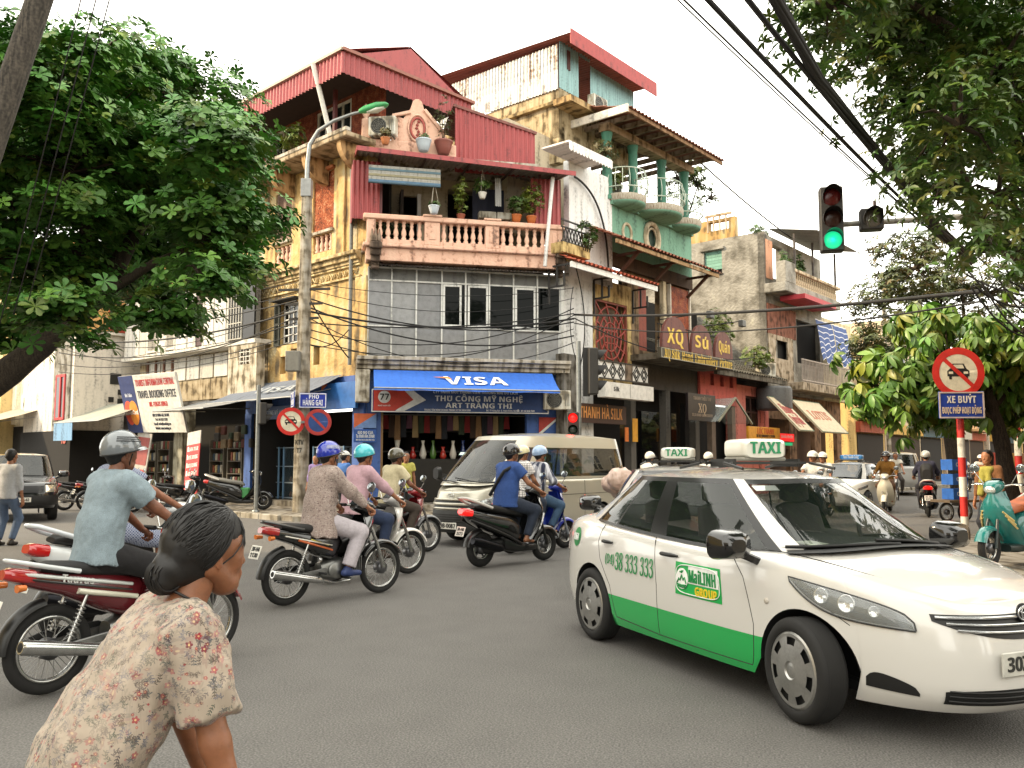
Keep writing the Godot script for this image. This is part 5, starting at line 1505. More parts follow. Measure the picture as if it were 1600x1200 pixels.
func build_trees():
	var L := [[-6.23, 6.3, -11.0, 0.86], [-6.49, 7.7, -13.0, 0.8], [-6.2, 7.7, -14.6, 1.15], [-5.3, 7.0, -14.4, 0.8], [-6.29, 5.6, -12.0, 1.16], [-5.63, 6.06, -14.0, 1.04], [-3.95, 5.6, -11.0, 0.5], [-4.7, 6.2, -12.6, 0.7], [-7.44, 4.63, -13.0, 1.25], [-6.89, 5.11, -15.0, 1.22], [-4.34, 4.58, -12.0, 0.71], [-4.29, 5.46, -14.0, 0.39], [-5.68, 3.33, -11.0, 0.5], [-5.45, 3.84, -13.0, 0.55], [-9.78, 6.27, -15.0, 1.67], [-4.25, 5.22, -12.0, 0.53], [-8.16, 3.69, -14.0, 0.5], [-3.98, 3.84, -11.0, 0.33], [-6.35, 6.55, -13.0, 0.96], [-9.52, 7.37, -15.0, 1.11], [-10.5, 6.5, -11.5, 1.6], [-8.6, 7.2, -12.0, 1.3], [-8.2, 5.6, -9.6, 1.1]]
	var ros := rosette(7, 0.17, 0.08, 0.45, 0.35, 3, true)
	tree("big_tree", "big dark green tree with leaning trunk overhanging the left of the street",
		[[[V(-10.2, 0.1, -12.4), 0.34], [V(-9.4, 1.2, -12.7), 0.28], [V(-8.29, 2.28, -13.0), 0.24], [V(-7.18, 3.25, -13.0), 0.2], [V(-6.3, 4.0, -13.0), 0.16], [V(-5.6, 5.3, -13.0), 0.09]],
		[[V(-8.3, 2.3, -13.0), 0.17], [V(-8.6, 4.0, -13.4), 0.14], [V(-8.0, 6.0, -13.2), 0.1], [V(-7.2, 7.2, -13.4), 0.05]], [[V(-7.0, 3.4, -13.0), 0.12], [V(-6.3, 5.0, -12.6), 0.09], [V(-6.3, 6.5, -12.8), 0.05]],
		[[V(-6.3, 4.0, -13.0), 0.09], [V(-5.2, 4.4, -12.4), 0.06], [V(-4.3, 4.6, -12.0), 0.03]], [[V(-9.0, 1.7, -12.8), 0.15], [V(-10.2, 4.0, -13.5), 0.12], [V(-9.9, 6.2, -14.4), 0.06]]],
		L, 1000.0, ros, Color(0.07, 0.2, 0.028), "4a4034", leaf_mat(Color(0.12, 0.26, 0.03), 0.55), 1.0, 1.0)
	var R1 := [[3.03, 5.83, -8.0, 0.36], [4.25, 6.33, -9.5, 0.63], [5.76, 7.09, -11.0, 0.9], [5.18, 5.74, -8.75, 0.71], [4.86, 5.81, -10.25, 0.57], [4.27, 4.7, -8.0, 0.48], [5.72, 5.12, -9.5, 0.77], [5.36, 5.52, -11.0, 0.37], [5.04, 4.26, -8.75, 0.42], [6.18, 4.15, -10.25, 0.46], [4.12, 4.05, -8.0, 0.24], [6.22, 6.33, -9.5, 0.84], [4.53, 8.15, -11.0, 0.73], [4.63, 6.94, -8.75, 0.97], [4.82, 4.87, -10.25, 0.23], [4.46, 3.48, -8.0, 0.2], [3.6, 6.4, -8.3, 0.45]]
	var r1m := rosette(7, 0.105, 0.045, 0.05, 0.45, 8)
	tree("street_tree", "leafy street tree hanging into the upper right of the view",
		[[[V(7.9, 0.1, -11.6), 0.28], [V(7.5, 2.0, -11.4), 0.24], [V(7.0, 3.8, -11.0), 0.19], [V(6.6, 5.2, -10.4), 0.14], [V(6.0, 7.0, -9.8), 0.07]],
		[[V(7.0, 3.8, -11.0), 0.12], [V(6.1, 4.5, -11.0), 0.1], [V(5.4, 5.4, -10.4), 0.05]], [[V(6.6, 5.2, -10.4), 0.1], [V(5.6, 6.1, -9.6), 0.07], [V(4.3, 6.5, -9.0), 0.04]], [[V(6.8, 4.6, -10.7), 0.08], [V(6.0, 5.0, -9.4), 0.05], [V(5.2, 5.5, -8.8), 0.03]]],
		R1, 1150.0, r1m, Color(0.07, 0.14, 0.022), "5a4a3a", leaf_mat(Color(0.2, 0.34, 0.05), 0.45))
	tree("street_tree", "leafy street tree standing behind the viewer to the right", [[[V(6.4, 0.1, 1.6), 0.24], [V(6.2, 2.6, 1.2), 0.2], [V(5.6, 5.0, 0.2), 0.14], [V(5.2, 7.0, -1.0), 0.07]], [[V(6.0, 3.6, 0.8), 0.12], [V(4.8, 5.6, 0.6), 0.08], [V(3.4, 7.0, 0.5), 0.04]], [[V(5.8, 4.4, 0.5), 0.1], [V(6.2, 6.0, -1.6), 0.07], [V(6.0, 7.0, -3.4), 0.03]]],
		[[4.5, 6.6, -1.5, 1.6], [6.2, 7.0, -3.3, 1.7], [3.2, 7.4, 0.5, 1.5], [6.5, 6.5, 0.5, 1.8], [4.9, 8.0, -4.0, 1.5], [2.8, 8.0, -2.0, 1.3]], 230.0, r1m, Color(0.07, 0.14, 0.022), "5a4a3a", leaf_mat(Color(0.2, 0.34, 0.05), 0.45), 1.7)
	var R2 := [[7.8, 2.97, -17.3, 0.8], [8.87, 3.58, -17.5, 1.04], [10.46, 3.29, -18.5, 1.2], [7.5, 2.75, -17.0, 0.55], [8.68, 2.65, -18.0, 0.6], [8.93, 2.5, -17.7, 0.45], [7.4, 3.5, -17.5, 0.3], [8.86, 4.44, -18.5, 0.6], [10.04, 4.04, -17.0, 0.76], [10.41, 2.6, -18.0, 0.6], [11.4, 3.6, -17.5, 0.9]]
	var r2m := rosette(8, 0.3, 0.12, -0.55, 0.5, 12)
	tree("drooping_tree", "low street tree with bright drooping leaves behind the red and white sign post",
		[[[V(10.1, 0.1, -17.5), 0.2], [V(9.99, 1.25, -17.5), 0.17], [V(9.8, 2.3, -17.5), 0.14], [V(9.6, 3.2, -17.5), 0.08]], [[V(9.8, 2.2, -17.5), 0.09], [V(8.9, 3.0, -17.3), 0.06], [V(7.6, 3.2, -17.0), 0.03]], [[V(9.75, 2.6, -17.5), 0.08], [V(10.5, 3.2, -17.8), 0.05]]],
		R2, 190.0, r2m, Color(0.12, 0.24, 0.035), "4a3e32", leaf_mat(Color(0.3, 0.42, 0.06), 0.4))
	var R3 := [[11.85, 7.11, -25.0, 1.11], [11.74, 6.33, -27.0, 1.0], [14.56, 6.68, -29.0, 1.5], [11.63, 4.9, -26.0, 1.1], [15.55, 6.93, -28.0, 1.24], [10.47, 5.03, -25.0, 0.5], [12.02, 8.1, -27.0, 0.5], [14.23, 8.9, -29.0, 0.6], [13.98, 5.17, -26.0, 1.16]]
	tree("fine_leaved_tree", "taller fine-leaved tree further up the right street",
		[[[V(14.2, 0.1, -27.6), 0.25], [V(13.9, 2.5, -27.4), 0.2], [V(13.2, 5.0, -27.0), 0.13], [V(12.6, 7.0, -26.8), 0.06]], [[V(13.9, 2.5, -27.4), 0.12], [V(14.8, 5.0, -28.0), 0.08], [V(15.0, 7.0, -28.4), 0.04]], [[V(13.5, 4.0, -27.2), 0.08], [V(12.0, 5.2, -26.2), 0.04]]],
		R3, 420.0, rosette(6, 0.16, 0.06, 0.1, 0.3, 14), Color(0.075, 0.1, 0.03), "4a4034", leaf_mat(Color(0.2, 0.24, 0.06), 0.5))
	var fm := rosette(6, 0.3, 0.13, 0.1, 0.3, 15)
	for k in 6:
		var p := FR * V(27.0 + 7.5 * k, 0, 11.9)
		tree("roadside_tree", "roadside tree %s along the right-hand footway up the street" % ["nearest", "second", "third", "fourth", "fifth", "farthest"][k], [[[p + V(0, 0.1, 0), 0.16], [p + V(-0.2, 2.0, 0.2), 0.12], [p + V(-0.4, 3.6, 0.2), 0.06]]],
			[[p.x - 0.9, 3.4 + 0.3 * sin(k), p.z + 0.3, 1.3], [p.x + 0.6, 3.9, p.z, 1.4], [p.x - 0.2, 4.7, p.z - 0.3, 1.2], [p.x - 2.0, 3.2, p.z + 0.8, 0.9]], 90.0, fm, Color(0.08, 0.13, 0.03), "4a4034", leaf_mat(Color(0.2, 0.3, 0.06), 0.5))
	var rb := FR * V(8.6, 10.4, -0.6)
	tree("rooftop_tree", "small wild tree growing out of the roof beside the green columns", [[[rb, 0.05], [rb + V(0.3, 0.8, 0), 0.035], [rb + V(0.5, 1.5, 0.1), 0.015]], [[rb + V(0.3, 0.8, 0), 0.03], [rb + V(-0.2, 1.6, 0), 0.012]], [[rb + V(0.2, 0.5, 0), 0.025], [rb + V(0.9, 0.9, 0.2), 0.012]]],
		[[rb.x - 0.2, rb.y + 1.8, rb.z, 0.5], [rb.x + 0.5, rb.y + 1.6, rb.z, 0.45], [rb.x + 1.0, rb.y + 1.0, rb.z + 0.2, 0.3]], 170.0, small_leaf(), Color(0.06, 0.1, 0.025), "4a3c2c", leaf_mat(), 1.5)

# ---------------------------------------------------------------- street furniture
func disc(parent, called, m, c: Vector3, r0: float, r1: float, th: float, seg := 40):
	# flat ring facing +z
	var mb := MB.new()
	var xf := Transform3D(Basis(Vector3.RIGHT, PI / 2), c)
	if r0 > 0: mb.lathe([Vector2(r0, 0), Vector2(r0, th), Vector2(r1, th), Vector2(r1, 0)], seg, xf)
	else: mb.lathe([Vector2(0, 0), Vector2(r1, 0), Vector2(r1, th), Vector2(0, th)], seg, xf)
	return put(called, mb, m, parent)
func no_car_sign(label: String, xf: Transform3D, r: float):
	var o := thing("road_sign", label, "road sign", xf)
	disc(o, "plate", cm("d8d0b8", 0.5), Vector3.ZERO, 0.0, r * 0.98, 0.012)
	disc(o, "red_ring", cm("c92a22", 0.45), V(0, 0, 0.012), r * 0.73, r, 0.004)
	var k := cm("18181a", 0.5)
	var s := r * 0.42
	var cb: Node3D = poly("car_symbol", o, k, [[-s, -0.35 * s], [-s, 0.15 * s], [-0.72 * s, 0.4 * s], [-0.5 * s, 0.85 * s], [0.5 * s, 0.85 * s], [0.72 * s, 0.4 * s], [s, 0.15 * s], [s, -0.35 * s], [0.85 * s, -0.35 * s], [0.85 * s, -0.62 * s], [0.6 * s, -0.62 * s], [0.6 * s, -0.35 * s], [-0.6 * s, -0.35 * s], [-0.6 * s, -0.62 * s], [-0.85 * s, -0.62 * s], [-0.85 * s, -0.35 * s]], 0.012, 0.015)
	poly("car_window", cb, cm("d8d0b8", 0.5), [[-0.55 * s, 0.4 * s], [-0.4 * s, 0.75 * s], [0.4 * s, 0.75 * s], [0.55 * s, 0.4 * s]], 0.0152, 0.0165)
	for x in [-0.68, 0.68]: poly("car_lamp", cb, cm("d8d0b8", 0.5), [[(x - 0.2) * s, -0.12 * s], [(x - 0.2) * s, 0.1 * s], [(x + 0.2) * s, 0.1 * s], [(x + 0.2) * s, -0.12 * s]], 0.0152, 0.0165)
	var m := MB.new()
	m.box(Vector3.ZERO, V(r * 1.6, r * 0.15, 0.003), Transform3D(Basis(V(0, 0, 1), -PI / 4), V(0, 0, 0.019)))
	put("red_bar", m, cm("c92a22", 0.45), o)
	bx("clamp", o, cm("7a7a78", 0.5), -0.05, 0.05, -r * 0.3, r * 0.3, -0.08, 0.0)
	return o
func wire(label: String, a: Vector3, b: Vector3, sag: float, r: float, mid = null):
	var pts := []
	for k in 21:
		var f := k / 20.0
		var p := a.lerp(b, f)
		if mid != null: p = a * (1 - f) * (1 - f) + mid * 2 * f * (1 - f) + b * f * f
		pts.append(p + V(0, -sag * 4.0 * f * (1 - f), 0))
	var m := MB.new()
	m.tube(pts, r, 5)
	tag(put("overhead_cable", m, cm("151312", 0.7)), label, "cable", "overhead cables")
func signal_head(o: Node3D, xf: Transform3D, lit: int, hexes: Array, s := 1.0):
	# a housing with three hooded lenses facing local +z
	var n := hexes.size()
	var h := 0.36 * s
	var m := MB.new()
	m.box(V(0, h * n * 0.5, 0), V(0.36 * s, h * n, 0.22 * s), xf, 0.02)
	var hd := put("housing", m, cm("2b2824", 0.6), o)
	for k in n:
		var c := V(0, h * (n - k - 0.5), 0.11 * s)
		var on := k == lit
		var em := {"emit": Color(hexes[k]), "power": 1.0} if on else {}
		var l := MB.new()
		l.lathe([Vector2(0.145 * s, 0), Vector2(0.13 * s, 0.02 * s), Vector2(0.08 * s, 0.035 * s), Vector2(0, 0.04 * s)], 24, xf * Transform3D(Basis(Vector3.RIGHT, PI / 2), c))
		put("signal_lens", l, mat(hexes[k], 0.25, null, 1.0, em), hd)
		var v := MB.new()
		var P := [PackedVector3Array(), PackedVector3Array()]
		for j in 19:
			var a := deg_to_rad(-35.0 + 250.0 * j / 18.0)
			P[0].append(xf * (c + V(0.155 * s * cos(a), 0.155 * s * sin(a), 0)))
			P[1].append(xf * (c + V(0.15 * s * cos(a), 0.15 * s * sin(a), (0.12 + 0.12 * sin(a)) * s)))
		v.grid(P)
		put("visor", v, cm("1c1917", 0.7), hd)
		if on:
			var li := OmniLight3D.new()
			li.light_color = Color(hexes[k]); li.light_energy = 0.12; li.omni_range = 30.0; li.light_size = 0.1 * s; li.shadow_enabled = true
			li.position = xf * (c + V(0, 0, 0.07 * s))
			li.name = "signal_glow"
			o.add_child(li)
func build_street():
	var conc := mat("a8a298", 0.9, T.grime, 0.6, {"bump": 0.6})
	var steel := cm("8d908f", 0.5, "metal")
	# lamp post on the corner
	var lp := V(-5.66, 0.13, -23.3)
	var o := thing("street_lamp", "concrete lamp post with curved arm and green lamp head before the corner house", "street lamp", Transform3D(Basis.IDENTITY, lp))
	var m := MB.new()
	m.lathe([Vector2(0.21, 0), Vector2(0.19, 3.0), Vector2(0.165, 6.0), Vector2(0.14, 8.9), Vector2(0, 8.9)], 20)
	put("post", m, conc, o)
	var a := MB.new()
	a.tube([V(0, 8.7, 0.0), V(0.0, 9.6, 0), V(0.05, 10.1, 0), V(0.28, 10.5, 0), V(0.7, 10.78, 0), V(1.2, 10.98, 0), V(1.5, 11.06, 0)], [0.075, 0.065, 0.06, 0.055, 0.05, 0.045, 0.04], 10)
	put("arm", a, steel, o)
	bx("junction_box", o, cm("8a8c8c", 0.5), -0.14, 0.14, 8.6, 9.1, -0.12, 0.16, 0.01)
	var h := MB.new()
	h.loft([[V(1.4, 11.05, 0), 0.06, 0.05, 0.2, 2.5], [V(1.55, 11.1, 0), 0.13, 0.09, 0.2, 2.5], [V(1.9, 11.2, 0), 0.17, 0.1, 0.2, 2.5], [V(2.15, 11.25, 0), 0.12, 0.06, 0.2, 2.5], [V(2.22, 11.26, 0), 0.04, 0.02, 0.2, 2.5]], 20)
	var lh := put("lamp_head", h, cm("3f9a5c", 0.4), o)
	var gl := MB.new()
	gl.loft([[V(1.62, 11.03, 0), 0.06, 0.03, 0.2, 2.5], [V(1.9, 11.09, 0), 0.14, 0.06, 0.2, 2.5], [V(2.1, 11.17, 0), 0.06, 0.03, 0.2, 2.5]], 16)
	put("lamp_glass", gl, cm("d0d2c4", 0.2), lh)
	for q in [[5.6, 0.5], [6.0, 0.7], [5.2, 0.4]]:
		var br := MB.new()
		br.bar(V(-q[1], q[0], 0.05), V(q[1], q[0] + 0.04, 0.05), 0.06)
		put("cable_bracket", br, cm("3a3632", 0.8), o)
	bx("meter_box", o, cm("77756e", 0.7, "stain"), -0.4, -0.02, 3.75, 4.3, 0.15, 0.38, 0.02)
	text("KTV\nT7", 0.13, o, cm("20201e", 0.8), Transform3D(Basis.IDENTITY, V(-0.02, 1.75, 0.2)), {"fit": 0.22})
	no_car_sign("round red-ringed no motor cars sign on the concrete lamp post", at(-5.88, 2.54, -22.98, 8), 0.37)
	var np := thing("road_sign", "round blue no parking sign with red ring on the lamp post", "road sign", at(-5.16, 2.52, -23.0, 8))
	disc(np, "plate", cm("24427e", 0.5), Vector3.ZERO, 0.0, 0.345, 0.012)
	disc(np, "red_ring", cm("a8302c", 0.5), V(0, 0, 0.012), 0.26, 0.35, 0.004)
	var nb := MB.new()
	nb.box(Vector3.ZERO, V(0.56, 0.06, 0.003), Transform3D(Basis(V(0, 0, 1), -PI / 4), V(0, 0, 0.016)))
	put("red_bar", nb, cm("a8302c", 0.5), np)
	bx("bracket", np, steel, -0.45, 0.0, -0.03, 0.03, -0.05, -0.005)
	for q in [[at(-5.32, 3.1, -23.02, 6), "HÀNG GAI", "blue enamel street name plate reading PHO HANG GAI on the lamp post"], [at(-5.88, 3.12, -23.1, -70), "HÀNG HÒM", "second street name plate on the lamp post, seen almost edge on"]]:
		var sn: Node3D = board("street_name_plate", q[2], q[0], cm("2338a0", 0.35), -0.36, 0.36, -0.2, 0.2, 0.0, 0.02, cm("d8dce8", 0.4))
		text("PHỐ", 0.11, sn, cm("e8eaf0", 0.4), at(0.03, 0.1, 0.004), {"fit": 0.26})
		text(q[1], 0.15, sn, cm("e8eaf0", 0.4), at(0, -0.06, 0.004), {"fit": 0.52})
	# signal post at the left, seen from behind
	var lpst := thing("signal_post", "thin grey signal post with dark signal heads on the left pavement", "traffic light", at(-6.85, 0.13, -23.3))
	var pm := MB.new()
	pm.lathe([Vector2(0.1, 0), Vector2(0.1, 0.05), Vector2(0.055, 0.06), Vector2(0.055, 3.4), Vector2(0, 3.42)], 14)
	put("post", pm, steel, lpst)
	signal_head(lpst, at(0.12, 2.35, 0.05, 120), -1, ["2a1010", "101a12"], 0.8)
	# signal post before the lattice house
	var rp := thing("signal_post", "traffic light seen from behind before the narrow white house", "traffic light", at(1.55, 0.13, -20.0))
	var rm := MB.new()
	rm.lathe([Vector2(0.1, 0), Vector2(0.06, 0.06), Vector2(0.055, 4.15), Vector2(0, 4.16)], 14)
	put("post", rm, steel, rp)
	signal_head(rp, at(0.32, 2.9, 0.0, 95), -1, ["3a1412", "3a2a12", "12301c"], 1.0)
	bx("back_board", rp, cm("23211f", 0.7), 0.1, 0.26, 2.86, 4.0, -0.02, 0.02)
	signal_head(rp, at(-0.14, 1.95, 0.02, -5), 0, ["d01c18", "16281e"], 0.75)
	# mast arm signal
	var mp := V(9.3, 0.1, -14.6)
	var mo := thing("mast_signal", "traffic light showing green on a long mast arm over the right street", "traffic light", Transform3D(Basis.IDENTITY, Vector3.ZERO))
	var mm := MB.new()
	mm.tube([V(5.45, 5.4, -14.0), V(6.9, 5.52, -14.1), V(8.2, 5.66, -14.3), V(9.3, 5.75, -14.6)], [0.045, 0.05, 0.06, 0.075], 10)
	put("mast_arm", mm, cm("8a8880", 0.6, "stain"), mo)
	var mq := MB.new()
	mq.tube([mp, mp + V(0, 3.0, 0), mp + V(0, 6.0, 0)], [0.13, 0.11, 0.08], 12)
	put("mast", mq, cm("8a8880", 0.6, "stain"), mo)
	signal_head(mo, at(5.26, 4.92, -13.95, -12), 2, ["5a1a18", "3a2018", "1fb37e"], 1.0)
	signal_head(mo, at(5.92, 5.28, -13.95, -12), -1, ["5c564e"], 1.0)
	bx("antenna", mo, cm("4a3a34", 0.7), 5.98, 6.02, 5.64, 5.8, -14.0, -13.96)
	# sign post on the right
	var sp := thing("sign_post", "red and white banded sign post on the right pavement", "post", at(8.3, 0.13, -16.0))
	for k in 9:
		var b := MB.new()
		b.lathe([Vector2(0.065, 0), Vector2(0.065, 0.36)], 16, at(0, 0.36 * k, 0))
		put("band", b, cm("c62f2a" if k % 2 == 1 else "dcd8cc", 0.45, "stain"), sp)
	no_car_sign("large round no motor cars sign above the blue bus plate at right", at(8.25, 3.13, -15.9, -4), 0.47)
	var bp: Node3D = board("bus_plate", "blue plate lettered XE BUYT below the large round sign", at(8.28, 2.53, -15.88, -4), cm("22409a", 0.4), -0.41, 0.41, -0.25, 0.25, 0.0, 0.02, cm("c8b8b0", 0.4))
	text("XE BUÝT", 0.13, bp, cm("e4ddd0", 0.4), at(0, 0.1, 0.006), {"fit": 0.52})
	text("ĐƯỢC PHÉP HOẠT ĐỘNG", 0.12, bp, cm("e0c8a8", 0.4), at(0, -0.1, 0.006), {"fit": 0.7})
	var p2 := thing("banded_post", "second red and white post at the right edge behind the tree trunk", "post", at(13.9, 0.13, -23.8))
	for k in 6:
		var b := MB.new()
		b.lathe([Vector2(0.09, 0), Vector2(0.09, 0.5)], 14, at(0, 0.5 * k, 0))
		put("band", b, cm("b02c2a" if k % 2 == 0 else "d0ccc0", 0.5, "stain"), p2)
	# far lamp
	var fl := thing("street_lamp", "far street lamp with green head above the right street balconies", "street lamp", FR * at(24.0, 0.13, 2.0))
	var fm := MB.new()
	fm.tube([V(0, 0, 0), V(0, 9.5, 0), V(0.1, 10.4, 0.4), V(0.3, 10.9, 1.6)], [0.12, 0.09, 0.06, 0.05], 10)
	put("post", fm, conc, fl)
	var fh := MB.new()
	fh.box(V(0.34, 11.0, 2.0), V(0.32, 0.16, 0.8), Transform3D.IDENTITY, 0.06)
	put("lamp_head", fh, cm("4aa860", 0.4), fl)
	# leaning pole in the upper left
	var up := thing("utility_pole", "dark leaning utility pole at the upper left edge", "pole")
	var um := MB.new()
	um.tube([V(-6.2, 0.0, -8.0), V(-5.0, 4.4, -8.0), V(-3.9, 8.4, -8.0)], [0.15, 0.125, 0.1], 14)
	put("post", um, mat("5e564c", 0.9, T.bark, 1.0), up)
	# ---- cables
	var P := lp + V(0, 5.4, 0)
	var J := V(6.75, 4.2, -12.3)
	var W := FR * V(0.1, 5.6, 0.3)
	var n := 0
	for q in [[0.0, 0.0, 0.35, 0.03], [0.35, -0.1, 0.5, 0.02], [-0.3, 0.15, 0.25, 0.018], [-0.5, 0.3, 0.7, 0.016], [0.1, -0.5, 0.6, 0.022], [-0.7, 0.1, 0.9, 0.015], [0.6, 0.6, 0.5, 0.01], [0.8, 0.9, 0.3, 0.01], [-0.9, -0.3, 0.5, 0.012], [-0.2, -0.7, 0.9, 0.014]]:
		wire("dark cable sagging across the shop front from the lamp post, strand %s" % ORD[n], P + V(0.2, q[0], 0.1), W + V(0, q[1], 0.4), q[2], q[3])
		n += 1
	n = 0
	for q in [[0.0, 5.9, 0.4, 0.028], [-0.3, 5.4, 0.5, 0.02], [0.3, 6.3, 0.3, 0.018], [-0.15, 5.0, 0.6, 0.015], [0.5, 6.9, 0.4, 0.012], [-0.6, 5.6, 0.7, 0.014], [0.8, 7.4, 0.3, 0.01], [-0.8, 4.7, 0.4, 0.012], [0.15, 6.1, 0.8, 0.012]]:
		wire("dark cable running up the left street from the lamp post, strand %s" % ORD[n], P + V(-0.2, q[0], 0.1), FW * V(-14.0, q[1], 3.2), q[2], q[3])
		n += 1
	wire("thick cable crossing the whole junction to the right-hand tree", W + V(0, 0.1, 0.5), J + V(0, -0.25, 0), 0.15, 0.032)
	wire("thinner cable under the thick one across the right street", W + V(0, -0.15, 0.5), J + V(0, -0.4, 0), 0.35, 0.016)
	wire("slack cable towards the embroidery sign", W + V(0, 0.0, 0.5), FR * V(9.0, 5.2, 1.9), 0.5, 0.018)
	wire("cable from the corner to the upper side of the yellow wall", P + V(0, 0.6, 0), FW * V(-0.6, 4.4, 0.2), 0.1, 0.02)
	wire("cable rising from the lamp post to the drainpipe", P + V(0, -0.8, 0), FW * V(-0.6, 5.2, 0.2), 0.3, 0.016)
	wire("loose cable hanging down the white wall", FR * V(0.2, 7.2, 0.35), FR * V(0.35, 4.2, 0.35), 0.0, 0.018, FR * V(0.9, 5.6, 0.4))
	wire("second loose cable down the white wall", FR * V(0.05, 6.6, 0.35), FR * V(0.2, 4.4, 0.35), 0.0, 0.014, FR * V(-0.4, 5.3, 0.4))
	wire("black hose curving down the upper white wall", FR * V(0.5, 10.1, 0.1), FR * V(2.3, 7.6, 0.1), 0.0, 0.035, FR * V(2.2, 9.9, 0.1))
	wire("long stay cable rising over the grey house roof", FR * V(8.2, 12.6, 0.3), FR * V(16.0, 11.2, 0.6), 0.1, 0.03)
	var B := thing("cable_bundle", "thick dark bundle of cables slanting down across the upper right sky", "cable")
	var pts := [V(1.15, 5.35, -4.6), V(1.55, 5.0, -5.5), V(2.75, 4.95, -7.5), V(4.3, 4.75, -9.5), V(5.6, 4.62, -11.2), V(6.85, 4.42, -12.5)]
	for k in 7:
		var bm := MB.new()
		var pp := []
		for j in pts.size() - 1:
			for s in 6:
				var f := (j * 6 + s)
				pp.append(pts[j].lerp(pts[j + 1], s / 6.0) + V(cos(f * 0.25 + k * 0.9), sin(f * 0.25 + k * 0.9), 0) * (0.034 if k else 0.0))
		bm.tube(pp, 0.022, 6)
		put("strand", bm, cm("171412", 0.75), B)
	n = 0
	for q in [[V(0.98, 5.2, -6.0), 0.009], [V(1.22, 5.15, -6.0), 0.02], [V(1.3, 5.25, -6.2), 0.012], [V(1.52, 5.2, -6.0), 0.02], [V(0.85, 4.9, -5.5), 0.006], [V(1.75, 5.4, -6.6), 0.006]]:
		wire("thin cable fanning across the upper right sky beside the thick bundle, %s from the left" % ["second", "third", "fourth", "fifth", "first", "last"][n], J + V(-0.1, 0.15, 0), q[0] * V(1, 1, 1) + (q[0] - J) * 0.25, 0.12, q[1])
		n += 1
	for k in 9:
		var tg := J + V(0.3 * sin(k * 2.0), 0.25 * cos(k * 1.3), 0.2 * sin(k))
		wire("tangled cable wound round the right-hand tree trunk, coil %s" % ["one", "two", "three", "four", "five", "six", "seven", "eight", "nine"][k], tg, J + V(1.2 + 0.2 * sin(k * 3.0), -0.6 + 0.3 * cos(k * 2.0), 0.4 * cos(k)), 0.25 + 0.1 * sin(k * 4.0), 0.014)
	n = 0
	for q in [[-0.1, 0.0], [0.05, 0.15], [0.18, 0.3]]:
		wire("thin wire coming down in front of the big left tree, %s of three" % ["first", "second", "third"][n], V(-3.6 + q[0], 6.8, -7.5), V(-5.4 + q[1], 2.9 + q[1], -9.0), 0.05, 0.006)
		n += 1
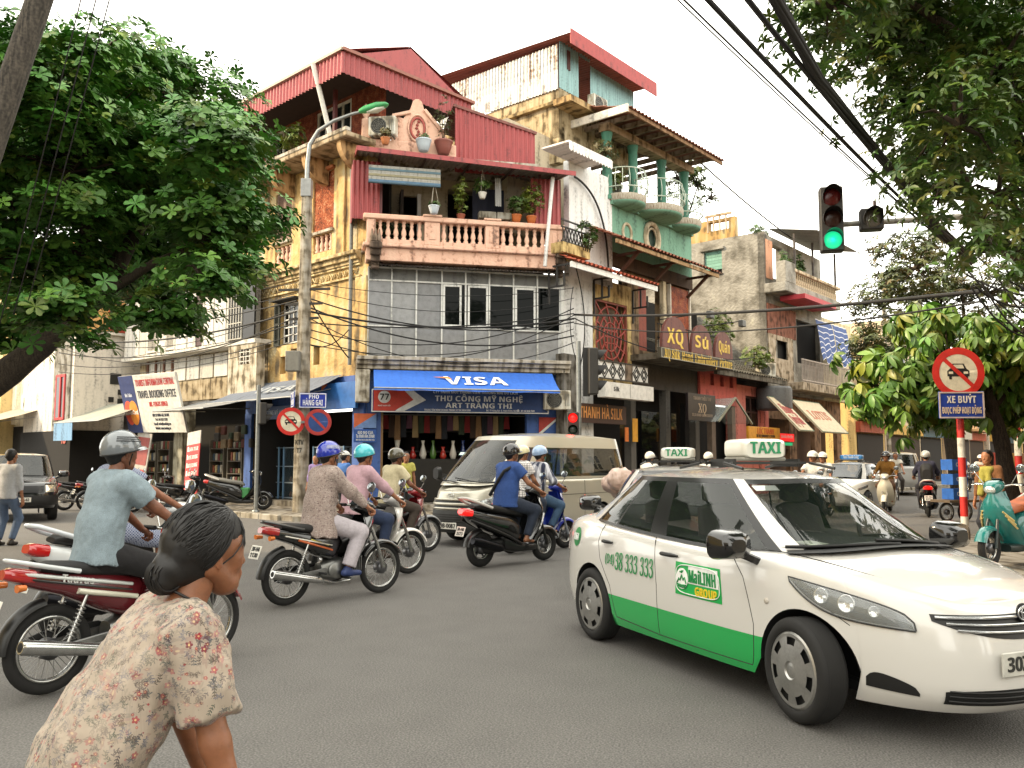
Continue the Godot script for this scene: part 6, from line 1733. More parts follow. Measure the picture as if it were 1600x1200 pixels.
# ---------------------------------------------------------------- cars
class Car:
	var P: Dictionary
	var TH := PackedFloat32Array()
	var ds := 0.01
	var H: Node
	func setup(p: Dictionary, host: Node):
		P = p
		H = host
		var acc := 0.0
		var last := S0(0.0, 0.6)
		var raw := [[0.0, 0.0]]
		for k in range(1, 3001):
			var th := PI * k / 3000.0
			var q := S0(th, 0.6)
			acc += (q - last).length()
			last = q
			raw.append([acc, th])
		var j := 0
		var s := 0.0
		while s < acc:
			while j < raw.size() - 2 and raw[j + 1][0] < s: j += 1
			TH.append(lerp(raw[j][1], raw[j + 1][1], (s - raw[j][0]) / max(1e-9, raw[j + 1][0] - raw[j][0])))
			s += ds
		TH.append(PI)
	func span() -> float: return (TH.size() - 1) * ds
	func th(s: float) -> float:
		var f: float = clamp(s / ds, 0.0, TH.size() - 1.001)
		return lerp(TH[int(f)], TH[int(f) + 1], f - int(f))
	func S0(t: float, y: float) -> Vector3:
		var c := cos(t)
		var a: float = H.lerpkeys(P.af if c >= 0 else P.ar, y)
		var nn: float = P.nf if c >= 0 else P.nr
		return Vector3(a * sign(c) * pow(abs(c), 2.0 / nn), y, H.lerpkeys(P.b, y) * pow(abs(sin(t)), 2.0 / nn))
	func S(s: float, y: float, off := 0.0) -> Vector3:
		# s > 0 right side, s < 0 left side, measured from the middle of the nose
		var t := th(abs(s))
		var p := S0(t, y)
		if off != 0.0:
			var e := 0.01
			var du := S0(min(t + e, PI), y) - S0(max(t - e, 0.0), y)
			if t < e or t > PI - e: du = Vector3(0, 0, 1 if t < e else -1)
			var dv := S0(t, y + 0.01) - S0(t, y - 0.01)
			var nn := du.cross(dv).normalized()
			if nn.dot(Vector3(p.x, 0, p.z)) < 0: nn = -nn
			p += nn * off
		if s < 0: p.z = -p.z
		return p
	func sx(x: float) -> float:
		var lo := 0.0
		var hi := span()
		for k in 24:
			var m := (lo + hi) * 0.5
			if S0(th(m), 0.6).x > x: lo = m
			else: hi = m
		return lo
	func top(x: float) -> float: return H.lerpkeys(P.top, x)
	func bot(x: float, z: float) -> float:
		var y: float = P.bot
		if abs(z) > 0.5:
			for xw in P.wx:
				var d: float = abs(x - xw)
				if d < P.arch: y = max(y, P.wy + sqrt(P.arch * P.arch - d * d))
		return y
	func cols() -> Array:
		var L := []
		var s := 0.0
		var n := int(span() / P.get("step", 0.045))
		for k in n + 1:
			s = span() * k / n
			var x := S0(th(s), 0.6).x
			var inside := false
			for xw in P.wx:
				if abs(x - xw) < P.arch + 0.015: inside = true
			if not inside: L.append(s)
		for xw in P.wx:
			for k in 25:
				L.append(sx(xw + P.arch * cos(PI * k / 24.0)))
		L.sort()
		return L
	func edge(s: float) -> Vector3:
		# upper inset edge of the lower body
		var p := S0(th(s), 0.6)
		return roll(s, top(p.x))
	func roll(s: float, y: float) -> Vector3:
		var p := S0(th(s), y)
		var yt := top(S0(th(s), 0.6).x)
		var rf: float = P.get("fillet", 0.06)
		var d := yt - y
		if d < rf:
			var ins := rf - sqrt(max(0.0, rf * rf - (rf - d) * (rf - d)))
			var q := S0(th(s), 0.6)
			var nn := Vector3(sign(q.x) * pow(abs(q.x) / 2.1, 3.0), 0, pow(q.z / 0.85, 3.0)).normalized()
			p -= nn * ins
			p.z = max(p.z, 0.0)
		return p
	func shell(mb, y0f: Callable, y1f: Callable, rows: int, sides := [1, -1]):
		var C := cols()
		for sd in sides:
			var G := []
			for r in rows + 1: G.append(PackedVector3Array())
			for s in C:
				var q := S0(th(s), 0.6)
				var a: float = y0f.call(q)
				var b: float = y1f.call(q)
				for r in rows + 1:
					var f := float(r) / rows
					f = 1.0 - pow(1.0 - f, 1.25)
					var p := roll(s, lerp(a, b, f))
					p.z *= sd
					G[r if sd > 0 else rows - r].append(p)
			mb.grid(G)
	func deck_y(x: float, z: float) -> float:
		var zz: float = max(0.2, edge(sx(x)).z)
		var w: float = clamp(abs(z) / zz, 0.0, 1.0)
		return top(x) + P.crown * (1.0 - w * w)
	func deck(mb, x0: float, x1: float):
		var G := []
		for s in cols():
			var e := edge(s)
			if e.x > x1 + 0.02 or e.x < x0 - 0.02: continue
			var row := PackedVector3Array()
			for k in 13:
				var z: float = e.z * (1.0 - k / 6.0)
				var w: float = 0.0 if e.z < 1e-4 else z / e.z
				row.append(Vector3(e.x, e.y + P.crown * (1.0 - w * w) * smoothstep(0.0, 0.35, e.z), z))
			G.append(row)
		mb.grid(G)
	func gh(t: float, s: float, off := 0.0) -> Vector3:
		var G: Dictionary = P.gh
		var e := pow(s, 0.92)
		var f: float = lerp(G.fb, G.ft, e)
		var r: float = lerp(G.rb, G.rt, e)
		var w: float = lerp(G.wb, G.wt, pow(s, 1.25)) + off
		var c := cos(t)
		var nn: float = lerp(G.nf, G.nf + 0.7, s) if c >= 0 else G.nr
		var x: float = (f + r) * 0.5 + ((f - r) * 0.5 + off) * sign(c) * pow(abs(c), 2.0 / nn)
		var z: float = w * pow(abs(sin(t)), 2.0 / nn)
		var yb := deck_y(x, z) - 0.012
		var c4: float = pow(abs(c), 3.0)
		var yt: float = G.yt + G.get("bow", 0.03) * (1.0 - pow(abs(z) / w, 2.0)) - G.get("drop", 0.03) * c4
		return Vector3(x, lerp(yb, yt, s), z)
	func greenhouse(mbs: Dictionary, bands: Array, rows := [0.0, 0.05, 0.92, 1.0]):
		# bands: [theta0, theta1, material key of the middle row]
		for bd in bands:
			if bd.size() > 4: rows = bd[4]
			var n := int(max(6, (bd[1] - bd[0]) / 5.0))
			for r in rows.size() - 1:
				var key: String = bd[2] if rows[r] > 0.001 and rows[r + 1] < 0.999 else (bd[3] if bd.size() > 3 else "body")
				var m := 6 if rows[r + 1] - rows[r] > 0.2 else 1
				for sd in [1, -1]:
					var G := []
					for a in m + 1:
						var row := PackedVector3Array()
						for k in n + 1:
							var p := gh(deg_to_rad(lerpf(bd[0], bd[1], float(k) / n)), lerp(rows[r], rows[r + 1], float(a) / m))
							p.z *= sd
							row.append(p)
						if sd < 0: row.reverse()
						G.append(row)
					mbs[key].grid(G)
	func roof(mb):
		var G := []
		var cx: float = (P.gh.ft + P.gh.rt) * 0.5
		for q in 9:
			var k := q / 8.0
			var row := PackedVector3Array()
			for j in 65:
				var t := TAU * j / 64.0
				var e := gh(t if t <= PI else TAU - t, 1.0)
				if t > PI: e.z = -e.z
				var c := Vector3(cx, 0, 0)
				var p := c + (e - c) * (1.0 - k)
				p.y = lerp(e.y, P.gh.yt + P.gh.get("bow", 0.03), k) + P.gh.rc * (1.0 - pow(1.0 - k, 2.2))
				row.append(p)
			G.append(row)
		mb.grid(G)
	func patch(mb, s0: float, s1: float, lo: Callable, hi: Callable, off := 0.005, n := 14, m := 5, bulge := 0.0):
		var G := []
		for r in m + 1:
			var row := PackedVector3Array()
			for k in n + 1:
				var f := float(k) / n
				var s: float = lerp(s0, s1, f)
				var y: float = lerp(lo.call(f), hi.call(f), float(r) / m)
				row.append(S(s, y, off + bulge * sin(PI * f) * sin(PI * r / m)))
			G.append(row)
		mb.grid(G)
	func line(mb, pts: Array, r := 0.004, off := 0.0, side := 1):
		# pts: Vector2(s, y) on the side
		var q := []
		for k in pts.size() - 1:
			for j in 8: q.append(pts[k].lerp(pts[k + 1], j / 8.0))
		q.append(pts[-1])
		var w := []
		for p in q: w.append(S(p.x * side, p.y, off))
		mb.tube(w, r, 5)

func bend(m: Mesh, f: Callable) -> ArrayMesh:
	var out := ArrayMesh.new()
	for k in m.get_surface_count():
		var a := m.surface_get_arrays(k)
		var vv: PackedVector3Array = a[Mesh.ARRAY_VERTEX]
		for j in vv.size(): vv[j] = f.call(vv[j])
		var ix: PackedInt32Array = a[Mesh.ARRAY_INDEX]
		var mb := MB.new()
		for j in range(0, ix.size(), 3):
			mb.face([vv[ix[j]], vv[ix[j + 1]], vv[ix[j + 2]]])
		out = mb.mesh()
	return out
func side_text(c: Car, s: String, size: float, x0: float, y0: float, fit: float, material, parent, o := {}, slope := 0.0):
	var tm := text_mesh(s, size, o)
	var bb := tm.get_aabb()
	var k: float = fit / bb.size.x
	put("lettering", bend(tm, func(p): return c.S(c.sx(x0 + (p.x - bb.position.x) * k), y0 + p.y - bb.get_center().y + slope * (p.x - bb.position.x) * k, o.get("off", 0.008) + p.z)), material, parent)

func car_wheel(parent: Node, x: float, y: float, z: float, r: float, w: float, cap: String, steer := 0.0, holes := 7):
	var o := Node3D.new()
	o.name = numbered("wheel", parent)
	parent.add_child(o)
	var side := signf(z)
	o.transform = Transform3D(Basis(Vector3.UP, steer) * Basis(Vector3.RIGHT, PI / 2 * side), V(x, y, z))
	# local y points outward
	if not cache.has("cw%s%s" % [r, cap]):
		var a := MB.new()
		a.lathe([Vector2(r * 0.62, -w * 0.5), Vector2(r * 0.8, -w * 0.5), Vector2(r * 0.93, -w * 0.46), Vector2(r * 0.985, -w * 0.36), Vector2(r, -w * 0.2), Vector2(r, w * 0.2), Vector2(r * 0.985, w * 0.36), Vector2(r * 0.93, w * 0.46), Vector2(r * 0.84, w * 0.5), Vector2(r * 0.78, w * 0.485), Vector2(r * 0.74, w * 0.44)], 40)
		for gk in [-0.28, -0.1, 0.1, 0.28]:
			a.lathe([Vector2(r * 0.996, w * gk - 0.004), Vector2(r * 1.003, w * gk), Vector2(r * 0.996, w * gk + 0.004)], 40)
		var b := MB.new()
		var R := r * 0.74
		var A := holes * 8
		var prof := [[1.0, 0.42], [0.94, 0.47], [0.86, 0.47], [0.66, 0.50], [0.44, 0.53], [0.24, 0.55], [0.2, 0.5], [0.12, 0.52], [0.0, 0.53]]
		for q in prof.size() - 1:
			for j in A:
				var hole: bool = q == 2 and (j % 8) in [0, 1, 2, 3]
				if hole: continue
				var e := []
				for c2 in [[q, j], [q, j + 1], [q + 1, j + 1], [q + 1, j]]:
					var an: float = TAU * c2[1] / A
					e.append(V(prof[c2[0]][0] * R * cos(an), prof[c2[0]][1] * w, prof[c2[0]][0] * R * sin(an)))
				if q == 3 and (j % 8) in [0, 1, 2]:
					pass
				b.fout(e, V(0, -1, 0))
		var d := MB.new()
		d.lathe([Vector2(0, w * 0.36), Vector2(R, w * 0.36), Vector2(R * 1.02, w * 0.44)], 32)
		d.lathe([Vector2(0, -w * 0.3), Vector2(R, -w * 0.3)], 24)
		cache["cw%s%s" % [r, cap]] = [a.mesh(), b.mesh(), d.mesh()]
	var ms: Array = cache["cw%s%s" % [r, cap]]
	put("tyre", ms[0], cm("1b1a19", 0.8), o)
	put("hubcap", ms[1], cm(cap, 0.35, "metal"), o)
	put("rim", ms[2], cm("141414", 0.6), o)
	return o

func car_common(c: Car, o: Node3D, M: Dictionary, bands: Array, rows := [0.0, 0.05, 0.92, 1.0]):
	var body := MB.new()
	var mbs := {"body": body, "glass": MB.new(), "black": MB.new()}
	var stripe: float = c.P.get("stripe", 0.0)
	var bf := func(q): return c.bot(q.x, q.z)
	var tf := func(q): return c.top(q.x)
	if stripe > 0.0:
		var sf := func(q): return max(c.bot(q.x, q.z), stripe) if abs(q.x) < c.P.wx[0] else c.bot(q.x, q.z)
		c.shell(body, sf, tf, 14)
		var g2 := MB.new()
		c.shell(g2, func(q): return c.bot(q.x, q.z), sf, 6)
		put("lower_panel", g2, M.stripe, o)
	else:
		c.shell(body, bf, tf, 16)
	c.deck(body, -3, 3)
	c.greenhouse(mbs, bands, rows)
	c.roof(body)
	put("body", body, M.body, o)
	if mbs.black.v.size(): put("pillar_trim", mbs.black, M.black, o)
	put("windows", mbs.glass, M.glass, o)
	# dashboard and parcel shelf under the glass
	var d := MB.new()
	var ring := []
	for k in 64:
		var t := TAU * k / 64.0
		var p := c.gh(t if t <= PI else TAU - t, 0.0, -0.03)
		if t > PI: p.z = -p.z
		ring.append(p + V(0, 0.035, 0))
	d.fan(V(c.P.gh.fb * 0.5 + c.P.gh.rb * 0.5, c.top(0) + c.P.crown, 0), ring)
	put("dashboard", d, M.inside, o)
	var w := MB.new()
	for xw in c.P.wx:
		for sd in [1, -1]:
			var G := []
			for zz in [0.0, 0.3]:
				var row := PackedVector3Array()
				for k in 21:
					var a := PI * k / 20.0
					var p := V(xw + c.P.arch * cos(a), c.P.wy + c.P.arch * sin(a), 0)
					var q := c.S(c.sx(p.x), max(p.y, 0.3))
					row.append(V(p.x, max(p.y, c.P.bot), sd * (q.z - 0.004 - zz)))
				G.append(row)
			w.grid(G)
			w.box(V(xw, c.P.wy + 0.12, sd * 0.45), V(c.P.arch * 1.8, c.P.arch * 1.3, 0.02))
	w.box(V(0, c.P.bot + 0.04, 0), V(c.P.wx[0] * 2.4, 0.05, 1.1))
	put("underbody", w, M.under, o)

func seats(o: Node3D, xs: Array, y: float, hex: String):
	for x in xs:
		for z in [-0.36, 0.36]:
			var m := MB.new()
			m.loft([[V(x + 0.06, y - 0.32, z), 0.22, 0.05, 1.4, 3.0], [V(x, y, z), 0.23, 0.055, 1.4, 3.0], [V(x - 0.06, y + 0.24, z), 0.2, 0.045, 1.4, 3.0], [V(x - 0.07, y + 0.27, z), 0.12, 0.03, 1.4, 3.0]])
			m.loft([[V(x - 0.08, y + 0.28, z), 0.1, 0.03, 1.5, 3.0], [V(x - 0.09, y + 0.3, z), 0.13, 0.05, 1.5, 3.0], [V(x - 0.1, y + 0.4, z), 0.13, 0.05, 1.5, 3.0], [V(x - 0.1, y + 0.44, z), 0.09, 0.03, 1.5, 3.0]])
			put("seat", m, cm(hex, 0.8), o)
func steering(o: Node3D, p: Vector3):
	var m := MB.new()
	var ring := []
	for k in 25: ring.append(p + Basis(V(0, 0, 1), 0.5) * V(0, 0.19 * sin(TAU * k / 24), 0.19 * cos(TAU * k / 24)))
	m.tube(ring, 0.016, 6, false)
	m.bar(p + V(0, -0.1, 0), p + V(0.25, -0.15, 0), 0.06)
	m.bar(p + V(0, 0, -0.18), p + V(0, 0, 0.18), 0.03)
	put("steering_wheel", m, cm("1a1a1a", 0.5), o)
func mirror(o: Node3D, p: Vector3, hex: String, sc := 1.0):
	var m := MB.new()
	m.loft([[p + V(0.09, 0, 0) * sc, 0.045 * sc, 0.035 * sc, 0, 3.0], [p + V(0.06, 0, 0) * sc, 0.1 * sc, 0.07 * sc, 0, 3.0], [p + V(-0.03, 0, 0) * sc, 0.125 * sc, 0.085 * sc, 0, 3.5], [p + V(-0.045, 0, 0) * sc, 0.118 * sc, 0.078 * sc, 0, 3.5]])
	var zi := -signf(p.z)
	m.bar(p + V(0.02, -0.05, zi * 0.06) * sc, p + V(0.05, -0.11, zi * 0.2) * sc, 0.06 * sc, 0.045 * sc, 0.01)
	var o2 := put("side_mirror", m, cm(hex, 0.15, "paint"), o)
	var gl := MB.new()
	gl.box(p + V(-0.047, 0, 0) * sc, V(0.004, 0.12, 0.19) * sc)
	put("mirror_glass", gl, cm("8a9094", 0.05, "metal"), o2)
func wiper(o, c: Car, zs: Array):
	for z in zs:
		var m := MB.new()
		var pts := []
		for k in 9:
			var f := k / 8.0
			var t := asin(pow(clamp(abs(lerp(z[0], z[1], f)) / c.P.gh.wb, 0, 1), c.P.gh.nf / 2.0))
			var p := c.gh(t, lerp(0.03, z[2], f), 0.02)
			p.z = lerp(z[0], z[1], f)
			pts.append(p + V(0.015, 0.01, 0))
		m.tube(pts, 0.011, 5)
		put("wiper", m, cm("0c0c0c", 0.6), o)
func taxi_sign(o: Node3D, x: float, y: float, txt := "TAXI", hex := "d8d6cc", tc := "1f8a5b", k := 1.0):
	var m := MB.new()
	for s in [-1, 1]:
		m.bar(V(x + s * 0.15, y - 0.06, -0.36), V(x + s * 0.15, y - 0.06, 0.36), 0.02, 0.02)
		for z in [-0.4, 0.4]: m.tube([V(x + s * 0.2, y - 0.06, z * 0.9), V(x + s * 0.15, y - 0.06, z), V(x + s * 0.4, y - 0.1, z * 1.05)], 0.012, 5)
	for s in [-1, 1]: m.bar(V(x - 0.15, y - 0.06, s * 0.3), V(x + 0.15, y - 0.06, s * 0.3), 0.02, 0.06)
	var rk := put("roof_rack", m, cm("20201f", 0.5), o)
	var b := MB.new()
	b.loft([[V(x - 0.13, y + 0.04, 0), 0.28 * k, 0.06, 0, 5.0], [V(x - 0.1, y + 0.05, 0), 0.34 * k, 0.075, 0, 5.0], [V(x + 0.1, y + 0.05, 0), 0.34 * k, 0.075, 0, 5.0], [V(x + 0.13, y + 0.04, 0), 0.28 * k, 0.06, 0, 5.0]], 28)
	var sg := put("taxi_lamp", b, mat(hex, 0.3, null, 1.0, {"coat": 0.5}), o)
	var bs := MB.new()
	bs.box(V(x, y - 0.03, 0), V(0.24, 0.03, 0.66 * k), Transform3D.IDENTITY, 0.01)
	put("lamp_base", bs, cm("8c8a80", 0.5), sg)
	for s in [-1, 1]:
		text(txt, 0.09, sg, cm(tc, 0.4), Transform3D(Basis(Vector3.UP, s * PI / 2), V(x + s * 0.134, y + 0.055, 0)), {"fit": 0.46 * k})

const SEDAN := {"nf": 2.8, "nr": 5.5, "bot": 0.19, "wx": [1.275, -1.275], "wy": 0.30, "arch": 0.345, "crown": 0.055, "fillet": 0.07,
	"af": [[0.15, 2.02], [0.26, 2.13], [0.4, 2.15], [0.55, 2.14], [0.68, 2.1], [0.8, 2.02], [0.95, 1.88], [1.1, 1.8]],
	"ar": [[0.15, 2.0], [0.3, 2.1], [0.5, 2.13], [0.7, 2.11], [0.9, 2.08], [1.05, 2.04]],
	"b": [[0.15, 0.80], [0.25, 0.825], [0.45, 0.842], [0.62, 0.846], [0.78, 0.838], [0.92, 0.815], [1.06, 0.77]],
	"top": [[-2.2, 0.99], [-1.7, 1.03], [-1.1, 1.0], [-0.3, 0.955], [0.5, 0.93], [1.15, 0.935], [1.5, 0.905], [1.8, 0.855], [2.0, 0.80], [2.12, 0.755]],
	"gh": {"fb": 1.25, "rb": -1.74, "wb": 0.79, "ft": 0.38, "rt": -1.1, "wt": 0.58, "yt": 1.39, "nf": 3.3, "nr": 4.2, "rc": 0.045, "bow": 0.03, "drop": 0.03}}

func make_taxi(xf: Transform3D, label: String, hero: bool) -> Node3D:
	var o := thing("taxi", label, "taxi", xf, "" if hero else "")
	var c := Car.new()
	var P := SEDAN.duplicate()
	P.stripe = 0.43
	if not hero: P.step = 0.1
	c.setup(P, self)
	var M := {"body": mat("cfccc6", 0.2, null, 1.0, {"coat": 0.9}), "stripe": mat("16a04c", 0.22, null, 1.0, {"coat": 0.9}), "black": cm("121212", 0.25, "plain"),
		"glass": mat("1c2420", 0.02, null, 1.0, {"alpha": 0.42}), "inside": cm("2a302c", 0.8), "under": cm("0d0d0d", 0.9)}
	car_common(c, o, M, [[0, 33, "glass", "black"], [33, 44, "body"], [44, 50, "black", "black"], [50, 89.3, "glass", "black"], [89.3, 90.3, "black", "black"], [90.3, 100, "glass", "black"], [100, 101, "black", "black"], [101, 117, "glass", "black"], [117, 119, "black", "black"], [119, 150, "body"], [150, 152, "black"], [152, 180, "glass", "black"]])
	var st := deg_to_rad(-5.0)
	car_wheel(o, 1.275, 0.3, 0.755, 0.3, 0.185, "b9b8b4", st)
	car_wheel(o, -1.275, 0.3, 0.755, 0.3, 0.185, "b9b8b4")
	car_wheel(o, 1.275, 0.3, -0.755, 0.3, 0.185, "b9b8b4", st)
	car_wheel(o, -1.275, 0.3, -0.755, 0.3, 0.185, "b9b8b4")
	mirror(o, V(0.84, 0.99, 0.95), "0d0d0e", 1.15)
	mirror(o, V(0.84, 0.99, -0.95), "0d0d0e", 1.2)
	taxi_sign(o, -0.1, 1.56, "TAXI", "d5d3c8", "1f8a5b", 0.62)
	seats(o, [0.0, -0.75], 0.92, "4b4a48")
	steering(o, V(0.8, 1.0, -0.36))
	# headlights: dark housing, bright reflectors and a clear cover
	for sd in [1, -1]:
		var hl := func(f): return 0.62 + 0.03 * f + 0.155 * pow(f, 5)
		var hh := func(f): return 0.645 + 0.17 * pow(f, 0.5)
		var m := MB.new()
		c.patch(m, sd * 0.62, sd * 1.3, hl, hh, 0.004, 20, 6)
		var h := put("headlight", m, mat("4b4d4e", 0.15, null, 1.0, {"metal": 0.9}), o)
		var r := MB.new()
		for q in [[0.8, 0.69, 0.03], [0.95, 0.715, 0.05], [1.1, 0.74, 0.045]]:
			var p := c.S(sd * q[0], q[1], 0.008)
			var d := (c.S(sd * q[0], q[1], 0.02) - p).normalized()
			r.lathe([Vector2(0, -0.004), Vector2(q[2] * 0.5, 0.0), Vector2(q[2] * 0.9, 0.008), Vector2(q[2], 0.012), Vector2(q[2] * 1.05, 0.0)], 20, aim(p, d))
		put("reflector", r, cm("d8dadb", 0.08, "metal"), h)
		var cv := MB.new()
		c.patch(cv, sd * 0.61, sd * 1.31, func(f): return hl.call(f) - 0.008, func(f): return hh.call(f) + 0.008, 0.012, 20, 6, 0.02)
		put("lens", cv, mat("dfe6e8", 0.02, null, 1.0, {"alpha": 0.2}), h)
		var rim := MB.new()
		var pts := []
		for k in 21: pts.append(c.S(sd * lerp(0.61, 1.31, k / 20.0), hl.call(k / 20.0) - 0.008, 0.008))
		for k in 21: pts.append(c.S(sd * lerp(1.31, 0.61, k / 20.0), hh.call(1.0 - k / 20.0) + 0.008, 0.008))
		pts.append(pts[0])
		rim.tube(pts, 0.006, 5)
		put("trim", rim, cm("1c1c1c", 0.4), h)
		var fm := MB.new()
		c.patch(fm, sd * 0.62, sd * 0.9, func(f): return 0.275 + 0.015 * f, func(f): return 0.29 + 0.1 * sqrt(f) - 0.05 * pow(f, 8), 0.004, 12, 3)
		put("fog_light_recess", fm, cm("0e0e0e", 0.6), o)
		var tl := MB.new()
		var L := c.span()
		c.patch(tl, sd * (L - 0.82), sd * (L - 0.62), func(f): return 0.70, func(f): return lerp(0.98, 0.93, f), 0.008, 8, 6, 0.01)
		put("tail_light", tl, mat("a01818", 0.12, null, 1.0, {"coat": 1.0}), o)
		var tw := MB.new()
		c.patch(tw, sd * (L - 0.76), sd * (L - 0.68), func(f): return 0.82, func(f): return 0.86, 0.02, 4, 2, 0.004)
		put("reversing_lens", tw, cm("e4dede", 0.1, "paint"), o)
		# shut lines, handles, indicator
		var ln := MB.new()
		var door := func(xs): 
			var q := []
			for p in xs: q.append(Vector2(c.sx(p[0]), p[1]))
			c.line(ln, q, 0.0035, -0.001, sd)
		door.call([[0.86, 0.24], [0.885, 0.5], [0.83, 0.78], [0.74, 0.915]])
		door.call([[-0.2, 0.24], [-0.2, 0.6], [-0.26, 0.945]])
		door.call([[-0.86, 0.27], [-0.92, 0.5], [-1.1, 0.7], [-1.16, 0.84], [-1.12, 0.98]])
		door.call([[0.86, 0.24], [-0.2, 0.235], [-0.86, 0.26]])
		# bonnet edge
		var be := []
		for k in 18:
			var s: float = lerp(0.02, c.sx(0.98), k / 17.0)
			var e := c.edge(s)
			be.append(V(e.x - 0.03, e.y + 0.012, sd * max(0.0, e.z - 0.035)))
		ln.tube(be, 0.0035, 5)
		c.line(ln, [Vector2(1.28, 0.78), Vector2(c.sx(1.58), 0.6)], 0.003, -0.001, sd)
		put("shut_lines", ln, cm("2a2a29", 0.8), o)
		for hx in [-0.02, -0.98]:
			var hm := MB.new()
			var s0 := c.sx(hx)
			var pl := []
			for k in 7: pl.append(c.S(sd * (s0 + 0.09 - 0.03 * k), 0.835 + (0.012 if hx < -0.5 else 0.0), 0.012 + 0.02 * sin(PI * k / 6.0)))
			hm.tube(pl, [0.008, 0.014, 0.016, 0.016, 0.016, 0.014, 0.008], 8)
			put("door_handle", hm, cm("161616", 0.3), o)
		var sg := MB.new()
		var sp := c.S(sd * c.sx(1.02), 0.66, 0.0)
		sg.lathe([Vector2(0.02, 0), Vector2(0.018, 0.008), Vector2(0, 0.013)], 14, aim(sp, V(0, 0, sd)))
		put("side_indicator", sg, cm("c8c0b4", 0.2), o)
	if not hero: return o
	# grille, emblem, plate, lower intake
	var gm := MB.new()
	c.patch(gm, -0.52, 0.52, func(f): return 0.58 + 0.09 * pow(abs(2 * f - 1), 2.2), func(f): return 0.705, 0.003, 20, 4)
	var gr := put("grille", gm, cm("101010", 0.5), o)
	for k in 3:
		var m := MB.new()
		var pts := []
		for j in 25:
			var s: float = lerp(-0.5, 0.5, j / 24.0) * (1.0 - 0.09 * k)
			pts.append(c.S(s, 0.688 - 0.036 * k + 0.02 * pow(abs(s) / 0.5, 2.0) * k * 0.5, 0.012))
		m.tube(pts, 0.008 if k else 0.01, 6)
		put("grille_bar", m, cm("c9cbcc", 0.12, "metal"), gr)
	var em := MB.new()
	var ep := c.S(0, 0.7, 0.02)
	em.lathe([Vector2(0, 0), Vector2(0.05, 0), Vector2(0.052, 0.008), Vector2(0.045, 0.01), Vector2(0, 0.008)], 24, aim(ep, V(1, 0.15, 0)) )
	var eb := put("emblem", em, cm("3a3b3c", 0.2, "metal"), gr)
	var er := MB.new()
	for q in [[0.046, 0.036], [0.02, 0.034], [0.036, 0.013]]:
		var pts := []
		for k in 25: pts.append(ep + V(0.012, q[1] * sin(TAU * k / 24) * (1.0 if q[1] != 0.013 else 1.0) + (0.015 if q[1] == 0.013 else 0.0), q[0] * cos(TAU * k / 24)))
		er.tube(pts, 0.0045, 5, false)
	put("emblem_ring", er, cm("d6d8da", 0.1, "metal"), eb)
	var li := MB.new()
	c.patch(li, -0.5, 0.5, func(f): return 0.25, func(f): return 0.335 - 0.02 * pow(abs(2 * f - 1), 3), 0.004, 16, 3)
	put("lower_intake", li, cm("0e0e0e", 0.6), o)
	for k in 3:
		var m := MB.new()
		var pts := []
		for j in 15: pts.append(c.S(lerp(-0.48, 0.48, j / 14.0), 0.27 + 0.025 * k, 0.008))
		m.tube(pts, 0.006, 5)
		put("intake_slat", m, cm("1d1d1d", 0.5), o)
	var pl := MB.new()
	var px: float = c.S(0, 0.44).x + 0.012
	pl.box(V(px, 0.465, 0), V(0.012, 0.125, 0.48), Transform3D.IDENTITY, 0.005)
	var plate := put("number_plate", pl, cm("c9c7bd", 0.5), o)
	text("30Z-7164", 0.075, plate, cm("23241f", 0.6), Transform3D(Basis(Vector3.UP, PI / 2), V(px + 0.008, 0.465, 0)), {"fit": 0.42})
	# cowl strip and wipers
	var cw := MB.new()
	var G := [PackedVector3Array(), PackedVector3Array()]
	for k in 25:
		var t: float = lerp(-42.0, 42.0, k / 24.0)
		var a := c.gh(deg_to_rad(abs(t)), 0.02, 0.005)
		var b := c.gh(deg_to_rad(abs(t)), 0.0, 0.075)
		for q in [[a, 0, 0.012], [b, 1, 0.02]]:
			var p: Vector3 = q[0]
			p.z *= signf(t) if t != 0 else 1.0
			G[q[1]].append(p + V(0, q[2], 0))
	cw.grid(G)
	put("cowl", cw, cm("101010", 0.6), o)
	wiper(o, c, [[-0.05, 0.62, 0.07], [-0.58, 0.1, 0.08]])
	# green door badge, telephone number, fleet number
	var gmat := cm("0b8a43", 0.35)
	var wh := cm("f4f4f0", 0.4)
	var S2 := func(x, y, off): return c.S(c.sx(x), y, off)
	var quad := func(x0, x1, y0, y1, off, material, called, par):
		var m := MB.new()
		var R := []
		for r in 4:
			var row := PackedVector3Array()
			for k in 9: row.append(S2.call(lerp(x0, x1, k / 8.0), lerp(y0, y1, r / 3.0), off))
			R.append(row)
		m.grid(R)
		return put(called, m, material, par)
	var bd = quad.call(0.06, 0.60, 0.575, 0.80, 0.003, mat("12a34a", 0.35), "door_badge", o)
	quad.call(0.23, 0.575, 0.665, 0.785, 0.006, wh, "badge_panel", bd)
	var wm := MB.new()
	for rr in [[0.30, 0.68, 0.27, 0.105, 0.004]]:
		var pts := []
		for k in 49:
			var a := TAU * k / 48
			pts.append(S2.call(0.33 + 0.255 * signf(cos(a)) * pow(abs(cos(a)), 0.45), 0.688 + 0.098 * signf(sin(a)) * pow(abs(sin(a)), 0.45), 0.007))
		wm.tube(pts, 0.004, 4, false)
	put("badge_border", wm, wh, bd)
	var dm := MB.new()
	var cen: Vector3 = S2.call(0.155, 0.69, 0.007)
	dm.lathe([Vector2(0.072, 0), Vector2(0.072, 0.002), Vector2(0, 0.002)], 28, aim(cen, S2.call(0.155, 0.69, 0.05) - cen))
	put("badge_disc", dm, wh, bd)
	var mm := MB.new()
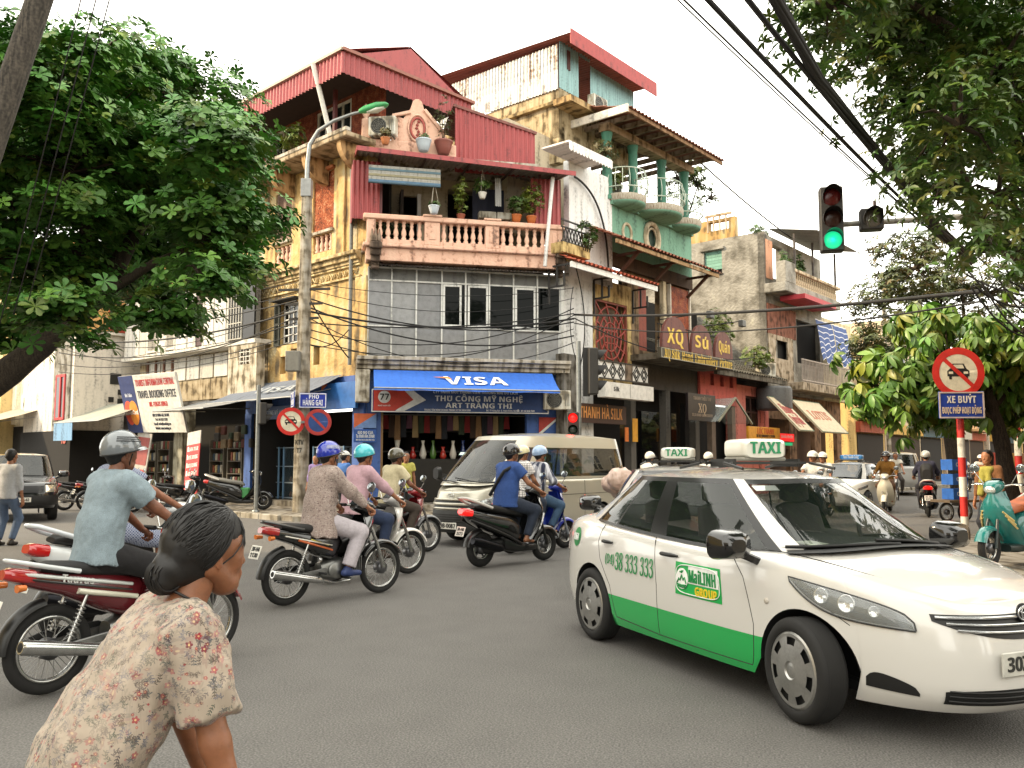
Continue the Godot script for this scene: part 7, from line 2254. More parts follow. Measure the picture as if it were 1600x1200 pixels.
	for w in [[[0.10, 0.66], [0.12, 0.69], [0.135, 0.675], [0.155, 0.715], [0.175, 0.68], [0.19, 0.7], [0.21, 0.66]], [[0.1, 0.648], [0.155, 0.644], [0.21, 0.648]], [[0.11, 0.635], [0.155, 0.631], [0.2, 0.635]], [[0.13, 0.735], [0.155, 0.73], [0.175, 0.745], [0.15, 0.74]]]:
		var pts := []
		for q in w: pts.append(S2.call(q[0], q[1], 0.011))
		mm.tube(pts, 0.006, 4)
	put("badge_drawing", mm, gmat, bd)
	side_text(c, "MaiLINH", 0.085, 0.24, 0.72, 0.31, gmat, bd, {"off": 0.009})
	side_text(c, "GROUP", 0.058, 0.31, 0.622, 0.24, cm("f1cf2a", 0.4), bd, {"off": 0.006})
	side_text(c, "(04)", 0.075, -0.99, 0.71, 0.15, gmat, o, {"font": "Droid Serif", "weight": 400, "depth": 0.003})
	side_text(c, "38 333 333", 0.135, -0.82, 0.71, 0.58, gmat, o, {"font": "Droid Serif", "weight": 400, "depth": 0.003})
	var fd := MB.new()
	var FG := []
	for k in 4:
		var row := PackedVector3Array()
		for j in 25: row.append(S2.call(-1.62 + 0.028 * k * cos(TAU * j / 24), 0.84 + 0.028 * k * sin(TAU * j / 24), 0.004))
		FG.append(row)
	fd.grid(FG)
	put("fleet_number_disc", fd, gmat, o)
	side_text(c, "1164", 0.06, -1.68, 0.84, 0.12, wh, o, {"off": 0.014})
	# papers on the dashboard and windscreen stickers
	bx("dashboard_paper", o, cm("b8c4b0", 0.7), 0.85, 1.08, 0.99, 0.995, 0.28, 0.5)
	var sk := MB.new()
	var sp0 := c.gh(deg_to_rad(20), 0.86, -0.006)
	sk.box(V(0, 0, 0), V(0.004, 0.06, 0.2), Transform3D(Basis(V(0, 0, 1), 1.0), sp0))
	put("windscreen_sticker", sk, cm("d9e2da", 0.5), o)
	return o

func make_van(xf: Transform3D) -> Node3D:
	var o := thing("minibus", "champagne silver minibus with long dark side windows turning across the junction", "minibus", xf)
	var c := Car.new()
	c.setup({"nf": 3.2, "nr": 7.0, "bot": 0.24, "wx": [1.35, -1.22], "wy": 0.32, "arch": 0.36, "crown": 0.05, "fillet": 0.05, "step": 0.06,
		"af": [[0.2, 2.3], [0.35, 2.40], [0.55, 2.41], [0.75, 2.36], [0.95, 2.28], [1.15, 2.16]],
		"ar": [[0.2, 2.34], [0.6, 2.38], [1.2, 2.36]],
		"b": [[0.2, 0.80], [0.4, 0.84], [0.8, 0.85], [1.1, 0.845], [1.3, 0.83]],
		"top": [[-2.4, 1.16], [1.0, 1.16], [1.7, 1.12], [2.1, 1.06], [2.4, 0.98]],
		"gh": {"fb": 2.2, "rb": -2.36, "wb": 0.83, "ft": 1.2, "rt": -2.2, "wt": 0.68, "yt": 1.96, "nf": 3.6, "nr": 8.0, "rc": 0.07, "bow": 0.03, "drop": 0.02}}, self)
	var silver := mat("b9b4a4", 0.32, null, 1.0, {"metal": 0.35, "coat": 0.7})
	car_common(c, o, {"body": silver, "black": cm("141414", 0.3, "plain"), "glass": mat("171c1a", 0.02, null, 1.0, {"alpha": 0.5}), "inside": cm("393a38", 0.8), "under": cm("0d0d0d", 0.9)},
		[[0, 35, "glass", "body", [0.0, 0.05, 0.9, 1.0]], [35, 44, "body"], [44, 66, "glass", "body", [0.0, 0.06, 0.74, 1.0]], [66, 74, "body"], [74, 108, "glass", "body"], [108, 111, "black", "body"], [111, 133, "glass", "body"], [133, 150, "body"], [150, 180, "glass", "body"]], [0.0, 0.06, 0.72, 1.0])
	for w in [[1.35, 0.74], [-1.22, 0.74], [1.35, -0.74], [-1.22, -0.74]]: car_wheel(o, w[0], 0.32, w[1], 0.32, 0.2, "9a9893")
	var gk := cm("3c3d3c", 0.7)
	var bm := MB.new()
	for sd in [1, -1]: c.patch(bm, 0.0, sd * 1.3, func(f): return 0.24, func(f): return 0.63, 0.02, 30, 8, 0.0)
	var bp := put("bumper", bm, gk, o)
	var sl := MB.new()
	for k in 4:
		for sd in [1, -1]: c.patch(sl, 0.0, sd * 0.5, func(f): return 0.42 + 0.04 * k, func(f): return 0.44 + 0.04 * k, 0.026, 8, 1)
	put("intake_slats", sl, cm("0c0c0c", 0.6), bp)
	var gm := MB.new()
	for sd in [1, -1]: c.patch(gm, 0.0, sd * 0.56, func(f): return 0.66, func(f): return 0.8, 0.006, 14, 3)
	var gr := put("grille", gm, cm("1a1a1a", 0.5), o)
	for y in [0.655, 0.73, 0.81]:
		var m := MB.new()
		var pts := []
		for j in 21: pts.append(c.S(lerp(-0.57, 0.57, j / 20.0), y, 0.018))
		m.tube(pts, 0.02 if y != 0.73 else 0.028, 6)
		put("grille_bar", m, silver, gr)
	var em := MB.new()
	var ep := c.S(0, 0.88, 0.01)
	for q in [[0.07, 0.05], [0.03, 0.048], [0.052, 0.018]]:
		var pts := []
		for k in 21: pts.append(ep + V(0.006, q[1] * sin(TAU * k / 20) + (0.02 if q[1] == 0.018 else 0.0), q[0] * cos(TAU * k / 20)))
		em.tube(pts, 0.007, 5, false)
	put("emblem", em, cm("dcdcd8", 0.15, "metal"), gr)
	for sd in [1, -1]:
		var m := MB.new()
		c.patch(m, sd * 0.6, sd * 1.02, func(f): return 0.64, func(f): return 0.80 + 0.12 * f, 0.01, 10, 4, 0.02)
		var h := put("headlight", m, mat("c8cccc", 0.1, null, 1.0, {"metal": 0.7, "coat": 1.0}), o)
		var r := MB.new()
		r.lathe([Vector2(0, 0), Vector2(0.05, 0.01), Vector2(0.065, 0.03)], 16, aim(c.S(sd * 0.78, 0.74, 0.022), V(1, 0, sd * 0.4)))
		put("reflector", r, cm("eeeeee", 0.06, "metal"), h)
		var ln := MB.new()
		for x in [1.72, 0.78, -0.6]:
			c.line(ln, [Vector2(c.sx(x), 0.34), Vector2(c.sx(x), 1.12)], 0.005, 0.0, sd)
		c.line(ln, [Vector2(c.sx(1.7), 0.86), Vector2(c.sx(-2.2), 0.86)], 0.006, 0.0, sd)
		put("shut_lines", ln, cm("4a4842", 0.7), o)
		var pn := MB.new()
		pn.bar(V(1.45, 1.2, sd * 0.84), V(1.62, 1.24, sd * 1.02), 0.05)
		pn.loft([[V(1.68, 1.26, sd * 1.04), 0.07, 0.1, 0, 3.5], [V(1.6, 1.26, sd * 1.04), 0.09, 0.13, 0, 3.5]])
		put("side_mirror", pn, cm("1a1a1a", 0.4), o)
	var pm := MB.new()
	var px: float = c.S(0, 0.36).x + 0.03
	pm.box(V(px, 0.36, 0.0), V(0.012, 0.12, 0.46), Transform3D.IDENTITY, 0.004)
	var pl := put("number_plate", pm, cm("e4e2d8", 0.5), o)
	text("29B-0087", 0.075, pl, cm("222222", 0.6), Transform3D(Basis(Vector3.UP, PI / 2), V(px + 0.008, 0.36, 0.0)), {"fit": 0.42})
	wiper(o, c, [[-0.05, 0.66, 0.1], [-0.66, 0.1, 0.1]])
	seats(o, [1.1, 0.2, -0.8], 1.2, "55524d")
	steering(o, V(1.72, 1.28, -0.36))
	var stk := MB.new()
	var sp := c.gh(deg_to_rad(28), 0.6, 0.012)
	stk.box(Vector3.ZERO, V(0.005, 0.07, 0.16), Transform3D(Basis(V(0, 0, 1), 0.75), sp * V(1, 1, 1)))
	put("windscreen_sticker", stk, cm("c9e2da", 0.5), o)
	return o

func make_suv(xf: Transform3D, label: String, hex: String, glass := "171c1a") -> Node3D:
	var o := thing("off_road_car", label, "car", xf)
	var c := Car.new()
	c.setup({"nf": 5.0, "nr": 6.0, "bot": 0.36, "wx": [1.38, -1.38], "wy": 0.38, "arch": 0.44, "crown": 0.04, "fillet": 0.05, "step": 0.1,
		"af": [[0.3, 2.3], [0.5, 2.42], [0.75, 2.42], [0.95, 2.35], [1.1, 2.25]], "ar": [[0.3, 2.3], [0.6, 2.4], [1.2, 2.36]],
		"b": [[0.3, 0.88], [0.6, 0.93], [0.9, 0.92], [1.2, 0.88]], "top": [[-2.4, 1.2], [0.7, 1.18], [1.5, 1.13], [2.4, 1.05]],
		"gh": {"fb": 1.05, "rb": -2.3, "wb": 0.84, "ft": 0.35, "rt": -2.1, "wt": 0.68, "yt": 1.78, "nf": 5.0, "nr": 6.0, "rc": 0.05, "bow": 0.03, "drop": 0.02}}, self)
	car_common(c, o, {"body": mat(hex, 0.2, null, 1.0, {"coat": 1.0}), "black": cm("141414", 0.3, "plain"), "glass": mat(glass, 0.02, null, 1.0, {"alpha": 0.5}), "inside": cm("2a2a2a", 0.8), "under": cm("0d0d0d", 0.9)},
		[[0, 40, "glass", "black"], [40, 48, "body"], [48, 80, "glass"], [80, 86, "body"], [86, 112, "glass"], [112, 118, "body"], [118, 138, "glass"], [138, 150, "body"], [150, 180, "glass"]])
	for w in [[1.38, 0.78], [-1.38, 0.78], [1.38, -0.78], [-1.38, -0.78]]: car_wheel(o, w[0], 0.38, w[1], 0.38, 0.25, "77777a", 0.0, 6)
	var gm := MB.new()
	for sd in [1, -1]: c.patch(gm, 0.0, sd * 0.55, func(f): return 0.78, func(f): return 0.96, 0.006, 10, 3)
	var gr := put("grille", gm, cm("18181a", 0.5), o)
	for k in 4:
		var m := MB.new()
		m.bar(c.S(-0.52, 0.8 + 0.045 * k, 0.015), c.S(0.52, 0.8 + 0.045 * k, 0.015), 0.016)
		put("grille_bar", m, cm("8a8a8a", 0.25, "metal"), gr)
	for sd in [1, -1]:
		var m := MB.new()
		c.patch(m, sd * 0.58, sd * 0.98, func(f): return 0.79, func(f): return 0.97, 0.012, 8, 3, 0.02)
		put("headlight", m, mat("d5cdb8", 0.1, null, 1.0, {"coat": 1.0, "metal": 0.6}), o)
		mirror(o, V(0.75, 1.25, sd * 1.05), "111111", 1.2)
		var bmb := MB.new()
		c.patch(bmb, 0.0, sd * 1.2, func(f): return 0.45, func(f): return 0.7, 0.03, 16, 4)
		put("bumper", bmb, cm("1b1b1c", 0.5), o)
	var px: float = c.S(0, 0.6).x + 0.05
	var pl := bx("number_plate", o, cm("dddad0", 0.5), px - 0.006, px + 0.006, 0.54, 0.66, -0.24, 0.24)
	text("30N-9642", 0.075, pl, cm("222222", 0.6), Transform3D(Basis(Vector3.UP, PI / 2), V(px + 0.009, 0.6, 0)), {"fit": 0.4})
	seats(o, [0.1, -0.8], 1.2, "333333")
	steering(o, V(0.6, 1.28, -0.36))
	return o
func make_far_sedan(xf: Transform3D, label: String, hex: String, sign_text: String) -> Node3D:
	var o := thing("taxi", label, "taxi", xf)
	var c := Car.new()
	var P := SEDAN.duplicate()
	P.step = 0.12
	c.setup(P, self)
	car_common(c, o, {"body": mat(hex, 0.25, null, 1.0, {"coat": 0.8}), "black": cm("141414", 0.3, "plain"), "glass": mat("2a3236", 0.02, null, 1.0, {"alpha": 0.5}), "inside": cm("2a302c", 0.8), "under": cm("0d0d0d", 0.9)},
		[[0, 34, "glass", "black"], [34, 48, "body"], [48, 89.3, "glass", "black"], [89.3, 90.3, "black"], [90.3, 118, "glass", "black"], [118, 152, "body"], [152, 180, "glass", "black"]])
	for w in [[1.275, 0.755], [-1.275, 0.755], [1.275, -0.755], [-1.275, -0.755]]: car_wheel(o, w[0], 0.3, w[1], 0.3, 0.185, "b9b8b4")
	taxi_sign(o, -0.35, 1.55, sign_text, "3f86c4", "e8eef2")
	mirror(o, V(0.6, 1.0, 0.95), hex)
	mirror(o, V(0.6, 1.0, -0.95), hex)
	seats(o, [0.0, -0.75], 0.92, "4b4a48")
	for sd in [1, -1]:
		var tl := MB.new()
		var L := c.span()
		c.patch(tl, sd * (L - 0.86), sd * (L - 0.62), func(f): return 0.66, func(f): return lerp(0.95, 0.93, f), 0.008, 8, 6, 0.01)
		put("tail_light", tl, mat("a01818", 0.12, null, 1.0, {"coat": 1.0}), o)
		var hl := MB.new()
		c.patch(hl, sd * 0.62, sd * 1.28, func(f): return 0.61 + 0.1 * f, func(f): return 0.67 + 0.12 * f, 0.006, 10, 3)
		put("headlight", hl, mat("c8cccc", 0.1, null, 1.0, {"metal": 0.7, "coat": 1.0}), o)
	return o

func heading(x: float, z: float, dx: float, dz: float) -> Transform3D:
	# local +x points along (dx, dz)
	return Transform3D(Basis(Vector3.UP, atan2(-dz, dx)), V(x, 0.004, z))
func build_vehicles():
	make_taxi(heading(1.93, -6.66, 0.38, 0.925), "white taxi with green lower doors and telephone number nearest the camera", true)
	make_taxi(heading(2.15, -11.3, -0.35, 0.94), "white taxi half hidden behind the big white and green one", false)
	make_van(heading(0.41, -17.3, -0.643, 0.766))
	make_suv(heading(-13.0, -23.0, 0.5, 0.87).scaled_local(Vector3.ONE * 0.92), "black off-road car with number plate parked at the left edge", "060607")
	make_far_sedan(heading(10.5, -27.0, -0.55, 0.83), "white taxi with blue roof sign further up the right street", "d9d7d0", "Taxi Thanh Cong")
	make_suv(heading(17.4, -39.0, 0.4, -0.92), "pale off-road car seen from behind far up the right street", "a9a9a6")
# ---------------------------------------------------------------- implicit bodies
class SDF:
	var B := []
	func bone(a: Vector3, b: Vector3, ra: float, rb: float, k := 0.04, fd := Vector3.ZERO, fs := 1.0, cut := 0):
		B.append([a, b, ra, rb, k, fd, fs, cut])
	func mesh(mb, cell: float, amp := 0.0, freq := 8.0, seed_ := 1):
		var lo := Vector3(1e9, 1e9, 1e9)
		var hi := -lo
		for q in B:
			var r: float = max(q[2], q[3]) + 2.5 * cell
			for p in [q[0], q[1]]:
				lo = lo.min(p - Vector3.ONE * r); hi = hi.max(p + Vector3.ONE * r)
		var nx := int((hi.x - lo.x) / cell) + 2
		var ny := int((hi.y - lo.y) / cell) + 2
		var nz := int((hi.z - lo.z) / cell) + 2
		var f := PackedFloat32Array()
		f.resize(nx * ny * nz)
		f.fill(1.0)
		for q in B:
			var a: Vector3 = q[0]
			var b: Vector3 = q[1]
			var ra: float = q[2]
			var rb: float = q[3]
			var k: float = q[4]
			var fd: Vector3 = q[5]
			var fs: float = 1.0 / q[6] - 1.0
			var cut: int = q[7]
			var ba := b - a
			var bb: float = max(ba.length_squared(), 1e-9)
			var dir := ba.normalized()
			var r: float = max(ra, rb) + k * 0.5 + 2.0 * cell
			var l := (a.min(b) - Vector3.ONE * r - lo) / cell
			var h2 := (a.max(b) + Vector3.ONE * r - lo) / cell
			for z in range(max(0, int(l.z)), min(nz, int(h2.z) + 1)):
				for y in range(max(0, int(l.y)), min(ny, int(h2.y) + 1)):
					var row := (z * ny + y) * nx
					for x in range(max(0, int(l.x)), min(nx, int(h2.x) + 1)):
						var p := lo + Vector3(x, y, z) * cell
						var pa := p - a
						var pf := pa
						if fs != 0.0: pf += fd * (pa.dot(fd) * fs)
						var t := clampf(pf.dot(ba) / bb, 0.0, 1.0)
						var d := (pf - ba * t).length() - (ra + (rb - ra) * t)
						if cut & 1: d = maxf(d, -pa.dot(dir))
						if cut & 2: d = maxf(d, (p - b).dot(dir))
						var o := f[row + x]
						var h := maxf(k - absf(o - d), 0.0) / k
						f[row + x] = minf(o, d) - h * h * k * 0.25
		if amp > 0.0:
			var nzz := FastNoiseLite.new()
			nzz.seed = seed_
			nzz.frequency = freq
			nzz.fractal_octaves = 3
			var lim := 2.5 * cell + amp
			for z in nz:
				for y in ny:
					for x in nx:
						var i := (z * ny + y) * nx + x
						if absf(f[i]) < lim: f[i] += amp * nzz.get_noise_3d(lo.x + x * cell, (lo.y + y * cell) * 0.6, lo.z + z * cell)
		var id := PackedInt32Array()
		id.resize(f.size())
		id.fill(-1)
		var sx := 1
		var sy := nx
		var sz := nx * ny
		var base: int = mb.v.size()
		var cells := PackedInt32Array()
		var lim2 := 2.2 * cell + amp
		var C := [0, sx, sy, sx + sy, sz, sz + sx, sz + sy, sz + sx + sy]
		var E := [[0, 1], [2, 3], [4, 5], [6, 7], [0, 2], [1, 3], [4, 6], [5, 7], [0, 4], [1, 5], [2, 6], [3, 7]]
		for z in nz - 1:
			for y in ny - 1:
				var row := z * sz + y * sy
				for x in nx - 1:
					var i := row + x
					if absf(f[i]) > lim2: continue
					var m := 0
					for c in 8:
						if f[i + C[c]] < 0.0: m |= 1 << c
					if m == 0 or m == 255: continue
					var s := Vector3.ZERO
					var n := 0
					for e in E:
						var va := f[i + C[e[0]]]
						var vb := f[i + C[e[1]]]
						if (va < 0.0) != (vb < 0.0):
							var t := va / (va - vb)
							var pa := Vector3(e[0] & 1, (e[0] >> 1) & 1, e[0] >> 2)
							var pb := Vector3(e[1] & 1, (e[1] >> 1) & 1, e[1] >> 2)
							s += pa + (pb - pa) * t
							n += 1
					s /= n
					var gx := f[i + sx] + f[i + sx + sy] + f[i + sx + sz] + f[i + sx + sy + sz] - f[i] - f[i + sy] - f[i + sz] - f[i + sy + sz]
					var gy := f[i + sy] + f[i + sx + sy] + f[i + sy + sz] + f[i + sx + sy + sz] - f[i] - f[i + sx] - f[i + sz] - f[i + sx + sz]
					var gz := f[i + sz] + f[i + sx + sz] + f[i + sy + sz] + f[i + sx + sy + sz] - f[i] - f[i + sx] - f[i + sy] - f[i + sx + sy]
					id[i] = mb.v.size()
					cells.append(i)
					mb.v.append(lo + (Vector3(x, y, z) + s) * cell)
					mb.n.append(Vector3(gx, gy, gz).normalized())
					mb.t.append(Vector2.ZERO)
		for i in cells:
			for ax in [[sx, sy, sz], [sy, sz, sx], [sz, sx, sy]]:
				var a := f[i]
				var b := f[i + ax[0]]
				if (a < 0.0) == (b < 0.0): continue
				if i < ax[1] + ax[2]: continue
				var q := [id[i], id[i - ax[1]], id[i - ax[1] - ax[2]], id[i - ax[2]]]
				if q.min() < base: continue
				var nn: Vector3 = (mb.v[q[2]] - mb.v[q[0]]).cross(mb.v[q[1]] - mb.v[q[0]])
				if nn.dot(mb.n[q[0]] + mb.n[q[2]]) < 0.0: q.reverse()
				mb.i.append_array(PackedInt32Array([q[0], q[1], q[2], q[0], q[2], q[3]]))

func ik(a: Vector3, b: Vector3, l1: float, l2: float, pole: Vector3) -> Vector3:
	var d := b - a
	var L: float = min(d.length(), (l1 + l2) * 0.999)
	var u := d.normalized()
	var x := (l1 * l1 - l2 * l2 + L * L) / (2.0 * L)
	var h := sqrt(max(0.0, l1 * l1 - x * x))
	var p := (pole - u * pole.dot(u)).normalized()
	return a + u * x + p * h
func hand_mb(kind: String) -> MB:
	if cache.has("hand" + kind): return cache["hand" + kind]
	var s := SDF.new()
	var cur := 1.0 if kind == "grip" else 0.35
	s.bone(V(-0.02, 0, 0), V(0.03, 0, 0), 0.026, 0.034, 0.02, V(0, 1, 0), 0.62)
	s.bone(V(0.03, 0, -0.012), V(0.075, 0, -0.016), 0.028, 0.026, 0.02, V(0, 1, 0), 0.5)
	s.bone(V(0.03, 0, 0.012), V(0.08, 0, 0.014), 0.028, 0.026, 0.02, V(0, 1, 0), 0.5)
	for k in 4:
		var z := -0.034 + 0.0225 * k
		var L: float = [0.028, 0.034, 0.036, 0.031][k]
		var p := V(0.082 - 0.006 * abs(k - 1.7), 0.0, z)
		var a := -0.35 * cur
		for j in 3:
			a -= [0.5, 1.25, 1.1][j] * cur
			var q: Vector3 = p + V(cos(a), sin(a), 0) * L * [1.1, 0.85, 0.65][j]
			s.bone(p, q, 0.0092 - 0.0008 * j, 0.0086 - 0.0008 * j, 0.006)
			p = q
	s.bone(V(0.02, -0.008, 0.026), V(0.052, -0.02, 0.044), 0.014, 0.011, 0.012)
	s.bone(V(0.052, -0.02, 0.044), V(0.075, -0.038 * cur - 0.006, 0.036), 0.0105, 0.009, 0.006)
	var m := MB.new()
	s.mesh(m, 0.0055)
	cache["hand" + kind] = m
	return m
func head_mb() -> MB:
	if cache.has("head"): return cache.head
	var s := SDF.new()
	var Z := V(0, 0, 1)
	s.bone(V(-0.03, 0.035, 0), V(0.015, 0.04, 0), 0.092, 0.086, 0.03, Z, 0.84)
	s.bone(V(0.03, 0.0, 0), V(0.042, -0.07, 0), 0.062, 0.046, 0.04, Z, 0.95)
	s.bone(V(0.05, -0.09, 0), V(0.066, -0.098, 0), 0.028, 0.022, 0.03)
	for z in [-1, 1]:
		s.bone(V(-0.01, -0.04, 0.05 * z), V(0.045, -0.085, 0.026 * z), 0.026, 0.022, 0.03)
		s.bone(V(0.062, -0.018, 0.036 * z), V(0.066, -0.03, 0.034 * z), 0.022, 0.02, 0.025)
		s.bone(V(0.07, 0.03, 0.012 * z), V(0.062, 0.028, 0.05 * z), 0.016, 0.012, 0.02)
		s.bone(V(-0.012, 0.012, 0.082 * z), V(-0.004, -0.028, 0.077 * z), 0.016, 0.01, 0.008, Z, 0.45)
		s.bone(V(0.083, -0.035, 0.011 * z), V(0.09, -0.036, 0.009 * z), 0.009, 0.008, 0.01)
	s.bone(V(0.082, 0.018, 0), V(0.104, -0.03, 0), 0.0095, 0.0125, 0.014)
	s.bone(V(0.086, -0.058, -0.018), V(0.086, -0.058, 0.018), 0.0095, 0.0095, 0.012)
	s.bone(V(0.084, -0.07, -0.014), V(0.084, -0.07, 0.014), 0.0105, 0.0105, 0.012)
	var m := MB.new()
	s.mesh(m, 0.0065)
	cache.head = m
	return m
func helmet(o: Node3D, hx: Transform3D, h: Dictionary, parent_called := "helmet"):
	var kind: String = h.get("kind", "half")
	var P := []
	var R := V(0.142, 0.132, 0.126) if kind != "cap" else V(0.118, 0.112, 0.105)
	var c := V(-0.012, 0.04, 0)
	var low: float = 1.78 if kind == "half" else 1.5
	for r in 13:
		var row := PackedVector3Array()
		for k in 33:
			var a := TAU * k / 32.0
			var t := low * r / 12.0 * (1.0 + (0.0 if kind == "cap" else -0.13 * cos(a)))
			row.append(hx * (c + V(R.x * sin(t) * cos(a), R.y * cos(t), R.z * sin(t) * sin(a))))
		P.append(row)
	var m := MB.new()
	m.grid(P)
	var material = cm(h.hex, 0.15, "paint") if kind != "cap" else cm(h.hex, 0.9, "cloth")
	var hm := put(parent_called, m, material, o)
	var rim := MB.new()
	rim.tube(Array(P[12]), 0.007, 6, false)
	put("rim", rim, cm("161616", 0.5), hm)
	if h.get("visor", true):
		var v := MB.new()
		var G := [PackedVector3Array(), PackedVector3Array(), PackedVector3Array()]
		for k in 17:
			var a := lerpf(-1.15, 1.15, k / 16.0)
			var t := low * (1.0 + (0.0 if kind == "cap" else -0.13 * cos(a))) - 0.1
			var p := c + V(R.x * sin(t) * cos(a), R.y * cos(t), R.z * sin(t) * sin(a))
			var ext := 0.065 * cos(a * 1.25)
			G[0].append(hx * p); G[1].append(hx * (p + V(ext * 0.6, -0.006, 0) + V(0, 0.004, 0))); G[2].append(hx * (p + V(ext, -0.018, 0)))
		v.grid(G)
		put("visor", v, cm(h.get("visor_hex", h.hex), 0.2, "paint") if kind != "cap" else material, hm)
	if h.has("stripe"):
		for z in [-1, 1]:
			var sm := MB.new()
			for k in 3:
				var pts := []
				for j in 9:
					var a := lerpf(0.5, 2.3, j / 8.0)
					var t := 1.2 - 0.12 * k
					pts.append(hx * (c + V(1.01 * R.x * sin(t) * cos(a), 1.01 * R.y * cos(t), 1.01 * R.z * sin(t) * sin(a) * z)))
				sm.tube(pts, 0.004, 4)
			put("stripe", sm, cm(h.stripe, 0.3), hm)
	if kind == "half":
		for z in [-1, 1]:
			var sm := MB.new()
			sm.tube([hx * V(0.01, 0.0, 0.115 * z), hx * V(0.02, -0.06, 0.07 * z), hx * V(0.045, -0.125, 0.02 * z)], 0.005, 4)
			put("chin_strap", sm, cm("1a1a1a", 0.8), hm)
func person(label: String, xf: Transform3D, s: Dictionary) -> Node3D:
	var o := thing("person", label, "person", xf, s.get("group", ""))
	var sc: float = s.get("scale", 1.0)
	var cell: float = s.get("cell", 0.02)
	var build: float = s.get("build", 1.0)
	var hip: Vector3 = s.hip
	var lean: float = s.get("lean", 0.15)
	var yaw: float = s.get("twist", 0.0)
	var up := V(sin(lean), cos(lean), 0)
	var l2: float = lean + s.get("hunch", 0.12)
	var up2 := V(sin(l2), cos(l2), 0)
	var fw := V(cos(lean), -sin(lean), 0)
	var fw2 := V(cos(l2), -sin(l2), 0)
	var rt := Basis(Vector3.UP, yaw) * V(0, 0, 1)
	fw2 = Basis(Vector3.UP, yaw) * fw2
	var waist := hip + up * 0.16 * sc
	var chest := waist + up2 * 0.2 * sc
	var nb := chest + up2 * 0.16 * sc
	var shw: float = s.get("shoulder", 0.165) * sc
	var sh := [chest + up2 * 0.115 * sc + rt * shw, chest + up2 * 0.115 * sc - rt * shw]
	var hl: float = l2 * 0.4 + s.get("nod", 0.0)
	var hd := nb + V(sin(hl), cos(hl), 0) * 0.16 * sc + Basis(Vector3.UP, s.get("look", 0.0)) * V(0.035, 0, 0) * sc
	var hx := Transform3D(Basis(Vector3.UP, s.get("look", 0.0)) * Basis(V(0, 0, 1), -s.get("nod", 0.0)) * Basis(Vector3.RIGHT, s.get("tilt", 0.0)) * Basis.from_scale(Vector3.ONE * sc), hd)
	var el := []
	var hips := [hip + V(0.01, -0.03, 0.085) * sc, hip + V(0.01, -0.03, -0.085) * sc]
	var kn := []
	for k in 2:
		var sg := 1.0 if k == 0 else -1.0
		el.append(ik(sh[k], s.hands[k], 0.28 * sc, 0.25 * sc, s.get("elbow", V(-0.5, -1, 0.9)) * V(1, 1, sg)))
		kn.append(ik(hips[k], s.feet[k], 0.43 * sc, 0.42 * sc, s.get("knee", V(1, 0.5, 0.25)) * V(1, 1, sg)))
	# body: one continuous skin
	var b := SDF.new()
	b.bone(hip, waist, 0.125 * sc, 0.115 * sc, 0.05, fw, 0.68)
	b.bone(waist, chest, 0.115 * sc, 0.135 * sc, 0.05, fw2, 0.66)
	b.bone(sh[0].lerp(nb, 0.2), sh[1].lerp(nb, 0.2), 0.05 * sc, 0.05 * sc, 0.05)
	b.bone(nb - up2 * 0.03 * sc, hx * V(-0.02, -0.05, 0), 0.058 * sc, 0.05 * sc, 0.04)
	for k in 2:
		b.bone(sh[k], el[k], 0.048 * sc, 0.038 * sc, 0.03)
		b.bone(el[k], s.hands[k], 0.039 * sc, 0.026 * sc, 0.02)
		b.bone(hips[k], kn[k], 0.08 * sc, 0.052 * sc, 0.04)
		b.bone(kn[k], s.feet[k], 0.052 * sc, 0.034 * sc, 0.03)
		if not s.has("shoes"):
			b.bone(s.feet[k] + V(-0.03, -0.035, 0), s.feet[k] + V(0.13, -0.055, 0), 0.032, 0.024, 0.02)
	var body := MB.new()
	b.mesh(body, max(cell, 0.014) if not s.get("hero", false) else 0.011)
	body.add(head_mb(), hx)
	for k in 2:
		var d: Vector3 = (s.hands[k] - el[k]).normalized()
		var kind: String = s.get("grip", "grip")
		if kind != "grip": d = (d + V(0, -0.3, 0)).normalized()
		else: d = (d + V(0.5, -0.1, 0)).normalized()
		var y := (Vector3.UP - d * d.y).normalized() if kind == "grip" else (V(0, 0, 1.0 if k == 0 else -1.0) - d * d.z * (1.0 if k == 0 else -1.0)).normalized()
		var z := d.cross(y)
		var bs := Basis(d, y, z)
		# thumb on the inner side
		if bs.z.z * (1.0 if k == 0 else -1.0) > 0 and kind == "grip": bs.z = -bs.z
		if kind != "grip" and bs.z.x < 0: bs.z = -bs.z
		body.add(hand_mb(kind), Transform3D(bs * Basis.from_scale(Vector3.ONE * sc), s.hands[k]))
	put("body", body, skin_mat(s.get("skin", "9c6a4c")), o)
	var eye := MB.new()
	for z in [-1, 1]: eye.lathe([Vector2(0, -0.006), Vector2(0.009, -0.002), Vector2(0.011, 0.002), Vector2(0, 0.006)], 10, hx * Transform3D(Basis(V(0, 0, 1), -PI / 2), V(0.079, 0.006, 0.031 * z)) * Transform3D(Basis.from_scale(V(0.7, 1, 1.3)), Vector3.ZERO))
	put("eyes", eye, cm("15100d", 0.2), o)
	var brow := MB.new()
	for z in [-1, 1]: brow.tube([hx * V(0.084, 0.03, 0.014 * z), hx * V(0.083, 0.036, 0.03 * z), hx * V(0.072, 0.031, 0.048 * z)], 0.004, 5)
	put("eyebrows", brow, cm("17110d", 0.9), o)
	# shirt
	var t := SDF.new()
	var e := 0.012
	var bw := build * sc
	t.bone(waist, hip - up * s.get("hem", 0.08) * sc, 0.148 * bw + e, (0.165 * bw + e) * s.get("flare", 1.0), 0.05, fw, 0.72, 2)
	t.bone(waist, chest, 0.15 * bw, 0.155 * bw + e, 0.06, fw2, 0.7)
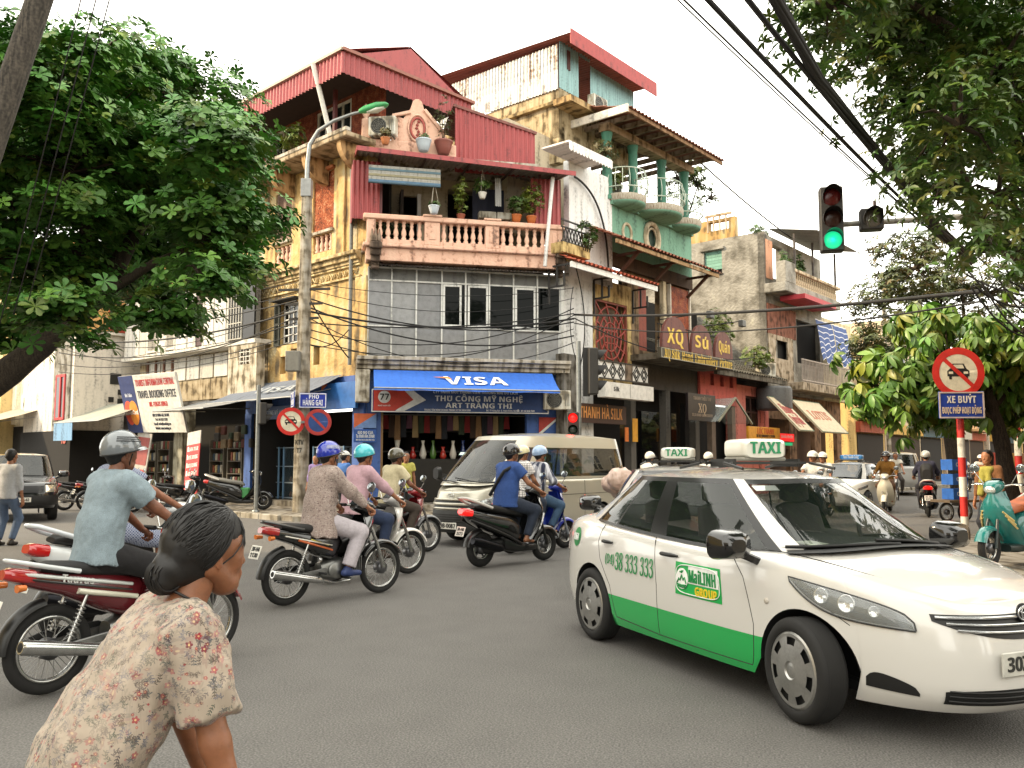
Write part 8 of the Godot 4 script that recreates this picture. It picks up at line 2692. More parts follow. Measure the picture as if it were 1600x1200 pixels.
	t.bone(sh[0].lerp(nb, 0.15), sh[1].lerp(nb, 0.15), 0.062 * bw, 0.062 * bw, 0.06)
	t.bone(chest, nb - up2 * s.get("neck", 0.02) * sc, 0.1 * bw, 0.072 * sc, 0.05, fw2, 0.85, 2)
	var sl: float = s.get("sleeve", 0.5)
	for k in 2:
		if sl <= 1.0:
			t.bone(sh[k], sh[k].lerp(el[k], sl), 0.066 * bw + e * 0.5, 0.064 * bw + e, 0.028, Vector3.ZERO, 1.0, 2)
		else:
			t.bone(sh[k], el[k], 0.064 * bw, 0.054 * bw, 0.05)
			t.bone(el[k], el[k].lerp(s.hands[k], sl - 1.0), 0.054 * bw, 0.042 * sc, 0.025, Vector3.ZERO, 1.0, 2)
	if s.get("hood", false):
		t.bone(nb + V(-0.06, -0.02, -0.09), nb + V(-0.06, -0.02, 0.09), 0.05, 0.05, 0.03)
		t.bone(nb + V(-0.09, -0.08, -0.05), nb + V(-0.09, -0.08, 0.05), 0.05, 0.05, 0.04)
	var tm := MB.new()
	t.mesh(tm, cell, s.get("wrinkle", 0.012), s.get("wfreq", 7.0), int(hip.x * 100) + label.length())
	put(s.get("shirt_called", "shirt"), tm, s.shirt, o)
	# trousers
	var w := SDF.new()
	var lg: float = s.get("leg", 1.92)
	w.bone(hip + up * 0.06 * sc, hip - up * 0.03 * sc, 0.125 * bw, 0.135 * bw, 0.05, fw, 0.74, 1)
	for k in 2:
		w.bone(hips[k], kn[k], 0.09 * bw, 0.07 * bw, 0.05)
		if lg > 1.0: w.bone(kn[k], kn[k].lerp(s.feet[k], lg - 1.0), 0.068 * bw, 0.058 * s.get("cuff", 1.0) * sc, 0.03, Vector3.ZERO, 1.0, 2)
	if s.has("skirt"):
		w.bone(hip, kn[0].lerp(kn[1], 0.5), 0.16 * bw, 0.17 * bw, 0.06, Vector3.ZERO, 1.0, 2)
	var wm := MB.new()
	w.mesh(wm, cell, 0.01, 6.0, 5)
	put("trousers", wm, s.trousers, o)
	if s.has("shoes"):
		for k in 2:
			var f := SDF.new()
			f.bone(s.feet[k] + V(-0.04, -0.04, 0), s.feet[k] + V(0.15, -0.055, 0), 0.042, 0.034, 0.03, V(0, 1, 0), 0.9)
			f.bone(s.feet[k], s.feet[k] + V(0.03, -0.04, 0), 0.042, 0.042, 0.03)
			var fm := MB.new()
			f.mesh(fm, 0.012)
			put("shoe", fm, cm(s.shoes, 0.6), o)
	# hair and headgear
	var hs: String = s.get("hair", "short")
	var q := SDF.new()
	var hh := hx
	q.bone(hh * V(-0.03, 0.045, 0), hh * V(0.0, 0.055, 0), (0.094 if hs == "bun" else 0.099) * sc, (0.085 if hs == "bun" else 0.09) * sc, 0.03, hx.basis.z.normalized(), 0.86)
	q.bone(hh * V(-0.06, 0.0, 0), hh * V(-0.055, -0.04, 0), 0.068 * sc, 0.05 * sc, 0.04)
	if hs == "bun":
		q.bone(hh * V(-0.03, 0.03, 0), hh * V(0.02, 0.05, 0), 0.091 * sc, 0.08 * sc, 0.03, hx.basis.z.normalized(), 0.84)
		q.bone(hh * V(-0.115, -0.035, 0.0), hh * V(-0.13, -0.06, 0.0), 0.052 * sc, 0.042 * sc, 0.012)
		q.bone(hh * V(-0.06, -0.01, 0.0), hh * V(-0.1, -0.04, 0.0), 0.055 * sc, 0.046 * sc, 0.02)
	if hs == "long":
		q.bone(hh * V(-0.08, -0.02, 0), hh * V(-0.11, -0.2, 0), 0.055 * sc, 0.05 * sc, 0.04)
		q.bone(hh * V(-0.03, 0.0, 0.06), hh * V(-0.05, -0.14, 0.06), 0.035 * sc, 0.03 * sc, 0.04)
		q.bone(hh * V(-0.03, 0.0, -0.06), hh * V(-0.05, -0.14, -0.06), 0.035 * sc, 0.03 * sc, 0.04)
	if hs == "tail":
		q.bone(hh * V(-0.1, -0.02, 0), hh * V(-0.13, -0.14, 0), 0.035 * sc, 0.032 * sc, 0.03)
		q.bone(hh * V(-0.13, -0.14, 0), hh * V(-0.13, -0.32, 0), 0.032 * sc, 0.012 * sc, 0.03)
	var qm := MB.new()
	q.mesh(qm, 0.012 if s.get("hero", false) else 0.016, 0.006, 25.0, 3)
	if hs == "bun":
		# combed strands drawn back from the hairline into the bun, and round it
		var c0 := V(-0.012, 0.042, 0)
		var end := V(-0.1, -0.035, 0) - c0
		for k in 420:
			var f := lerpf(-2.25, 2.25, (k + rng.randf()) / 420.0)
			var sd := V(cos(f) * 0.6, 0.75 * cos(f * 0.5) - 0.25 * abs(f), sin(f)).normalized()
			var ed := (end.normalized() + V(rng.randfn(), rng.randfn(), rng.randfn()) * 0.16).normalized()
			var pts := []
			for j in 9: pts.append(hh * (c0 + sd.slerp(ed, j / 8.0) * V(0.112, 0.105, 0.094) * (rng.randf_range(0.985, 1.012) + 0.05 * sin(PI * j / 8.0))))
			qm.tube(pts, 0.0024, 4)
		for k in 40:
			var pts := []
			var a0 := rng.randf() * TAU
			var ax := Basis(V(rng.randfn() * 0.5, rng.randfn() * 0.5, 1.0).normalized(), 0.0)
			for j in 9: pts.append(hh * (V(-0.125, -0.05, 0) + Basis(V(rng.randf() * 0.05, 1, 0.6).normalized(), rng.randf() * 0.1) * V(cos(a0 + j * 0.3), sin(a0 + j * 0.3), 0.9 * sin(k * 1.3)).normalized() * 0.05))
			qm.tube(pts, 0.0026, 4)
	put("hair", qm, mat("0d0908", 0.55, T.soft, 9.0), o)
	if s.has("helmet"): helmet(o, hx, s.helmet, "helmet" if s.helmet.get("kind", "half") == "half" else "cap")
	if s.get("mask", "") != "":
		var km := SDF.new()
		km.bone(hh * V(0.05, -0.04, 0), hh * V(0.052, -0.08, 0), 0.062, 0.05, 0.03)
		var kk := MB.new()
		km.mesh(kk, 0.012)
		put("face_mask", kk, cm(s.mask, 0.9, "cloth"), o)
	return o
func skin_mat(hex: String) -> StandardMaterial3D:
	if not MC.has("skin" + hex):
		var m := mat(hex, 0.5, T.soft, 6.0)
		m.subsurf_scatter_enabled = true
		m.subsurf_scatter_strength = 0.15
		MC["skin" + hex] = m
	return MC["skin" + hex]
# cloth prints
func print_tex(kind: String) -> ImageTexture:
	if cache.has(kind): return cache[kind]
	var r := RandomNumberGenerator.new()
	r.seed = 31
	var S := 1024 if kind == "floral" else 256
	var im := Image.create(S, S, false, Image.FORMAT_RGB8)
	var dab := func(x: float, y: float, rx: float, ry: float, a: float, c: Color):
		var R := int(max(rx, ry)) + 1
		for dy in range(-R, R + 1):
			for dx in range(-R, R + 1):
				var u := (dx * cos(a) + dy * sin(a)) / rx
				var v := (-dx * sin(a) + dy * cos(a)) / ry
				if u * u + v * v < 1.0: im.set_pixel(posmod(int(x) + dx, S), posmod(int(y) + dy, S), c)
	match kind:
		"floral":
			im.fill(Color(0.64, 0.585, 0.525))
			var dk := [Color(0.24, 0.21, 0.23), Color(0.22, 0.25, 0.28), Color(0.3, 0.26, 0.23), Color(0.23, 0.27, 0.23), Color(0.38, 0.38, 0.43)]
			var rd := [Color(0.56, 0.13, 0.16), Color(0.6, 0.24, 0.26), Color(0.42, 0.13, 0.17), Color(0.64, 0.38, 0.37)]
			for k in 330:
				var x := r.randf() * S
				var y := r.randf() * S
				var c: Color = dk[r.randi() % 5]
				var a := r.randf() * TAU
				var cu := r.randf_range(-0.25, 0.25)
				for j in 26:
					x += cos(a) * 2.6; y += sin(a) * 2.6
					a += cu
					dab.call(x, y, 1.7, 1.7, 0.0, c)
					if j % 6 == 3:
						for sg in [-1, 1]: dab.call(x + cos(a + sg * 1.2) * 8, y + sin(a + sg * 1.2) * 8, 7.5, 3.0, a + sg * 0.9, c.lerp(Color(0.64, 0.585, 0.525), r.randf() * 0.3))
			for k in 170:
				var x := r.randf() * S
				var y := r.randf() * S
				var c: Color = rd[r.randi() % 4]
				var z := r.randf_range(3.0, 9.0) if r.randf() < 0.8 else 13.0
				for j in 5: dab.call(x + cos(TAU * j / 5) * z * 0.9, y + sin(TAU * j / 5) * z * 0.9, z * 0.75, z * 0.55, TAU * j / 5, c.lerp(Color.WHITE, 0.12 * r.randf()))
				dab.call(x, y, z * 0.45, z * 0.45, 0.0, Color(0.85, 0.72, 0.5) if z > 5 else c)
			for k in 200: dab.call(r.randf() * S, r.randf() * S, r.randf_range(1.5, 3.5), r.randf_range(1.0, 2.5), r.randf() * TAU, dk[r.randi() % 5])
		"beige":
			im.fill(Color(0.58, 0.52, 0.49))
			for k in 420: dab.call(r.randf() * S, r.randf() * S, r.randf_range(2.0, 5.0), r.randf_range(1.5, 3.0), r.randf() * TAU, [Color(0.26, 0.19, 0.18), Color(0.4, 0.29, 0.28), Color(0.72, 0.68, 0.65)][r.randi() % 3])
		"check":
			for y in S:
				for x in S:
					var v := 0.9
					if x % 32 < 7: v -= 0.42
					if y % 32 < 7: v -= 0.42
					im.set_pixel(x, y, Color(v, v * 0.98, v * 0.97))
		"stripe":
			for y in S:
				for x in S: im.set_pixel(x, y, Color(0.17, 0.19, 0.27) if x % 64 < 34 else Color(0.78, 0.78, 0.8))
		"plaid":
			for y in S:
				for x in S: im.set_pixel(x, y, Color(0.24, 0.28, 0.4) if (x % 32 < 16) != (y % 32 < 16) else Color(0.6, 0.62, 0.68))
	cache[kind] = tex(im)
	return cache[kind]
func print_mat(kind: String, scale: float) -> StandardMaterial3D:
	return mat(Color.WHITE, 0.9, print_tex(kind), scale, {"rim": 0.1})
# ---------------------------------------------------------------- motorbikes
func torus(mb: MB, c: Vector3, R: float, r: float, seg := 36, sides := 10, sq := 1.0):
	var P := []
	for k in seg + 1:
		var a := TAU * k / seg
		var row := PackedVector3Array()
		for j in sides + 1:
			var b := TAU * j / sides
			row.append(c + V(cos(a), sin(a), 0) * (R + r * cos(b)) + V(0, 0, r * sq * sin(b)))
		P.append(row)
	mb.grid(P)
func bike_wheel(o: Node3D, x: float, R: float, w: float, spokes: bool, rimhex := "b9b9b6"):
	var k := "bw%s%s%s" % [R, w, spokes]
	if not cache.has(k):
		var t := MB.new()
		torus(t, Vector3.ZERO, R - w * 0.5, w * 0.5, 40, 12, 0.9)
		var r := MB.new()
		torus(r, Vector3.ZERO, R - w - 0.008, 0.016, 40, 8, 1.6)
		var s := MB.new()
		if spokes:
			for j in 32:
				var a := TAU * j / 32.0
				var z := 0.03 if j % 2 else -0.03
				var a2 := a + (0.35 if j % 4 < 2 else -0.35)
				s.tube([V(0.045 * cos(a2), 0.045 * sin(a2), z), V((R - w - 0.01) * cos(a), (R - w - 0.01) * sin(a), 0)], 0.0022, 4)
		else:
			for j in 5:
				var a := TAU * j / 5.0
				s.bar(V(0.03 * cos(a), 0.03 * sin(a), 0), V((R - w) * cos(a + 0.15), (R - w) * sin(a + 0.15), 0), 0.03, 0.02, 0.006)
		var h := MB.new()
		h.lathe([Vector2(0.0, -0.055), Vector2(0.03, -0.055), Vector2(0.07, -0.04), Vector2(0.07, 0.04), Vector2(0.03, 0.055), Vector2(0.0, 0.055)], 20, Transform3D(Basis(Vector3.RIGHT, PI / 2), Vector3.ZERO))
		cache[k] = [t.mesh(), r.mesh(), s.mesh(), h.mesh()]
	var wn := Node3D.new()
	wn.name = numbered("wheel", o)
	wn.position = V(x, R, 0)
	o.add_child(wn)
	var ms: Array = cache[k]
	put("tyre", ms[0], cm("1b1a19", 0.85), wn)
	put("rim", ms[1], cm(rimhex, 0.22, "metal"), wn)
	tag(put("spokes", ms[2], cm("a8a8a6", 0.3, "metal") if spokes else cm("2a2a2b", 0.4), wn), "", "", "", "stuff" if spokes else "")
	put("hub", ms[3], cm("77777a", 0.4, "metal"), wn)
func arc_fender(o, called, m, c: Vector3, R: float, w: float, a0: float, a1: float, th := 0.04):
	var mb := MB.new()
	var P := []
	for k in 19:
		var a := deg_to_rad(lerpf(a0, a1, k / 18.0))
		var row := PackedVector3Array()
		for j in 9:
			var t := (j - 4) / 4.0
			row.append(c + V(cos(a), sin(a), 0) * (R - th * t * t) + V(0, 0, w * 0.5 * sin(t * PI * 0.5)))
		P.append(row)
	mb.grid(P)
	return put(called, mb, m, o)
func plate_at(o, p: Vector3, t1: String, t2: String, tilt := 0.35):
	var xf := Transform3D(Basis(Vector3.UP, -PI / 2) * Basis(Vector3.RIGHT, -tilt), p)
	var m := MB.new()
	m.box(Vector3.ZERO, V(0.19, 0.14, 0.006), xf, 0.003)
	var pl := put("number_plate", m, cm("dedbd0", 0.5), o)
	text(t1, 0.045, pl, cm("222222", 0.6), xf * at(0, 0.032, 0.005), {"fit": 0.15})
	text(t2, 0.045, pl, cm("222222", 0.6), xf * at(0, -0.03, 0.005), {"fit": 0.14})
func bike_front(o, head: Vector3, barz: float, cowl, chrome, mirrors := true, gripx := -0.1):
	var hb := MB.new()
	hb.tube([head + V(gripx, 0.07, -barz), head + V(gripx * 0.6, 0.065, -barz * 0.55), head + V(0.0, 0.02, 0), head + V(gripx * 0.6, 0.065, barz * 0.55), head + V(gripx, 0.07, barz)], 0.012, 8)
	put("handlebar", hb, chrome, o)
	for z in [-1, 1]:
		var gm := MB.new()
		gm.tube([head + V(gripx * 0.93, 0.07, barz * 0.62 * z), head + V(gripx, 0.07, barz * z * 1.02)], 0.018, 10)
		put("grip", gm, cm("121212", 0.8), o)
		var lv := MB.new()
		lv.tube([head + V(gripx * 0.5, 0.07, barz * 0.55 * z), head + V(gripx * 0.45, 0.06, barz * 0.98 * z)], 0.006, 5)
		put("lever", lv, chrome, o)
		if mirrors:
			var mm := MB.new()
			mm.tube([head + V(gripx * 0.7, 0.08, barz * 0.55 * z), head + V(gripx * 0.7 + 0.02, 0.2, barz * 0.8 * z), head + V(gripx * 0.7, 0.24, barz * 0.9 * z)], 0.006, 6)
			var mr := put("rear_mirror", mm, chrome, o)
			var md := MB.new()
			md.lathe([Vector2(0, -0.012), Vector2(0.04, -0.01), Vector2(0.058, 0.0), Vector2(0.055, 0.01), Vector2(0, 0.012)], 18, Transform3D(Basis(V(0, 0, 1), PI / 2 - 0.15), head + V(gripx * 0.7 - 0.02, 0.28, barz * 0.92 * z)) * Transform3D(Basis.from_scale(V(1, 1, 1.25)), Vector3.ZERO))
			put("mirror_glass", md, cm("9aa0a4", 0.08, "metal"), mr)
	var c := MB.new()
	c.loft([[head + V(-0.14, 0.06, 0), 0.05, 0.03, -0.3, 2.6], [head + V(-0.09, 0.065, 0), 0.1, 0.06, -0.3, 2.6], [head + V(0.0, 0.05, 0), 0.125, 0.08, -0.3, 2.6], [head + V(0.08, 0.02, 0), 0.105, 0.08, -0.3, 2.6], [head + V(0.12, 0.0, 0), 0.075, 0.06, -0.3, 2.6]], 24)
	put("handlebar_cowl", c, cowl, o)
	var l := MB.new()
	l.loft([[head + V(0.09, 0.01, 0), 0.08, 0.055, -0.3, 2.4], [head + V(0.13, -0.005, 0), 0.068, 0.048, -0.3, 2.4], [head + V(0.145, -0.01, 0), 0.03, 0.02, -0.3, 2.4]], 20)
	put("headlight", l, mat("cfd3d3", 0.08, null, 1.0, {"metal": 0.5, "coat": 1.0}), o)
	var ds := MB.new()
	ds.box(Vector3.ZERO, V(0.1, 0.006, 0.13), Transform3D(Basis(V(0, 0, 1), 0.7), head + V(-0.1, 0.115, 0)))
	put("instrument_panel", ds, cm("2c3034", 0.15), o)
func shock(o, a: Vector3, b: Vector3):
	var m := MB.new()
	m.tube([a, b], 0.012, 8)
	var s := put("shock_absorber", m, cm("c8c8c6", 0.2, "metal"), o)
	var sp := MB.new()
	var pts := []
	var d := (b - a)
	var x := d.cross(V(0, 0, 1)).normalized()
	for k in 73:
		var f := k / 72.0
		var an := f * TAU * 8.0
		pts.append(a + d * (0.12 + 0.6 * f) + (x * cos(an) + V(0, 0, 1) * sin(an)) * 0.025)
	sp.tube(pts, 0.0045, 5)
	put("spring", sp, cm("b0b0ae", 0.3, "metal"), s)
func underbone(label: String, xf: Transform3D, q: Dictionary) -> Node3D:
	var o := thing("motorbike", label, "motorbike", xf, q.get("group", ""))
	var R := 0.29
	var chrome := cm("c4c4c2", 0.15, "metal")
	var iron := cm("3a3a3b", 0.5, "metal")
	var black := cm("151515", 0.4)
	var body = cm(q.get("body", "151515"), 0.18, "paint")
	var shield = cm(q.get("shield", "141414"), 0.2, "paint")
	bike_wheel(o, -0.61, R, 0.075, true)
	bike_wheel(o, 0.62, R, 0.065, true)
	var head := V(0.36, 0.94, 0)
	for z in [-0.075, 0.075]:
		var m := MB.new()
		m.tube([V(0.42, 0.8, z * 0.8), V(0.52, 0.56, z), V(0.61, 0.3, z)], [0.018, 0.022, 0.026], 10)
		put("fork_leg", m, cm("a9a9a6", 0.25, "metal"), o)
	arc_fender(o, "front_fender", cm(q.get("fender", q.get("shield", "141414")), 0.2, "paint"), V(0.62, R, 0), R + 0.035, 0.13, 25, 150)
	bike_front(o, head, 0.31, cm(q.get("cowl", q.get("shield", "141414")), 0.2, "paint"), chrome)
	# leg shield
	var P := []
	for r in 12:
		var f := r / 11.0
		var row := PackedVector3Array()
		var hw: float = lerpkeys([[0.0, 0.08], [0.15, 0.16], [0.4, 0.225], [0.75, 0.22], [1.0, 0.15]], f)
		for k in 15:
			var t := (k - 7) / 7.0
			row.append(V(lerpkeys([[0.0, 0.44], [0.25, 0.4], [0.6, 0.27], [1.0, 0.12]], f) + 0.07 - 0.19 * t * t, lerpf(0.9, 0.25, f), hw * t))
		P.append(row)
	var ls := MB.new()
	ls.grid(P)
	var in2 := []
	for row in P:
		var r2 := PackedVector3Array()
		for p in row: r2.append(p + V(-0.018, 0, 0))
		r2.reverse()
		in2.append(r2)
	ls.grid(in2)
	put("leg_shield", ls, shield, o)
	if q.has("shield_trim"):
		for z in [0, 14]:
			var tr := MB.new()
			var pts := []
			for row in P: pts.append(row[z])
			tr.tube(pts, 0.012, 6)
			put("shield_trim", tr, cm(q.shield_trim, 0.3, "paint"), o)
	# spine, engine and running gear
	var sp := MB.new()
	sp.loft([[V(0.34, 0.78, 0), 0.05, 0.07, 0.8, 3.0], [V(0.22, 0.62, 0), 0.055, 0.07, 0.5, 3.0], [V(0.05, 0.55, 0), 0.06, 0.07, 0.1, 3.0], [V(-0.08, 0.6, 0), 0.08, 0.09, -0.3, 3.0]], 18)
	put("centre_cover", sp, body if q.get("spine_body", false) else black, o)
	var en := MB.new()
	en.loft([[V(-0.22, 0.33, 0), 0.07, 0.08, 0, 3.0], [V(-0.1, 0.33, 0), 0.13, 0.12, 0, 3.0], [V(0.06, 0.34, 0), 0.13, 0.11, 0, 3.0], [V(0.12, 0.35, 0), 0.07, 0.07, 0, 3.0]], 18)
	for k in 6: en.box(V(0.15 + 0.03 * k, 0.37, 0), V(0.014, 0.15, 0.15), Transform3D.IDENTITY, 0.004)
	en.lathe([Vector2(0.09, 0), Vector2(0.08, 0.02), Vector2(0, 0.025)], 20, Transform3D(Basis(Vector3.RIGHT, PI / 2), V(-0.08, 0.33, 0.13)))
	put("engine", en, cm("8b8b88", 0.4, "metal"), o)
	var ex := MB.new()
	ex.tube([V(0.2, 0.3, 0.06), V(0.12, 0.2, 0.1), V(-0.1, 0.2, 0.13), V(-0.3, 0.25, 0.15)], 0.016, 8)
	ex.tube([V(-0.26, 0.235, 0.155), V(-0.32, 0.255, 0.16), V(-0.6, 0.31, 0.17), V(-0.86, 0.36, 0.175), V(-0.88, 0.364, 0.175)], [0.022, 0.04, 0.046, 0.048, 0.04], 16)
	var exo := put("exhaust", ex, chrome, o)
	var ec := MB.new()
	ec.lathe([Vector2(0.03, 0), Vector2(0.018, 0.003), Vector2(0, 0.003)], 14, aim(V(-0.881, 0.364, 0.175), V(-1, 0.2, 0)))
	put("exhaust_mouth", ec, cm("181818", 0.7), exo)
	for z in [-0.1, 0.1]:
		var sw := MB.new()
		sw.bar(V(-0.18, 0.34, z), V(-0.63, 0.29, z), 0.025, 0.05, 0.006)
		put("swing_arm", sw, cm("8a8a88", 0.4, "metal"), o)
		shock(o, V(-0.55, 0.33, z * 1.25), V(-0.42, 0.66, z * 1.25))
	var cc := MB.new()
	cc.loft([[V(-0.68, 0.3, -0.12), 0.012, 0.06, 0, 2.4], [V(-0.6, 0.3, -0.12), 0.014, 0.085, 0, 2.4], [V(-0.2, 0.33, -0.12), 0.014, 0.07, 0, 2.4], [V(-0.14, 0.33, -0.12), 0.012, 0.04, 0, 2.4]], 16)
	put("chain_case", cc, iron, o)
	# rear body, seat, tail
	var rb := MB.new()
	rb.loft([[V(0.04, 0.57, 0), 0.05, 0.08, -0.4, 2.8], [V(-0.07, 0.58, 0), 0.12, 0.16, -0.3, 2.8], [V(-0.3, 0.64, 0), 0.135, 0.13, -0.2, 2.8], [V(-0.55, 0.71, 0), 0.125, 0.08, -0.2, 2.8], [V(-0.78, 0.76, 0), 0.09, 0.055, -0.2, 2.8], [V(-0.86, 0.78, 0), 0.06, 0.035, -0.2, 2.8]], 24)
	var rbo := put("side_panels", rb, body, o)
	for d in q.get("decals", []):
		for z in [-1, 1]:
			var dm := MB.new()
			var pts := []
			for j in 9:
				var f := j / 8.0
				var x := lerpf(d[0], d[2], f)
				var w: float = lerpkeys([[-0.86, 0.06], [-0.78, 0.09], [-0.55, 0.125], [-0.3, 0.13], [-0.08, 0.11]], x)
				pts.append(V(x, lerpf(d[1], d[3], f), z * (w + 0.004)))
			dm.tube(pts, d[4], 5)
			put("stripe", dm, cm(d[5], 0.3, "paint"), rbo)
	var st := MB.new()
	st.loft([[V(0.1, 0.72, 0), 0.06, 0.02, -0.2, 3.0], [V(0.04, 0.745, 0), 0.1, 0.045, -0.15, 3.0], [V(-0.15, 0.76, 0), 0.125, 0.05, 0.0, 3.0], [V(-0.35, 0.785, 0), 0.13, 0.05, -0.1, 3.0], [V(-0.62, 0.815, 0), 0.12, 0.045, -0.1, 3.0], [V(-0.72, 0.825, 0), 0.08, 0.025, -0.1, 3.0]], 24)
	put("seat", st, cm("161515", 0.65), o)
	var gr := MB.new()
	gr.tube([V(-0.5, 0.79, 0.15), V(-0.72, 0.84, 0.13), V(-0.88, 0.88, 0.07), V(-0.9, 0.885, 0), V(-0.88, 0.88, -0.07), V(-0.72, 0.84, -0.13), V(-0.5, 0.79, -0.15)], 0.016, 8)
	put("grab_rail", gr, cm(q.get("rail", "1b1b1b"), 0.3, "paint"), o)
	var tl := MB.new()
	tl.loft([[V(-0.76, 0.77, 0), 0.1, 0.05, -0.2, 3.0], [V(-0.88, 0.795, 0), 0.08, 0.045, -0.2, 3.0], [V(-0.93, 0.8, 0), 0.045, 0.03, -0.2, 3.0]], 18)
	put("tail_light", tl, mat("9a1a1c", 0.1, null, 1.0, {"coat": 1.0}), o)
	arc_fender(o, "rear_fender", black, V(-0.61, R, 0), R + 0.05, 0.13, 100, 178)
	plate_at(o, V(-0.98, 0.58, 0), q.get("plate1", "30-H4"), q.get("plate2", "1130"))
	for z in [-1, 1]:
		var fp := MB.new()
		fp.bar(V(0.02, 0.25, z * 0.1), V(0.02, 0.25, z * 0.26), 0.03, 0.025, 0.006)
		fp.bar(V(-0.28, 0.32, z * 0.12), V(-0.28, 0.32, z * 0.25), 0.026, 0.022, 0.006)
		put("foot_peg", fp, cm("1c1c1c", 0.8), o)
		var ti := MB.new()
		ti.loft([[V(-0.84, 0.72, z * 0.12), 0.03, 0.02, 0, 2.5], [V(-0.9, 0.72, z * 0.14), 0.03, 0.025, 0, 2.5]], 10)
		put("indicator", ti, mat("c86a20", 0.15, null, 1.0, {"coat": 1.0}), o)
	if q.get("basket", false):
		var bk := MB.new()
		for k in 7: bk.bar(V(0.5, 0.86 + 0.035 * k, -0.14), V(0.5, 0.86 + 0.035 * k, 0.14), 0.006)
		for k in 9: bk.bar(V(0.5, 0.84, -0.14 + 0.035 * k), V(0.5, 1.08, -0.14 + 0.035 * k), 0.006)
		put("basket", bk, cm("b0b0b0", 0.4, "metal"), o)
	return o
func scooter(label: String, xf: Transform3D, q: Dictionary) -> Node3D:
	var o := thing("scooter", label, "scooter", xf, q.get("group", ""))
	var R := 0.25
	var chrome := cm("c4c4c2", 0.15, "metal")
	var body = cm(q.get("body", "161616"), 0.2, "paint")
	var trim = cm(q.get("trim", "1a1a1a"), 0.35)
	bike_wheel(o, -0.63, R, 0.11, false)
	bike_wheel(o, 0.62, R, 0.1, false)
	for z in [-0.085, 0.085]:
		var m := MB.new()
		m.tube([V(0.5, 0.62, z * 0.7), V(0.62, 0.25, z)], [0.02, 0.026], 10)
		put("fork_leg", m, trim, o)
	arc_fender(o, "front_fender", body, V(0.62, R, 0), R + 0.04, 0.16, 20, 165, 0.06)
	bike_front(o, V(0.42, 1.0, 0), 0.33, body, chrome, q.get("mirrors", true), -0.12)
	# front apron
	var P := []
	for r in 14:
		var f := r / 13.0
		var row := PackedVector3Array()
		var hw: float = lerpkeys([[0.0, 0.1], [0.2, 0.18], [0.5, 0.23], [0.8, 0.22], [1.0, 0.2]], f)
		for k in 17:
			var t := (k - 8) / 8.0
			row.append(V(lerpkeys([[0.0, 0.53], [0.3, 0.55], [0.6, 0.44], [1.0, 0.22]], f) - 0.14 * abs(t) * abs(t), lerpf(0.98, 0.2, f), hw * t))
		P.append(row)
	var ap := MB.new()
	ap.grid(P)
	var in2 := []
	for row in P:
		var r2 := PackedVector3Array()
		for p in row: r2.append(p + V(-0.05 * (1.0 - pow(p.z / 0.23, 2.0)) - 0.02, 0, 0))
		r2.reverse()
		in2.append(r2)
	ap.grid(in2)
	put("front_apron", ap, body, o)
	if q.has("badge"):
		for z in [-1, 1]:
			for k in 3:
				var s := MB.new()
				s.tube([V(0.5 - 0.03 * k, 0.72 - 0.05 * k, z * (0.13 + 0.02 * k)), V(0.38 - 0.03 * k, 0.6 - 0.05 * k, z * (0.215 + 0.004 * k))], 0.012, 6)
				put("stripe", s, cm(q.badge, 0.3, "paint"), o)
	var fl := MB.new()
	fl.loft([[V(0.34, 0.24, 0), 0.14, 0.05, 0, 4.0], [V(0.2, 0.24, 0), 0.2, 0.06, 0, 4.0], [V(-0.06, 0.25, 0), 0.2, 0.07, 0, 4.0], [V(-0.3, 0.32, 0), 0.16, 0.1, 0, 4.0]], 24)
	put("floorboard", fl, trim, o)
	var rb := MB.new()
	rb.loft([[V(0.06, 0.44, 0), 0.12, 0.13, 0.0, 2.8], [V(-0.06, 0.5, 0), 0.18, 0.2, -0.1, 2.8], [V(-0.3, 0.58, 0), 0.2, 0.17, -0.2, 2.8], [V(-0.6, 0.66, 0), 0.18, 0.13, -0.2, 2.8], [V(-0.82, 0.73, 0), 0.13, 0.09, -0.2, 2.8], [V(-0.95, 0.78, 0), 0.07, 0.05, -0.2, 2.8]], 28)
	var rbo := put("rear_body", rb, body, o)
	for z in [-1, 1]:
		var ln := MB.new()
		ln.tube([V(0.0, 0.3, z * 0.19), V(-0.25, 0.42, z * 0.205), V(-0.6, 0.56, z * 0.185), V(-0.9, 0.68, z * 0.1)], 0.022, 6)
		put("body_moulding", ln, trim, rbo)
	var st := MB.new()
	st.loft([[V(0.1, 0.7, 0), 0.09, 0.03, 0.1, 3.0], [V(0.02, 0.74, 0), 0.14, 0.055, 0.0, 3.0], [V(-0.25, 0.78, 0), 0.165, 0.055, -0.1, 3.0], [V(-0.5, 0.83, 0), 0.16, 0.06, -0.15, 3.0], [V(-0.74, 0.86, 0), 0.12, 0.045, -0.1, 3.0], [V(-0.8, 0.86, 0), 0.07, 0.02, -0.1, 3.0]], 24)
	put("seat", st, cm(q.get("seat", "171616"), 0.6), o)
	var gr := MB.new()
	gr.tube([V(-0.56, 0.84, 0.18), V(-0.8, 0.92, 0.17), V(-0.95, 0.98, 0.1), V(-0.97, 0.985, 0), V(-0.95, 0.98, -0.1), V(-0.8, 0.92, -0.17), V(-0.56, 0.84, -0.18)], 0.022, 8)
	put("grab_rail", gr, cm(q.get("rail", "b8b4ac"), 0.35, "paint"), o)
	var tl := MB.new()
	tl.loft([[V(-0.86, 0.77, 0), 0.12, 0.06, -0.2, 3.0], [V(-0.96, 0.79, 0), 0.1, 0.055, -0.2, 3.0], [V(-1.0, 0.8, 0), 0.06, 0.035, -0.2, 3.0]], 18)
